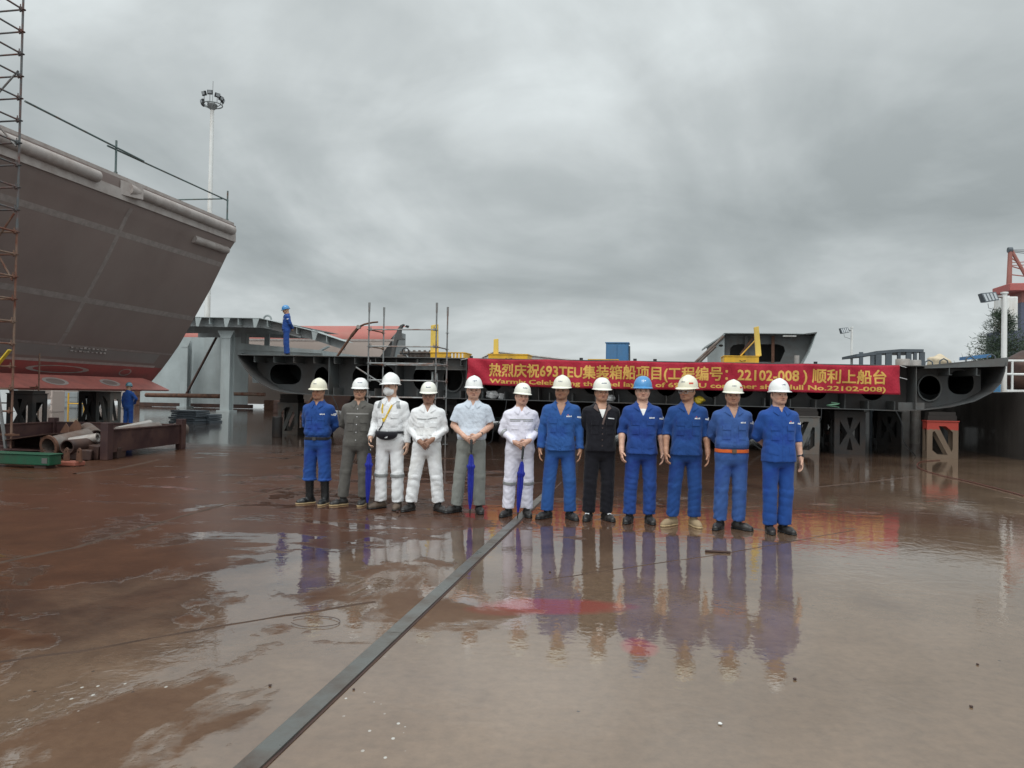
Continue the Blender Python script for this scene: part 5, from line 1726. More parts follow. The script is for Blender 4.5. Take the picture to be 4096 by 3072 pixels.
def ell(c, r, Rm=None):
    c, r = np.array(c, float), np.array(r, float)
    pad = r.max() + .04

    def fn(X, Y, Z):
        x, y, z = X - c[0], Y - c[1], Z - c[2]
        if Rm is not None:
            x, y, z = (Rm[0, 0] * x + Rm[1, 0] * y + Rm[2, 0] * z, Rm[0, 1] * x + Rm[1, 1] * y + Rm[2, 1] * z, Rm[0, 2] * x + Rm[1, 2] * y + Rm[2, 2] * z)
        k0 = np.sqrt((x / r[0]) ** 2 + (y / r[1]) ** 2 + (z / r[2]) ** 2)
        k1 = np.sqrt((x / r[0] ** 2) ** 2 + (y / r[1] ** 2) ** 2 + (z / r[2] ** 2) ** 2) + 1e-6
        return (k0 * (k0 - 1) / k1).astype(np.float32)
    return fn, c - pad, c + pad


def prof(tab, z0, z1, pw=2.4, ka=1.0, kb=1.0):
    tab = np.array(tab, float)
    zk, ak, bk, ck = tab[:, 0], tab[:, 1] * ka, tab[:, 2] * kb, tab[:, 3]
    A = ak.max() + .06

    def fn(X, Y, Z):
        z = Z
        a, b, c = np.interp(z, zk, ak), np.interp(z, zk, bk), np.interp(z, zk, ck)
        q = (np.abs(X / a) ** pw + np.abs((Y - c) / b) ** pw) ** (1 / pw)
        d = (q - 1) * np.minimum(a, b)
        return np.maximum(d, np.maximum(z0 - Z, Z - z1)).astype(np.float32)
    return fn, (-A, -bk.max() - .09, z0 - .05), (A, bk.max() + .09, z1 + .05)


def rot(ax_, a):
    c, s_ = math.cos(a), math.sin(a)
    return {'x': np.array([[1, 0, 0], [0, c, -s_], [0, s_, c]]), 'y': np.array([[c, 0, s_], [0, 1, 0], [-s_, 0, c]]), 'z': np.array([[c, -s_, 0], [s_, c, 0], [0, 0, 1]])}[ax_]


def folds(F, r_, amp, zlo=None, zhi=None, freq=1.0):
    """soft cloth folds: a few warped waves added to the garment's field"""
    xs, ys, zs = F.ax
    X, Y, Z = xs[:, None, None], ys[None, :, None], zs[None, None, :]
    tot = 0
    for i in range(4):
        th, ph = r_.uniform(0, 6.28), r_.uniform(-.9, .9)
        w = 2 * math.pi / r_.uniform(.09, .24) * freq
        kx, ky, kz = w * math.cos(th) * math.cos(ph) * .7, w * math.sin(th) * math.cos(ph) * .7, w * (.55 + .3 * math.sin(ph))
        p1, p2 = r_.uniform(0, 6.28), r_.uniform(0, 6.28)
        warp = 1.6 * np.sin(.33 * (kz * X - kx * Z + ky * Y) + p2) + .9 * np.sin(.6 * (kx * Y + kz * X) + p1)
        s_ = np.sin(kx * X + ky * Y + kz * Z + warp + p1)
        tot = tot + (s_ if i % 2 else 1.3 * (1 - 2 * np.abs(s_) ** .7) + .2)
    a = amp
    if zlo is not None:
        wz = np.interp(zs, zlo, zhi)[None, None, :]
        a = amp * wz
    F.F += (a * tot / 4 * (np.abs(F.F) < .06)).astype(np.float32)


SKIN_M = bpy.data.materials.new('skin')
SKIN_M.use_nodes = True
_nt = SKIN_M.node_tree
_b = _nt.nodes['Principled BSDF']
_at = N(_nt, 'Attribute', attribute_name='skin_colour')
_nz = N(_nt, 'TexNoise', i_Vector=N(_nt, 'TexCoord').outputs['Object'], i_Scale=40.0, i_Detail=4.0).outputs[0]
_c = mixc(_nt, 1.0, _at.outputs['Color'], ramp(_nt, _nz, [(.3, .88), (.7, 1.1)]), 'MULTIPLY')
_nt.links.new(_c, _b.inputs['Base Color'])
_b.inputs['Roughness'].default_value = .48
_b.inputs['Subsurface Weight'].default_value = .06
_b.inputs['Subsurface Radius'].default_value = (.012, .005, .003)
HAIR_M = cloth('black hair', (.012, .010, .009), .5, .2, .3)
LOGO_W = mat('white embroidery', (.75, .76, .78), .7, bump=0)
LOGO_R = mat('red embroidery', (.55, .09, .05), .7, bump=0)
LOGO_B = mat('dark blue print', (.03, .06, .14), .6, bump=0)
SILVER = mat('grey reflective tape', (.30, .31, .31), .35, .3, .06, 8, 0)
BLACK_R = mat('black rubber', (.012, .013, .014), .28, 0, .2, 5, .05, 30)
SHOE_D = mat('dark shoe leather', (.022, .02, .019), .4, 0, .3, 8, .1, 40)
SHOE_BR = mat('brown shoe leather', (.10, .07, .05), .55, 0, .3, 8, .1, 40)
SHOE_T = mat('tan suede', (.30, .22, .13), .8, 0, .2, 8, .1, 40)
SOLE_T = mat('tan rubber sole', (.45, .33, .18), .6, 0, .1, 8, 0)
STRAP = mat('helmet strap webbing', (.05, .05, .055), .8, bump=0)
LENS_M = mat('spectacle frame', (.02, .02, .022), .3, bump=0)
CLEAR = mat('goggle plastic', (.45, .47, .47), .2, bump=0)
ORANGE = cloth('orange belt webbing', (.62, .12, .025), .6, .1, .05)
YELLOW_C = cloth('yellow lanyard', (.75, .50, .04), .6, .1, .05)
BAG = cloth('black bag nylon', (.015, .015, .02), .5, .1, .15)
UMB = cloth('blue umbrella nylon', (.013, .022, .27), .35, .12, .3)
HELM = {k: mat('helmet ' + k, c, .32, 0, .03, 3, 0, coat=.3) for k, c in
        {'white': (.80, .81, .80), 'warm': (.78, .78, .70), 'cream': (.76, .73, .58), 'pale': (.78, .77, .66), 'blue': (.06, .25, .52), 'teal': (.10, .22, .27)}.items()}
CLOTH = {
    'blue1': cloth('royal blue work cloth', (.017, .066, .255), damp=(.010, .030, .20)),
    'blue2': cloth('faded blue work cloth', (.025, .090, .290), damp=(.016, .055, .24)),
    'blue3': cloth('deep blue work cloth', (.018, .060, .245), damp=(.012, .03, .19)),
    'blue4': cloth('mid blue work cloth', (.015, .060, .220), damp=(.010, .03, .17)),
    'blue5': cloth('washed blue work cloth', (.040, .098, .290), damp=(.022, .055, .24)),
    'blue6': cloth('bright blue work cloth', (.017, .070, .280), damp=(.012, .04, .25)),
    'grey': cloth('grey work cloth', (.115, .110, .100), damp=(.085, .08, .075)),
    'white1': cloth('white work cloth', (.76, .77, .78), damp=(.68, .68, .69)),
    'white2': cloth('white work cloth worn', (.78, .79, .80), damp=(.70, .69, .67)),
    'white3': cloth('lavender white work cloth', (.72, .71, .80)),
    'shirt': cloth('pale blue shirt cotton', (.58, .64, .72), fold=.25),
    'slacks': cloth('grey slacks', (.235, .245, .225), fold=.25),
    'black': cloth('black work cloth', (.0085, .0085, .013), fold=.3),
    'collar_brown': cloth('brown collar cloth', (.12, .085, .078)),
    'undershirt': cloth('white undershirt', (.78, .78, .76), fold=.12),
    'worker': cloth('site blue work cloth', (.020, .065, .260)),
}
TORSO = [(.74, .150, .105, .0), (.82, .165, .115, .0), (.90, .165, .112, .0), (1.0, .150, .103, .0), (1.1, .152, .105, .0), (1.2, .168, .112, .0), (1.3, .175, .110, .005),
         (1.36, .162, .098, .01), (1.385, .145, .09, .012), (1.41, .108, .080, .012), (1.44, .07, .064, .012), (1.47, .056, .056, .01), (1.60, .055, .055, .01)]
JACKET = [(.78, .180, .146, 0), (.84, .183, .146, -.005), (.92, .177, .142, -.008), (1.0, .169, .136, -.008), (1.1, .170, .131, -.004), (1.2, .179, .128, 0), (1.3, .184, .124, .003),
          (1.36, .182, .114, .008), (1.385, .164, .106, .010), (1.41, .134, .096, .010), (1.43, .106, .088, .010), (1.45, .084, .078, .008), (1.50, .070, .070, .006)]
TUCKED = [(.92, .160, .118, 0), (.95, .172, .128, 0), (.975, .180, .144, -.004), (1.01, .185, .147, -.008), (1.06, .180, .140, -.006)] + JACKET[4:]
COVER = [(.74, .090, .07, 0), (.78, .135, .100, 0), (.83, .170, .120, 0), (.88, .180, .130, 0), (.92, .178, .130, 0), (.99, .172, .128, -.004), (1.03, .176, .132, -.004)] + JACKET[4:]
HIPS = [(.74, .090, .07, 0), (.78, .135, .100, 0), (.83, .168, .120, 0), (.88, .178, .128, 0), (.92, .177, .129, 0), (.98, .164, .122, 0), (1.04, .16, .118, 0)]

ARMS = {
    'hang': dict(el=(.225, .03, 1.105), wr=(.245, -.03, .865), d=(.02, -.18, -1), n=(-1, 0, 0), th=(0, -1, 0), c=.45),
    'hang2': dict(el=(.232, .035, 1.11), wr=(.238, -.055, .875), d=(-.05, -.25, -1), n=(-1, .15, 0), th=(-.2, -1, 0), c=.55),
    'back': dict(el=(.222, .10, 1.115), wr=(.06, .20, .97), d=(-.9, .05, -.35), n=(0, -1, 0), th=(0, 0, 1), c=.4),
    'front': dict(el=(.225, .035, 1.12), wr=(.085, -.185, .975), d=(-.75, -.12, -.62), n=(0, 1, 0), th=(-.4, .2, .9), c=.5),
    'frontu': dict(el=(.232, .03, 1.12), wr=(.085, -.20, 1.0), d=(-.8, -.12, -.5), n=(0, 1, 0), th=(-.4, .2, .9), c=.6),
    'umb': dict(el=(.235, .05, 1.11), wr=(.232, -.10, .93), d=(.0, -.35, -.9), n=(-.9, .2, 0), th=(-.2, -1, .3), c=.9),
    'hip': dict(el=(.40, .08, 1.16), wr=(.22, -.06, 1.0), d=(-.7, -.3, -.5), n=(0, 1, 0), th=(0, 0, 1), c=.6),
}


def hand_prims(w, d, n, th, c, out, gl=1.0):
    w, d, n, th = (np.array(q, float) for q in (w, d, n, th))
    d /= np.linalg.norm(d)
    n -= d * (n @ d); n /= np.linalg.norm(n)
    l = th - d * (th @ d) - n * (th @ n); l /= np.linalg.norm(l)
    for o in (-.024, 0, .024):
        out.append((cap(w + l * o * .55, w + d * .082 + l * o, .0165, .0125), .012))
    out.append((cap(w - d * .03, w + d * .03, .027, .022), .02))
    for i, (o, L) in enumerate(((.031, .068), (.0105, .076), (-.0105, .070), (-.031, .056))):
        p = w + d * .085 + l * o
        ang = 0
        dirv = d + l * o * 1.5
        for s_, (f, bnd) in enumerate(((.42, .55), (.33, .9), (.25, .6))):
            ang += c * bnd
            v = (math.cos(ang) * dirv + math.sin(ang) * n); v /= np.linalg.norm(v)
            q = p + v * L * f
            out.append((cap(p, q, .0092 - .0008 * s_, .0084 - .0008 * s_), .003))
            p = q
    p = w + d * .022 + l * .026
    for f, mix_ in ((.036, .75), (.030, .35)):
        v = d * (1 - mix_ * .4) + l * mix_ + n * .45; v /= np.linalg.norm(v)
        q = p + v * f
        out.append((cap(p, q, .0115, .0095), .008)); p = q
    return d, n, l


def put(name, V, Q, m, parent, lean=0.0, smooth=True, label=None):
    V = np.asarray(V, float).copy()
    V[:, 0] += lean * V[:, 2] / 1.7
    me = bpy.data.meshes.new(name)
    V32 = V.astype(np.float32)
    if isinstance(Q, np.ndarray):
        me.vertices.add(len(V32)); me.vertices.foreach_set('co', V32.ravel())
        me.loops.add(Q.size); me.loops.foreach_set('vertex_index', Q.astype(np.int32).ravel())
        me.polygons.add(len(Q)); me.polygons.foreach_set('loop_start', np.arange(0, Q.size, Q.shape[1], dtype=np.int32))
        me.update(calc_edges=True); me.validate()
    else:
        me.from_pydata([tuple(v) for v in V32], [], Q); me.update()
    me.materials.append(m)
    if smooth: me.polygons.foreach_set('use_smooth', [True] * len(me.polygons))
    o = bpy.data.objects.new(name, me); COL.objects.link(o)
    o.parent = parent
    if label: o['label'] = label
    return o


def putmb(name, mb, m, parent, lean=0.0, smooth=True, bevel=0, xf=None):
    V = np.array([tuple(v) for v in mb.v])
    if xf is not None: V = xf(V)
    o = put(name, V, [list(f) for f in mb.f], m, parent, lean, smooth)
    bm = bmesh.new(); bm.from_mesh(o.data); bmesh.ops.recalc_face_normals(bm, faces=bm.faces); bm.to_mesh(o.data); bm.free()
    if smooth: o.data.set_sharp_from_angle(angle=R(50))
    return o


class Front:
    """lays flat pieces on a garment's surface, seen from the front or from a side"""
    def __init__(s, V, Q):
        s.b = BVHTree.FromPolygons([Vector(v) for v in V], [list(q) for q in Q])

    def hit(s, x, z, d=(0, 1, 0)):
        d = Vector(d)
        o = Vector((x, -.8, z)) if abs(d.y) > .5 else Vector((.8 if d.x < 0 else -.8, x, z))
        h = s.b.ray_cast(o, d)
        return h[0]

    def patch(s, mb, corners, nx=6, nz=4, off=.004, d=(0, 1, 0)):
        """corners: (x, z) bl, br, tr, tl"""
        dv = Vector(d)
        rows = []
        for j in range(nz + 1):
            row = []
            for i in range(nx + 1):
                u, v = i / nx, j / nz
                x = (corners[0][0] * (1 - u) + corners[1][0] * u) * (1 - v) + (corners[3][0] * (1 - u) + corners[2][0] * u) * v
                z = (corners[0][1] * (1 - u) + corners[1][1] * u) * (1 - v) + (corners[3][1] * (1 - u) + corners[2][1] * u) * v
                h = s.hit(x, z, d)
                if h is None: return
                row.append(h)
            rows.append(row)
        mb.grid([[p - dv * off for p in r_] for r_ in rows])
        edge = rows[0] + [r_[-1] for r_ in rows[1:]] + rows[-1][-2::-1] + [r_[0] for r_ in rows[-2:0:-1]]
        edge.append(edge[0])
        mb.grid([[p - dv * off for p in edge], [p + dv * .003 for p in edge]])

    def ribbon(s, mb, path, w, off=.004, d=(0, 1, 0), n=10):
        for (a, b) in zip(path[:-1], path[1:]):
            dx_, dz_ = b[0] - a[0], b[1] - a[1]
            L = math.hypot(dx_, dz_) or 1
            px_, pz_ = -dz_ / L * w / 2, dx_ / L * w / 2
            s.patch(mb, [(a[0] - px_, a[1] - pz_), (b[0] - px_, b[1] - pz_), (b[0] + px_, b[1] + pz_), (a[0] + px_, a[1] + pz_)], n, 1, off, d)


def head_fn(p, hx):                  # head local -> person space
    return hx(np.atleast_2d(np.array(p, float)))[0]


def person(sp):
    r_ = random.Random(sp['seed'])
    if 'px' in sp:
        g = gnd(*sp['px'])
        foot = Vector((g.x, g.y + .08, 0))
        zt_ = atv(sp['top'][0], sp['top'][1], foot.y).z
        sc = zt_ / 1.775
    else:
        foot, sc = Vector(sp['at']), sp.get('sc', 1.0)
    root = thing('person', sp['label'], 'person', foot, sp.get('group', 'men standing in a row'), rz=sp.get('face', 0.0))
    root.scale = (sc, sc, sc)
    lean = sp.get('lean', 0.0)
    bw = sp.get('bw', 1.0)
    bd = sp.get('bd', bw)
    # --- skeleton
    sh = {s: np.array((s * .172, .012, 1.342)) for s in (-1, 1)}
    arm = {}
    for s, key in ((-1, 'R'), (1, 'L')):
        a = dict(ARMS[sp[key]] if isinstance(sp[key], str) else sp[key])
        for q in ('el', 'wr', 'd', 'n', 'th'):
            v = np.array(a[q], float); v[0] *= s; a[q] = v
        a['el'][0] += s * (bw - 1) * .14
        if sp[key] in ('hang', 'hang2'): a['wr'][0] += s * (bw - 1) * .16
        a['el'] = a['el'] + np.array((0, 0, r_.uniform(-.01, .01)))
        arm[s] = a
    if sp['R'] in ('front', 'frontu') and sp['L'] in ('front', 'frontu'):   # one hand over the other
        arm[1]['wr'] += (0, -.022, .012); arm[-1]['wr'] += (0, .012, -.012)
    feet = {-1: sp.get('fR', (-.115, 0, -.5)), 1: sp.get('fL', (.115, 0, .35))}
    leg = {}
    for s in (-1, 1):
        fx, fy, fa = feet[s]
        hip = np.array((s * .088, 0, .86))
        ank = np.array((fx, fy + .02, .085))
        kn = hip * .47 + ank * .53 + np.array((s * .008, -.018, 0)); kn[2] = .47
        leg[s] = (hip, kn, ank, fa)
    hy, hpi, hr = (R(q) for q in sp.get('head', (0, 0, 0)))
    Rh = rot('z', hy) @ rot('y', hr) @ rot('x', hpi)
    piv = np.array((0, .01, 1.47))

    def hx(P): return (np.asarray(P, float) - piv) @ Rh.T + piv
    def H(*p): return head_fn(p, hx)
    # --- body, one surface from crown to ankles
    xs = axis((-.50, -.27, .012), (-.27, -.10, .0065), (-.10, .10, .0048), (.10, .27, .0065), (.27, .50, .012)) if 'hip' in (sp['L'], sp['R']) else \
        axis((-.34, -.10, .0068), (-.10, .10, .0048), (.10, .34, .0068))
    ys = axis((-.32, -.10, .0058), (-.10, .12, .007), (.12, .30, .009))
    zs = axis((.0, .70, .02), (.70, 1.02, .006), (1.02, 1.42, .011), (1.42, 1.73, .0042))
    B = Field(xs, ys, zs)
    fw = sp.get('fw', 1.0)           # face width
    B.add(prof(TORSO, .82, 1.56, 2.3, bw * .98, bd * .98))
    for s in (-1, 1):
        hip, kn, ank, fa = leg[s]
        B.add(cap(hip, kn, .082, .055), .03); B.add(cap(kn, ank, .054, .036), .02)
        f = np.array((math.sin(fa), -math.cos(fa), 0))
        B.add(cap(ank - (0, 0, .045), ank + f * .13 - (0, 0, .055), .034, .024), .02)
        a = arm[s]
        B.add(cap(sh[s], a['el'], .056, .043), .03)
        mid_ = a['el'] * .65 + a['wr'] * .35
        B.add(cap(a['el'], mid_, .041, .041), .012); B.add(cap(mid_, a['wr'], .041, .027), .015)
        hp_ = []
        a['axes'] = hand_prims(a['wr'] + (a['wr'] - a['el']) / np.linalg.norm(a['wr'] - a['el']) * .012, a['d'], a['n'], a['th'], a['c'], hp_)
        for pr_, k in hp_: B.add(pr_, k)
    Hp = lambda c, r: ell(H(*c), np.array(r), Rh)
    B.add(cap(H(0, .018, 1.42), H(0, .012, 1.54), .060 * bw ** .5, .056), .03)
    B.add(Hp((0, .012, 1.618), (.0775 * fw, .096, .092)), .02)
    B.add(Hp((0, -.022, 1.562), (.067 * fw, .074, .078)), .03)
    B.add(Hp((0, -.040, 1.514), (.046 * fw, .048, .036)), .03)
    for s in (-1, 1):
        B.add(cap(H(s * .058 * fw, .0, 1.55), H(s * .028, -.058, 1.510), .020, .019), .03)      # jaw
        B.add(Hp((s * .040 * fw, -.066, 1.558), (.024, .022, .022)), .02)                       # cheek
        B.add(Hp((s * .0785 * fw, .016, 1.575), (.010, .020, .033)), .006)                      # ear
        B.add(cap(H(s * .014, -.094, 1.612), H(s * .046, -.084, 1.610), .0075, .007), .012)      # brow
        B.cut(Hp((s * .031, -.106, 1.588), (.018, .0125, .0095)))                              # socket
        B.add(Hp((s * .031, -.083, 1.588), (.0155, .0135, .0105)), .004)                         # eyeball
        B.add(Hp((s * .012, -.101, 1.549), (.0085, .009, .0075)), .006)                          # nostril wing
    B.add(cap(H(0, -.094, 1.600), H(0, -.114, 1.556), .0075, .0115), .01)
    B.add(cap(H(-.018, -.092, 1.529), H(.018, -.092, 1.529), .0058, .0058), .008)
    B.add(cap(H(-.015, -.092, 1.5205), H(.015, -.092, 1.5205), .0066, .0066), .006)
    B.add(Hp((0, -.080, 1.502), (.02, .016, .016)), .02)
    V, Q = B.mesh()
    body = put('body', V, Q, SKIN_M, root, lean)
    # paint of the skin: brows, eyes, lips, stubble, gloves
    L = (V - piv) @ Rh + piv
    tone = np.minimum(np.array(sp.get('skin', (.44, .255, .17))) * 1.22, .62)
    colr = np.tile(tone, (len(V), 1))
    hd = L[:, 2] > 1.46
    front = hd & (L[:, 1] < -.03)

    def paint(mask, c, a):
        w = np.clip(mask, 0, 1)[:, None] * a
        colr[:] = colr * (1 - w) + np.array(c) * w
    X, Z = np.abs(L[:, 0]), L[:, 2]
    paint(front * (1.6 - np.hypot((X - .036) / .022, (Z - 1.545) / .02)), tone * (1.12, .86, .84), .5)     # flushed cheeks
    paint(front * (1.5 - np.hypot((L[:, 0]) / .022, (Z - 1.556) / .018)), tone * (1.1, .85, .82), .45)
    paint(front * ((Z < 1.522) * .5 + (np.abs(Z - 1.536) < .006) * (X < .024) * .5), tone * (.72, .72, .72), .45)
    paint(front * 3 * (1 - np.hypot((X - .032) / .0185, (Z - 1.590) / .0095)), tone * .5, .55)
    paint(front * 4 * (1 - np.hypot((X - .031) / .015, (Z - 1.5875) / .0055)), (.03, .02, .018), .95)
    bz = 1.6085 - .25 * np.maximum(X - .036, 0)
    paint(front * 3 * (1 - np.hypot((X - .034) / .021, (Z - bz) / .0058)), (.02, .016, .014), .85)
    paint(front * 3 * (1 - np.hypot(L[:, 0] / .027, (Z - 1.5248) / .0085)), (.30, .10, .085), .75)
    paint(front * 4 * (1 - np.hypot(L[:, 0] / .026, (Z - 1.5250) / .0026)), (.06, .02, .018), .9)
    paint(front * 3 * (1 - np.hypot((X - .0075) / .006, (Z - 1.5445) / .0035)), (.09, .04, .03), .8)
    if sp.get('gloves'):
        for s in (-1, 1):
            paint((np.linalg.norm(V - (arm[s]['wr'] + arm[s]['axes'][0] * .09), axis=1) < .13) * 1.0, (.7, .7, .68), 1)
    ca = body.data.color_attributes.new('skin_colour', 'FLOAT_COLOR', 'POINT')
    ca.data.foreach_set('color', np.concatenate([colr, np.ones((len(V), 1))], 1).astype(np.float32).ravel())
    # --- hair below the helmet
    hf = Field(axis((-.12, .12, .006)), axis((-.14, .14, .006)), axis((1.5, 1.75, .006)))
    hf.add(ell((0, .014, 1.618), (.0815 * fw, .100, .097)))
    hf.cut((lambda X_, Y_, Z_: np.minimum(Y_ + .028 + 0 * X_ + 0 * Z_, Z_ - 1.54 - .0 * X_ + (Y_ < .035) * (-.042)) * -1 + 0 * X_, (-.2, -.2, 1.4), (.2, .2, 1.8)))
    hv, hq = hf.mesh()
    if len(hq): put('hair', hx(hv), hq, HAIR_M, root, lean)

    # --- garments
    r2 = random.Random(sp['seed'] + 50)
    fine = axis((-.36, .36, .0085)) if 'hip' not in (sp['L'], sp['R']) else axis((-.5, .5, .01))
    gy = axis((-.31, .31, .0085))
    topm, botm = CLOTH[sp['top_cloth']], CLOTH[sp.get('bot_cloth', sp['top_cloth'])]
    style = sp['style']

    def add_sleeves(F):
        cuff = sp.get('cuff', 1.0)
        sl = sp.get('slw', 1.0) * .92
        for s in (-1, 1):
            a = arm[s]
            c_ = sp.get('cuffL', cuff) if s == 1 else cuff
            F.add(cap(sh[s] + (0, 0, .0), sh[s] * .5 + a['el'] * .5, .063 * sl, .061 * sl), .05)
            if c_ < 0:                                   # short sleeve, flared
                e = sh[s] + (a['el'] - sh[s]) * (1 + c_)
                F.add(band(sh[s], e, .064, .074, 0, 1), .02)
            else:
                F.add(cap(sh[s] * .5 + a['el'] * .5, a['el'], .061 * sl, .057 * sl), .03)
                e = a['el'] + (a['wr'] - a['el']) * c_
                F.add(band(a['el'], e, .056 * sl, (.056 - .012 * c_) * sl, -.05, 1), .02)
                F.add(band(a['el'], e, .058 * sl, (.059 - .011 * c_) * sl, 1 - .045 / max(.12, .25 * c_), 1), .004)

    def neck_cut(F):
        F.cut((lambda X_, Y_, Z_: np.maximum((np.sqrt((X_ / .065) ** 2 + ((Y_ - .004) / .072) ** 2) - 1) * .06, 1.418 + .42 * Y_ - Z_), (-.2, -.2, 1.34), (.2, .2, 1.7)))
        zv = sp.get('vneck') or 1.378
        if zv:
            F.cut((lambda X_, Y_, Z_: np.maximum(np.abs(X_) - np.maximum(Z_ - zv, 0) * sp.get('vw', .42), np.maximum(zv - Z_, Y_ + .0)) + 0 * Z_, (-.1, -.25, zv - .02), (.1, .05, 1.6)))

    def add_legs(F, hem=None):
        lw = sp.get('legw', 1.0) * .95
        for s in (-1, 1):
            hip, kn, ank, fa = leg[s]
            z_end = sp.get('hem', .075)
            end = kn + (ank - kn) * ((kn[2] - z_end) / (kn[2] - ank[2]))
            F.add(cap(hip + (0, 0, .0), kn, .100 * lw * bw ** .5, .083 * lw), .03)
            F.add(band(kn, end, .083 * lw, .078 * lw * sp.get('hemw', 1.0), -.06, 1), .012)
            if sp.get('cuffed'):
                F.add(band(kn, end, .089 * lw, .089 * lw * sp.get('hemw', 1.0), .8, .96), .01)

    if style in ('two', 'tuck'):
        tab, hem = (JACKET, sp.get('jhem', .83)) if style == 'two' else (TUCKED, .945)
        F = Field(fine, gy, axis((hem - .03, 1.53, .0085)))
        F.add(prof(tab, hem, 1.452, 2.5, bw, bd))
        add_sleeves(F)
        folds(F, r2, sp.get('fold', .0058), (hem, hem + .12, 1.2, 1.42), (1.25, 1.1, .8, .35))
        neck_cut(F)
        tv, tq = F.mesh()
        top = put(sp.get('top_name', 'jacket'), tv, tq, topm, root, lean)
        G = Field(axis((-.28, .28, .0085)), axis((-.22, .22, .0085)), axis((.02, 1.05, .009)))
        G.add(prof(HIPS, .755, .985, 2.5, bw, bd)); add_legs(G)
        folds(G, r2, sp.get('fold', .0058), (0, .14, .3, .42, .5, .62, .9), (1.5, 1.4, .9, 1.0, 1.0, .5, .4))
        bv, bq = G.mesh()
        put('trousers', bv, bq, botm, root, lean)
    else:
        F = Field(fine, gy, axis((.02, .72, .0095), (.72, 1.53, .0085)))
        F.add(prof(COVER, .755, 1.452, 2.5, bw, bd)); add_legs(F)
        add_sleeves(F)
        folds(F, r2, sp.get('fold', .0058), (0, .14, .3, .42, .5, .62, .9, 1.2, 1.42), (1.5, 1.4, .9, 1.0, 1.0, .5, .9, .8, .35))
        neck_cut(F)
        tv, tq = F.mesh()
        top = put('coverall', tv, tq, topm, root, lean)
        bv, bq = tv, tq
    fr_ = Front(tv, tq)
    frb = Front(bv, bq)
    # collar: standing band folded over at the back, two pointed flaps lying on the chest
    zv = sp.get('vneck') or 1.378
    closed = not sp.get('vneck')
    open_ = .62 if not closed else .50
    mb = MB()
    n = 26
    r0, r1, r2_, r3, r4 = [], [], [], [], []
    for i in range(n + 1):
        t = -math.pi / 2 + open_ + (2 * math.pi - 2 * open_) * i / n      # from front, round the back, to front
        ck, sk = math.cos(t), math.sin(t)
        fz = .5 - .5 * sk                                                  # 1 in front
        r0.append(Vector((ck * .066, .010 + sk * .068, 1.41)))
        r1.append(Vector((ck * .070, .010 + sk * .072, 1.462 + .020 * (1 - fz) - .040 * fz * fz)))
        r2_.append(Vector((ck * .076, .010 + sk * .078, 1.460 + .020 * (1 - fz) - .042 * fz * fz)))
        r3.append(Vector((ck * (.098 + .012 * fz), .009 + sk * .096, 1.432 + .012 * (1 - fz) - .012 * fz)))
        r4.append(Vector((ck * (.094 + .012 * fz), .009 + sk * .092, 1.428 + .012 * (1 - fz) - .012 * fz)))
    mb.grid([r0, r1, r2_, r3, r4])
    cm = CLOTH[sp['collar']] if sp.get('collar') else topm
    vh = lambda z_: max(z_ - zv, 0) * sp.get('vw', .42) if zv else .0
    for s in (-1, 1):
        tipz = 1.345 if not closed else 1.350
        A_ = (s * max(.016, vh(1.42) + .006), 1.425 if not closed else 1.412); B_ = (s * (max(.030, vh(tipz) + .010) + (.012 if not closed else .020)), tipz)
        C_ = (s * (.112 if not closed else .102), 1.390); D_ = (s * .082, 1.440)
        q_ = [B_, C_, D_, A_] if s > 0 else [C_, B_, A_, D_]
        fr_.patch(mb, q_, 5, 5, .012)
    c = putmb('collar', mb, cm, top, lean)
    # placket, pockets, badges
    mb = MB()
    zlo = sp.get('jhem', .83) + .02 if style == 'two' else (.99 if style == 'tuck' else .86)
    ztp = (sp.get('vneck') or 1.378) - .01
    fr_.ribbon(mb, [(.0, zlo), (.0, ztp)], .030, .0035, n=22)
    if mb.v: putmb('placket', mb, topm, top, lean)
    if sp.get('buttons', True):
        for k in range(5):
            h = fr_.hit(.0, zlo + .05 + (ztp - zlo - .08) * k / 4)
            if h: putmb('button', MB().obox((h.x, h.y - .006, h.z), (.011, .004, .011)), LOGO_W if sp.get('white_buttons') else cm, top, lean)
    if sp.get('pockets', True):
        for s in (-1, 1):
            mb = MB()
            x0, x1 = s * .045, s * .135
            if x0 > x1: x0, x1 = x1, x0
            zf = sp.get('pz', 1.225)
            fr_.patch(mb, [(x0, zf - .045), (x1, zf - .045), (x1, zf + .012), (x0, zf + .012)], 7, 4, .015)
            fr_.patch(mb, [(x0 + .004, zf - .155), (x1 - .004, zf - .155), (x1 - .004, zf - .04), (x0 + .004, zf - .04)], 7, 6, .007)
            if mb.v: putmb('pocket', mb, topm, top, lean)
    if sp.get('lower_pockets'):
        for s in (-1, 1):
            mb = MB()
            fr_.patch(mb, [(s * .06, .90), (s * .155, .92), (s * .15, 1.03), (s * .07, 1.0)], 6, 5, .005)
            if mb.v: putmb('pocket', mb, topm, top, lean)
    if sp.get('badge'):
        zb_ = sp.get('pz', 1.225) + .042
        mb = MB()
        for k, w in enumerate((.014, .012, .012, .014)):
            xb_ = .070 + k * .0165
            fr_.patch(mb, [(xb_, zb_ - .007), (xb_ + w, zb_ - .007), (xb_ + w, zb_ + .008 + .004 * (k % 2)), (xb_, zb_ + .008)], 2, 2, .004)
        if mb.v: putmb('chest_emblem', mb, LOGO_W, top, lean)
        if sp['badge'] == 'red':
            mb = MB(); fr_.patch(mb, [(.082, zb_ + .014), (.098, zb_ + .012), (.096, zb_ + .024), (.086, zb_ + .026)], 2, 2, .004)
            if mb.v: putmb('chest_emblem', mb, LOGO_R, top, lean)
        mb = MB()
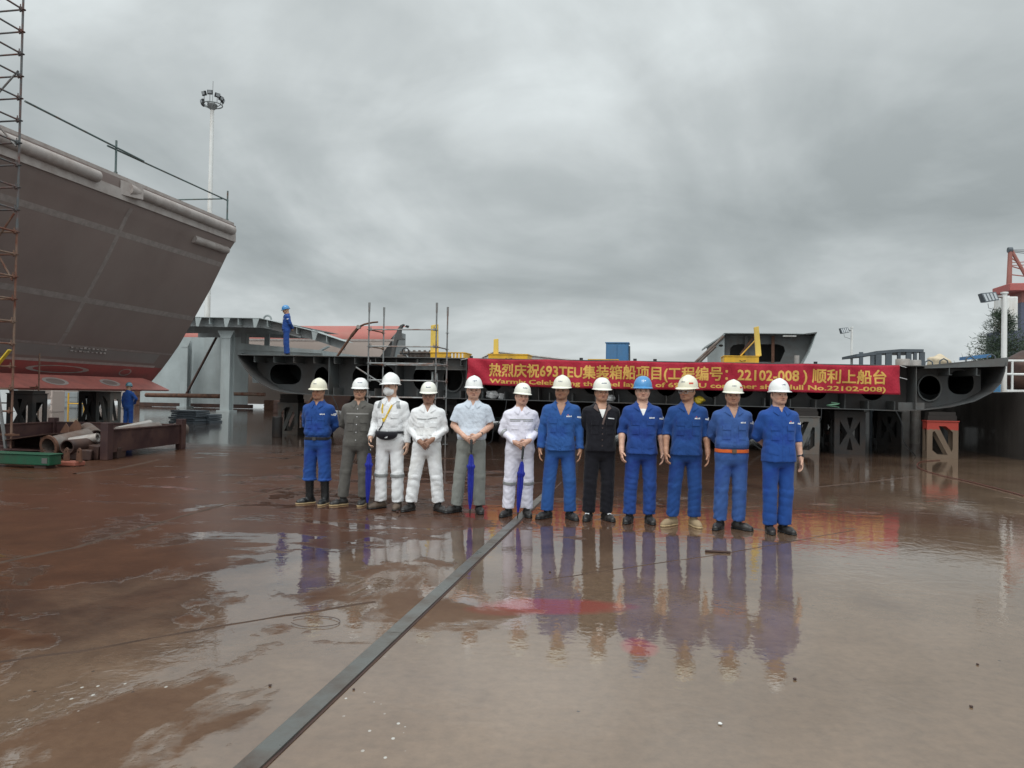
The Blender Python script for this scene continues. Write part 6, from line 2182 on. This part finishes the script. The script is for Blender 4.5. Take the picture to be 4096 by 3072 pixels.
        for k in range(4):                                                # arm badge, on the outside of the sleeve
            h0 = .012 + k * .014 - .02
            fr_.patch(mb, [(h0, 1.262), (h0 + .010, 1.262), (h0 + .010, 1.278), (h0, 1.28)], 2, 2, .004, d=(-1, 0, 0))
            fr_.patch(mb, [(.200 + k * .013, 1.252 - .002 * k), (.210 + k * .013, 1.252 - .002 * k), (.210 + k * .013, 1.269 - .002 * k), (.200 + k * .013, 1.269)], 2, 1, .004)
        if mb.v: putmb('sleeve_emblem', mb, LOGO_W, top, lean)
    # bands
    def bandpiece(name, m_, parts, host):
        lo = np.min([p_[1] for p_ in parts], 0); hi = np.max([p_[2] for p_ in parts], 0)
        Fb = Field(*(axis((float(a_) - .01, float(b_) + .01, .0065)) for a_, b_ in zip(lo, hi)))
        for p_ in parts: Fb.add(p_)
        v_, q_ = Fb.mesh()
        if len(q_): return put(name, v_, q_, m_, host, lean)
    if sp.get('belt'):
        tabx = HIPS if style == 'tuck' else COVER
        zc = sp.get('belt_z', .95)
        Fb = Field(axis((-.24, .24, .007)), axis((-.2, .2, .007)), axis((zc - .06, zc + .06, .005)))
        Fb.add(prof([(zc - .05, .186, .138, 0), (zc + .05, .182, .135, 0)], zc - .021, zc + .021, 2.5, bw, bd))
        v_, q_ = Fb.mesh(); bo = put('belt', v_, q_, sp['belt'], root, lean)
        mb = MB().obox((.0, -.137 * bd - .006, zc), (.05, .012, .046))
        putmb('buckle', mb, SHOE_BR if sp['belt'] is ORANGE else STRAP, bo, lean)
    if sp.get('stripes'):
        for s in (-1, 1):
            hip, kn, ank, fa = leg[s]
            if 'knee' in sp['stripes']:
                bandpiece('reflective_band', SILVER, [band(kn, ank, .0925, .0925, .02, .13)], top)
            if 'arm' in sp['stripes']:
                bandpiece('reflective_band', SILVER, [band(arm[s]['el'], arm[s]['wr'], .064, .058, .15, .30)], top)
        if 'chest' in sp['stripes']:
            mb = MB(); fr_.ribbon(mb, [(-.155, 1.283), (.0, 1.283)], .012, .0045, n=10); fr_.ribbon(mb, [(.0, 1.283), (.155, 1.283)], .012, .0045, n=10)
            fr_.ribbon(mb, [(-.155, 1.262), (-.02, 1.262)], .007, .0045, n=10); fr_.ribbon(mb, [(.02, 1.262), (.155, 1.262)], .007, .0045, n=10)
            putmb('reflective_band', mb, SILVER, top, lean)
        if 'pipe' in sp['stripes']:
            mb = MB(); fr_.ribbon(mb, [(-.135, 1.262), (-.005, 1.258)], .010, .0045); fr_.ribbon(mb, [(.005, 1.256), (.07, 1.275), (.135, 1.280)], .010, .0045)
            putmb('reflective_band', mb, SILVER, top, lean)
        if 'line' in sp['stripes']:
            mb = MB(); fr_.ribbon(mb, [(-.15, 1.272), (0, 1.272), (.15, 1.272)], .020, .004)
            putmb('pale_band', mb, mat('pale grey band', (.26, .255, .24), .7, bump=0), top, lean)
        if 'shoulder' in sp['stripes']:
            for s in (-1, 1):
                mb = MB(); fr_.patch(mb, [(s * .115, 1.31), (s * .158, 1.31), (s * .135, 1.405), (s * .095, 1.41)], 4, 8, .005)
                if mb.v: putmb('reflective_band', mb, SILVER, top, lean)
    if sp.get('name_patch'):
        mb = MB()
        vs_, fs_ = text_mesh('RI', .02)
        for x_, y_, _ in vs_:
            h = fr_.hit(.075 + x_ * .045, 1.075 + y_ * .045)
            mb.v.append(Vector((h.x, h.y - .004, h.z)) if h else Vector((0, -.1, 1.1)))
        mb.f = fs_
        putmb('chest_letters', mb, LOGO_B, top, lean, False)
    if sp.get('white_bar'):
        mb = MB(); fr_.ribbon(mb, [(.068, 1.268), (.148, 1.262)], .012, .005); putmb('chest_emblem', mb, LOGO_W, top, lean)
        mb = MB(); fr_.ribbon(mb, [(.0, 1.19), (.030, 1.30), (.062, 1.375)], .022, .006)
        putmb('lapel', mb, cm, top, lean)
    if sp.get('undershirt'):
        Fu = Field(axis((-.16, .16, .006)), axis((-.14, .10, .006)), axis((1.15, 1.42, .006)))
        Fu.add(prof([(q[0], q[1] * bw + .004, q[2] * bd + .005, q[3]) for q in TORSO], 1.17, 1.375, 2.3))
        v_, q_ = Fu.mesh(); put('undershirt', v_, q_, CLOTH['undershirt'], root, lean)
    # --- shoes
    kind = sp.get('shoes', 'dark')
    sm = {'dark': SHOE_D, 'boots': BLACK_R, 'brown': SHOE_BR, 'tan': SHOE_T, 'trainers': SHOE_D, 'whitetop': SHOE_D}[kind]
    for s in (-1, 1):
        hip, kn, ank, fa = leg[s]
        f = np.array((math.sin(fa), -math.cos(fa), 0)); sd = np.array((f[1], -f[0], 0))
        c = np.array((ank[0], ank[1], 0))
        Fs = Field(axis((c[0] - .22, c[0] + .22, .0065)), axis((c[1] - .26, c[1] + .18, .0065)), axis((-.01, .44 if kind == 'boots' else .16, .0065)))
        Fs.add(cap(c - f * .045 + (0, 0, .042), c + f * .10 + (0, 0, .034), .040, .044))
        Fs.add(cap(c + f * .10 + (0, 0, .034), c + f * .165 + (0, 0, .026), .046, .036), .03)
        Fs.add(cap(c - f * .03 + (0, 0, .05), c + (0, 0, .115), .043, .044), .03)
        if kind == 'boots':
            Fs.add(cap(c + (0, 0, .10), np.array((kn[0] * .75 + ank[0] * .25, kn[1] * .75 + ank[1] * .25, .375)), .053, .064), .03)
            Fs.F = np.maximum(Fs.F, Fs.ax[2][None, None, :] - .385)
        Fs.F = np.maximum(Fs.F, (.003 - Fs.ax[2])[None, None, :])
        v_, q_ = Fs.mesh()
        so = put('boot' if kind == 'boots' else 'shoe', v_, q_, sm, root, lean)
        Fo = Field(Fs.ax[0], Fs.ax[1], axis((-.008, .03, .004)))
        Fo.add(cap(c - f * .05 + (0, 0, .012), c + f * .10 + (0, 0, .012), .043, .048)); Fo.add(cap(c + f * .1 + (0, 0, .012), c + f * .166 + (0, 0, .012), .049, .040), .02)
        Fo.F = np.maximum(Fo.F, np.abs(Fo.ax[2] - .0105)[None, None, :] - .0095)
        v_, q_ = Fo.mesh()
        put('sole', v_, q_, SOLE_T if kind in ('boots', 'trainers', 'tan') else BLACK_R, so, lean)
        if kind == 'whitetop':
            mb = MB().obox(c + f * .085 + (0, 0, .083), (.05, .05, .006), (.35, 0, fa))
            putmb('shoe_label', mb, LOGO_W, so, lean)
    # --- helmet
    hm_ = HELM[sp['helmet']]
    ridge = sp.get('ridge', True)
    rows = []
    nP = 48
    a_, b_, h_ = .112, .136, .138
    z0 = 1.626
    prof_ = [(.86, -.006), (1.0, -.004), (1.0, .004)]
    for rr_, zz_ in ((.885, .002), ):
        rows.append([Vector((a_ * .87 * math.sin(2 * math.pi * i / nP), .008 - b_ * .87 * math.cos(2 * math.pi * i / nP), z0 + .006)) for i in range(nP)])

    def brim(i, up_):
        t = 2 * math.pi * i / nP
        fr2 = max(0, math.cos(t)) ** 1.5
        bx = .010 + (.034 if ridge else .020) * fr2 + .004 * max(0, -math.cos(t))
        return Vector(((a_ + bx) * math.sin(t), .008 - (b_ + bx) * math.cos(t), z0 - .012 * fr2 + up_ - .004))
    rows.append([brim(i, -.003) for i in range(nP)])
    rows.append([brim(i, .003) for i in range(nP)])
    for j in range(11):
        th = (math.pi / 2) * j / 10
        cr_, sr_ = math.cos(th) ** .82, math.sin(th)
        row = []
        for i in range(nP):
            t = 2 * math.pi * i / nP
            x_, y_ = a_ * cr_ * math.sin(t), -b_ * cr_ * math.cos(t)
            zz_ = z0 + .006 + h_ * sr_
            if ridge:
                w = math.exp(-(x_ / .022) ** 2) * min(1, sr_ * 2.2)
                zz_ += .010 * w; y_ *= 1 + .03 * w
            row.append(Vector((x_ * (1 if j < 10 else 1), .008 + y_, zz_)))
        rows.append(row)
    mb = MB()
    mb.grid([r__ + [r__[0]] for r__ in rows])
    ht = R(sp.get('htilt', -3))
    Rt = rot('x', ht)
    pv = np.array((0, .008, 1.66))

    def hx2(P): return hx((np.asarray(P, float) - pv) @ Rt.T + pv)
    hel = putmb('helmet', mb, hm_, root, lean, True, xf=hx2)
    vv_ = np.array([tuple(v) for v in mb.v])
    hb = Front(vv_, mb.f)
    mk = sp.get('mark')
    if mk:
        m2 = MB()
        if mk == 'block':
            for k, (w, hh) in enumerate(((.013, .012), (.012, .010), (.013, .012), (.012, .011))):
                x_ = -.030 + k * .0165
                hb.patch(m2, [(x_, 1.692), (x_ + w, 1.692), (x_ + w, 1.692 + hh), (x_, 1.692 + hh)], 2, 2, .0015)
        elif mk == 'dots':
            for x_, z_ in ((-.02, 1.70), (-.004, 1.705), (-.004, 1.69), (.012, 1.70), (.02, 1.702)):
                hb.patch(m2, [(x_, z_), (x_ + .009, z_), (x_ + .009, z_ + .01), (x_, z_ + .01)], 2, 2, .0015)
        else:
            vs_, fs_ = text_mesh('CSSC', .02)
            xm = max(v[0] for v in vs_)
            for x_, y_, _ in vs_:
                h = hb.hit(-.026 + .052 * x_ / xm, 1.690 + y_ * .019)
                m2.v.append(Vector((h.x, h.y - .0015, h.z)) if h else Vector((0, 0, 1.7)))
            m2.f = fs_
        if m2.v: putmb('helmet_mark', m2, LOGO_W if mk == 'dots' and sp['helmet'] == 'blue' else LOGO_B, hel, lean, False, xf=hx2)
    if sp.get('red_label'):
        m2 = MB(); hb.patch(m2, [(.068, 1.672), (.098, 1.672), (.094, 1.692), (.066, 1.692)], 4, 3, .0015)
        if m2.v: putmb('helmet_label', m2, LOGO_R, hel, lean, False, xf=hx2)
    mb = MB()
    for s in (-1, 1):
        mb.tube([(s * .083, .0, 1.632), (s * .0775 * fw, -.012, 1.575), (s * .062 * fw, -.03, 1.515), (s * .03, -.062, 1.484), (0, -.074, 1.478)], .0038, 6)
        mb.tube([(s * .083, .045, 1.632), (s * .076 * fw, .012, 1.548)], .0035, 6)
    if sp.get('strap', True): putmb('chin_strap', mb, STRAP, hel, lean, True, xf=hx)
    if sp.get('glasses'):
        gm = CLEAR if sp['glasses'] == 'clear' else LENS_M
        mb = MB()
        rr_ = .0024 if sp['glasses'] != 'clear' else .003
        for s in (-1, 1):
            lp = [(s * .033 + px_, -.106 + abs(px_ + s * .0) * .10 + .25 * max(0, abs(s * .033 + px_) - .04), 1.587 + pz_) for px_, pz_ in rrect(-.025, -.017, .025, .016, .008)]
            mb.tube(lp + [lp[0], lp[1]], rr_, 6, cap=False)
            mb.tube([(s * .057, -.100, 1.594), (s * .076 * fw, -.06, 1.594), (s * .079 * fw, .012, 1.590)], rr_, 6)
        mb.tube([(-.009, -.108, 1.592), (0, -.110, 1.594), (.009, -.108, 1.592)], rr_, 6)
        putmb('spectacles', mb, gm, root, lean, True, xf=hx)
    if sp.get('mask'):
        Fm = Field(axis((-.09, .09, .0055)), axis((-.16, .03, .0055)), axis((1.45, 1.61, .0055)))
        Fm.add(ell((0, -.046, 1.532), (.073, .073, .064)))
        Fm.add(cap((0, -.112, 1.568), (0, -.108, 1.498), .010, .010), .03)
        Fm.cut((lambda X_, Y_, Z_: (Y_ + .022) * -1 * -1 + 0 * X_ + 0 * Z_ if False else -(Y_ + .02) * -1 * -1 + 0 * X_ + 0 * Z_, (-.2, -.02, 1.4), (.2, .1, 1.7)))
        v_, q_ = Fm.mesh()
        put('face_mask', hx(v_), q_, CLOTH['white2'], root, lean)
        mb = MB()
        for s in (-1, 1): mb.tube([(s * .058, -.05, 1.55), (s * .078, .01, 1.585)], .0025, 6)
        putmb('mask_loop', mb, LOGO_W, root, lean, True, xf=hx)
    if sp.get('watch'):
        s = sp['watch']; a = arm[s]
        wt = bandpiece('wristwatch', STRAP, [band(a['el'], a['wr'], .034, .0345, .86, .95)], root)
        dv_ = a['wr'] - a['el']; dv_ /= np.linalg.norm(dv_)
        c_ = a['el'] + (a['wr'] - a['el']) * .905
        o_ = np.array((s * .6, -.8, .25)); o_ = o_ - dv_ * (o_ @ dv_); o_ /= np.linalg.norm(o_)
        mb = MB().tube([c_ + o_ * .030, c_ + o_ * .042], .019, 14)
        putmb('watch_case', mb, LENS_M, wt, lean)
    if sp.get('bracelet'):
        s = sp['bracelet']; a = arm[s]
        bandpiece('bracelet', YELLOW_C, [band(a['el'], a['wr'], .036, .033, .90, .96)], root)
    if sp.get('lanyard'):
        mb = MB()
        fr_.ribbon(mb, [(.066, 1.425), (.055, 1.36), (.0, 1.235), (-.052, 1.135)], .022, .008, n=12)
        fr_.ribbon(mb, [(-.070, 1.40), (-.078, 1.30), (-.066, 1.20), (-.052, 1.135)], .020, .008, n=12)
        ly = putmb('lanyard', mb, YELLOW_C, root, lean)
        ly.modifiers.new('thickness', 'SOLIDIFY').thickness = .002
        mb = MB(); fr_.ribbon(mb, [(-.053, 1.13), (-.07, 1.08), (-.12, 1.02)], .014, .010); putmb('cord', mb, BAG, ly, lean)
        Fb = Field(axis((-.18, .18, .007)), axis((-.26, -.05, .007)), axis((.86, 1.06, .006)))
        Fb.add(ell((.0, -.150, .985), (.150, .062, .085)))
        Fb.F = np.maximum(Fb.F, Fb.ax[2][None, None, :] - 1.012 + .0 * Fb.ax[0][:, None, None])
        v_, q_ = Fb.mesh(); bg_ = put('waist_bag', v_, q_, BAG, root, lean)
        Fb = Field(axis((-.24, .24, .007)), axis((-.2, .2, .007)), axis((.95, 1.06, .005)))
        Fb.add(prof([(.9, .186, .140, 0), (1.1, .186, .140, 0)], .985, 1.015, 2.5, bw, bd))
        v_, q_ = Fb.mesh(); put('strap', v_, q_, BAG, bg_, lean)
        mb = MB()
        fb = Front(*[np.array(v) for v in (bg_.data.vertices[0].co,)]) if False else None
        for k in range(3):                                                # small three bar mark
            x_ = .004 + k * .013
            hgt = .008 + k * .007
            mb.obox((x_ - lean * .55, -.2125 + .02 * abs(x_), .932 + hgt / 2), (.009, .004, hgt), (.12, .35, 0))
        putmb('bag_emblem', mb, LOGO_W, bg_, lean)
    if sp.get('harness'):
        mb = MB()
        frh = Front(tv, tq)
        for s in (-1, 1):
            frh.ribbon(mb, [(s * .09, 1.40), (s * .10, 1.25), (s * .03, 1.1)], .03, .008)
        putmb('harness_strap', mb, mat('brown harness webbing', (.30, .12, .06), .8, bump=0), root, lean)
    return root, arm, sc


def umbrella(root, sc, lean, hand, tip, label, handle_len=.16, hang=False):
    """closed umbrella from its tip on the ground up to the hand, in the holder's own frame"""
    Mw = Matrix.Translation(root.location) @ Matrix.Rotation(root.rotation_euler.z, 4, 'Z') @ Matrix.Scale(sc, 4)
    h = Vector(hand); h.x += lean * h.z / 1.7
    t = Vector(tip); t.x += lean * t.z / 1.7
    hw, tw_ = Mw @ h, Mw @ t
    L = (hw - tw_).length
    u = bpy.data.objects.new('umbrella', None); COL.objects.link(u)
    u.location = tw_
    u.rotation_euler = (hw - tw_).to_track_quat('Z', 'Y').to_euler()
    u['org'] = (0, 0, 0)
    tag(u, label, 'umbrella', 'closed blue umbrellas')
    top = L - .17
    MB().lathe([(.009, .09), (.022, .18), (.031, .34), (.035, .50), (.034, top - .17), (.047, top - .135), (.046, top - .12), (.033, top - .10), (.026, top - .02), (.014, top + .02)], 48, pleat=.16, pn=8).build('canopy', UMB, u, True)
    MB().tube([(0, 0, .004), (0, 0, .12)], [.006, .010], 8).build('tip', BLACK_R, u, True)
    MB().tube([(0, 0, top), (0, 0, L - .10)], .007, 8).build('shaft', BLACK_R, u, True)
    MB().tube([(0, 0, L - .12), (0, 0, L + .03), (0, 0, L + .045)], [.014, .017, .008], 10).build('handle', BLACK_R, u, True)
    MB().tube([(0, -.012, L - .10), (0, -.017, L - .10)], .011, 10).build('button', LOGO_W, u, True)
    MB().obox((.012, -.05, top - .30), (.022, .004, .05), (0, .4, 0)).build('label_tag', LOGO_W, u)
    return u


BASE = [
    dict(seed=1, px=(1257, 2018), top=(1251, 1512), label='man in blue work suit and black rubber boots, hands behind back, leftmost of the row', R='back', L='back', style='tuck', top_name='shirt', top_cloth='blue1',
         helmet='cream', mark='text', shoes='boots', hem=.33, cuffed=True, legw=1.08, hemw=1.12, fR=(-.115, -.0, -.75), fL=(.125, -.03, -.05), badge='white', pz=1.225, belt=BAG, belt_z=.925, head=(-6, 4, 2), lean=-.01, skin=(.36, .19, .12), fw=.94, bw=1.0, fold=.0062),
    dict(seed=2, px=(1403, 2024), top=(1434, 1509), label='man in grey coverall with white helmet and dark framed glasses, hands behind back', R='back', L='back', style='cover', top_cloth='grey', helmet='white', ridge=False, mark='block',
         shoes='trainers', fR=(-.15, 0, -.85), fL=(.13, .02, -.15), stripes=('line',), name_patch=True, glasses='dark', lean=.065, head=(4, 2, 0), skin=(.42, .24, .16), bw=1.03, hem=.12, legw=.98, white_buttons=True, pz=1.19),
    dict(seed=3, px=(1547, 2038), top=(1540, 1490), label='man in white coverall with white face mask, yellow lanyard and black waist bag', R='umb', L='hang', style='cover', top_cloth='white1', helmet='white', mark=None,
         shoes='brown', fR=(-.12, 0, -.6), fL=(.12, -.02, .1), stripes=('knee', 'shoulder', 'armno'), lanyard=True, mask=True, head=(-16, 0, -2), lean=-.0, skin=(.46, .29, .21), bw=.97, pz=1.23, hem=.10),
    dict(seed=4, px=(1690, 2048), top=(1701, 1524), label='bespectacled man in white work suit with hands folded in front, no umbrella', R='front', L='front', style='tuck', top_name='shirt', top_cloth='white2', helmet='warm', ridge=False, mark='block',
         shoes='dark', fR=(-.19, 0, -.55), fL=(.185, 0, .6), stripes=('pipe',), glasses='dark', vneck=1.345, head=(0, 6, 0), lean=.03, skin=(.26, .14, .095), bw=1.06, legw=1.08, hem=.13, pz=1.2, fold=.0068),
    dict(seed=5, px=(1868, 2054), top=(1884, 1502), label='man in pale blue short sleeved shirt and grey trousers, hands on an umbrella', R='frontu', L='frontu', style='tuck', top_name='shirt', top_cloth='shirt', bot_cloth='slacks', helmet='white', mark='dots', ridge=True,
         shoes='dark', fR=(-.16, 0, -.85), fL=(.135, 0, .15), cuff=-.22, watch=1, pockets=False, strap=False, head=(2, 3, 0), lean=.04, skin=(.50, .30, .22), bw=1.04, bd=1.06, fw=1.06, hem=.10, fold=.005),
    dict(seed=6, px=(2066, 2068), top=(2075, 1529), label='man in lavender white coverall with grey reflective bands, both hands on a blue umbrella', R='frontu', L='frontu', style='cover', top_cloth='white3', helmet='warm', ridge=False, mark='block',
         shoes='dark', fR=(-.13, 0, -.6), fL=(.12, -.01, .1), stripes=('knee', 'arm', 'chest'), head=(6, 2, 4), lean=.025, skin=(.46, .27, .20), bw=1.06, bd=1.08, fw=1.08, hem=.11, pz=1.20, legw=1.05),
    dict(seed=7, px=(2230, 2078), top=(2236, 1500), label='man in long sleeved faded blue jacket, arms hanging, left of the man in black', R='hang', L='hang', style='two', top_cloth='blue2', helmet='pale', mark='text',
         shoes='dark', fR=(-.145, 0, -.6), fL=(.145, 0, .5), vneck=1.27, vw=.40, badge='red', lower_pockets=True, head=(-8, 4, 1), lean=.02, skin=(.33, .175, .11), bw=1.0, cuff=1.0, slw=1.08, hem=.10, jhem=.845),
    dict(seed=8, px=(2391, 2084), top=(2401, 1508), label='man in black coverall with brown collar over white undershirt, hands behind back', R='back', L='back', style='two', top_cloth='black', helmet='warm', ridge=False, mark='block',
         shoes='whitetop', fR=(-.12, 0, -.35), fL=(.10, 0, .35), vneck=1.26, vw=.36, undershirt=True, collar='collar_brown', white_bar=True, head=(3, 3, 0), lean=.02, skin=(.40, .22, .145), bw=1.04, bd=1.08, hem=.10, jhem=.86, legw=1.05),
    dict(seed=9, px=(2558, 2095), top=(2566, 1502), label='smiling man in blue jacket over white undershirt with a bright blue helmet', R='hang2', L='hang', style='two', top_cloth='blue3', helmet='blue', ridge=False, mark='dots',
         shoes='dark', fR=(-.125, 0, -.35), fL=(.115, 0, .15), vneck=1.285, vw=.42, undershirt=True, badge='white', cuff=.18, slw=1.05, bracelet=1, lower_pockets=True, head=(-3, 0, 0), lean=.015, skin=(.50, .30, .22), fw=1.02, bw=1.02, hem=.11, jhem=.835),
    dict(seed=10, px=(2735, 2108), top=(2752, 1500), label='man in blue jacket with tan shoes and clear goggles, head turned aside', R='hang2', L='hang', style='two', top_cloth='blue4', helmet='cream', mark='text', red_label=True,
         shoes='tan', fR=(-.13, 0, -.75), fL=(.12, 0, .25), vneck=1.30, vw=.40, badge='red', cuff=.22, glasses='clear', head=(-36, 5, 2), lean=.035, skin=(.34, .18, .115), bw=1.0, hem=.12, jhem=.835),
    dict(seed=11, px=(2922, 2121), top=(2932, 1518), label='man in washed blue work suit with a bright orange belt, hands behind back', R='back', L='back', style='tuck', top_name='shirt', top_cloth='blue5', helmet='pale', mark='text', red_label=True,
         shoes='dark', fR=(-.115, 0, -.5), fL=(.10, 0, .75), vneck=1.31, vw=.42, badge='white', belt=ORANGE, belt_z=.932, head=(-7, 3, 1), lean=.015, skin=(.38, .21, .14), bw=1.06, bd=1.06, hem=.11, legw=1.05),
    dict(seed=12, px=(3114, 2136), top=(3110, 1514), label='man in bright blue jacket with a black wristwatch, rightmost of the row', R='back', L='hang', style='two', top_cloth='blue6', helmet='white', mark='text',
         shoes='dark', fR=(-.085, 0, -.2), fL=(.085, 0, .25), badge='red', cuff=.28, slw=1.05, watch=1, lower_pockets=True, head=(3, 0, 0), lean=.0, skin=(.48, .29, .21), fw=1.05, bw=1.03, bd=1.05, hem=.10, jhem=.82, hemw=1.05),
]
TURN = {1: -7, 2: 4, 3: -10, 4: 2, 5: 3, 6: 6, 7: -7, 8: 2, 9: -3, 10: -6, 11: -4, 12: 3}
for sp in BASE:
    sp['face'] = R(TURN[sp['seed']])
    sp.setdefault('slw', 1.0)
    root, arm, sc = person(sp)
    if sp['seed'] == 3:
        umbrella(root, sc, 0.0, (-.222, -.155, .87), (-.235, -.16, 0), 'closed blue umbrella planted beside the masked man in white')
    if sp['seed'] == 5:
        umbrella(root, sc, sp['lean'], (.0, -.262, .92), (.02, -.30, 0), 'closed blue umbrella held upright by the man in the pale blue shirt')
    if sp['seed'] == 6:
        umbrella(root, sc, sp['lean'], (.012, -.262, .90), (-.035, -.28, 0), 'closed blue umbrella tilted in front of the man in lavender white')
q = atv(1138, 1420, 23.5)
sp = dict(seed=21, at=(q.x, 23.6, ztop(q.x) + .004), sc=.985, face=R(-68), label='worker in blue with blue helmet standing on the ship block, hands behind his back', group='workers in the yard', R='back', L='back', style='two', top_cloth='worker', helmet='blue',
          ridge=False, mark=None, shoes='dark', fR=(-.09, .0, -.1), fL=(.09, .03, .1), badge='white', head=(-12, 16, 0), skin=(.40, .23, .15), hem=.09, jhem=.9, pockets=False)
person(sp)
q = atv(512, 1690, 24.4)
sp = dict(seed=22, at=(q.x, 24.4, 0), sc=1.0, face=R(165), label='worker in blue with teal helmet and white gloves standing behind the scrap rack', group='workers in the yard', R='hip', L='hang', style='cover', top_cloth='blue1', helmet='teal',
          ridge=False, mark=None, shoes='dark', gloves=True, harness=True, head=(20, 8, 0), skin=(.35, .2, .13), pockets=False)
person(sp)
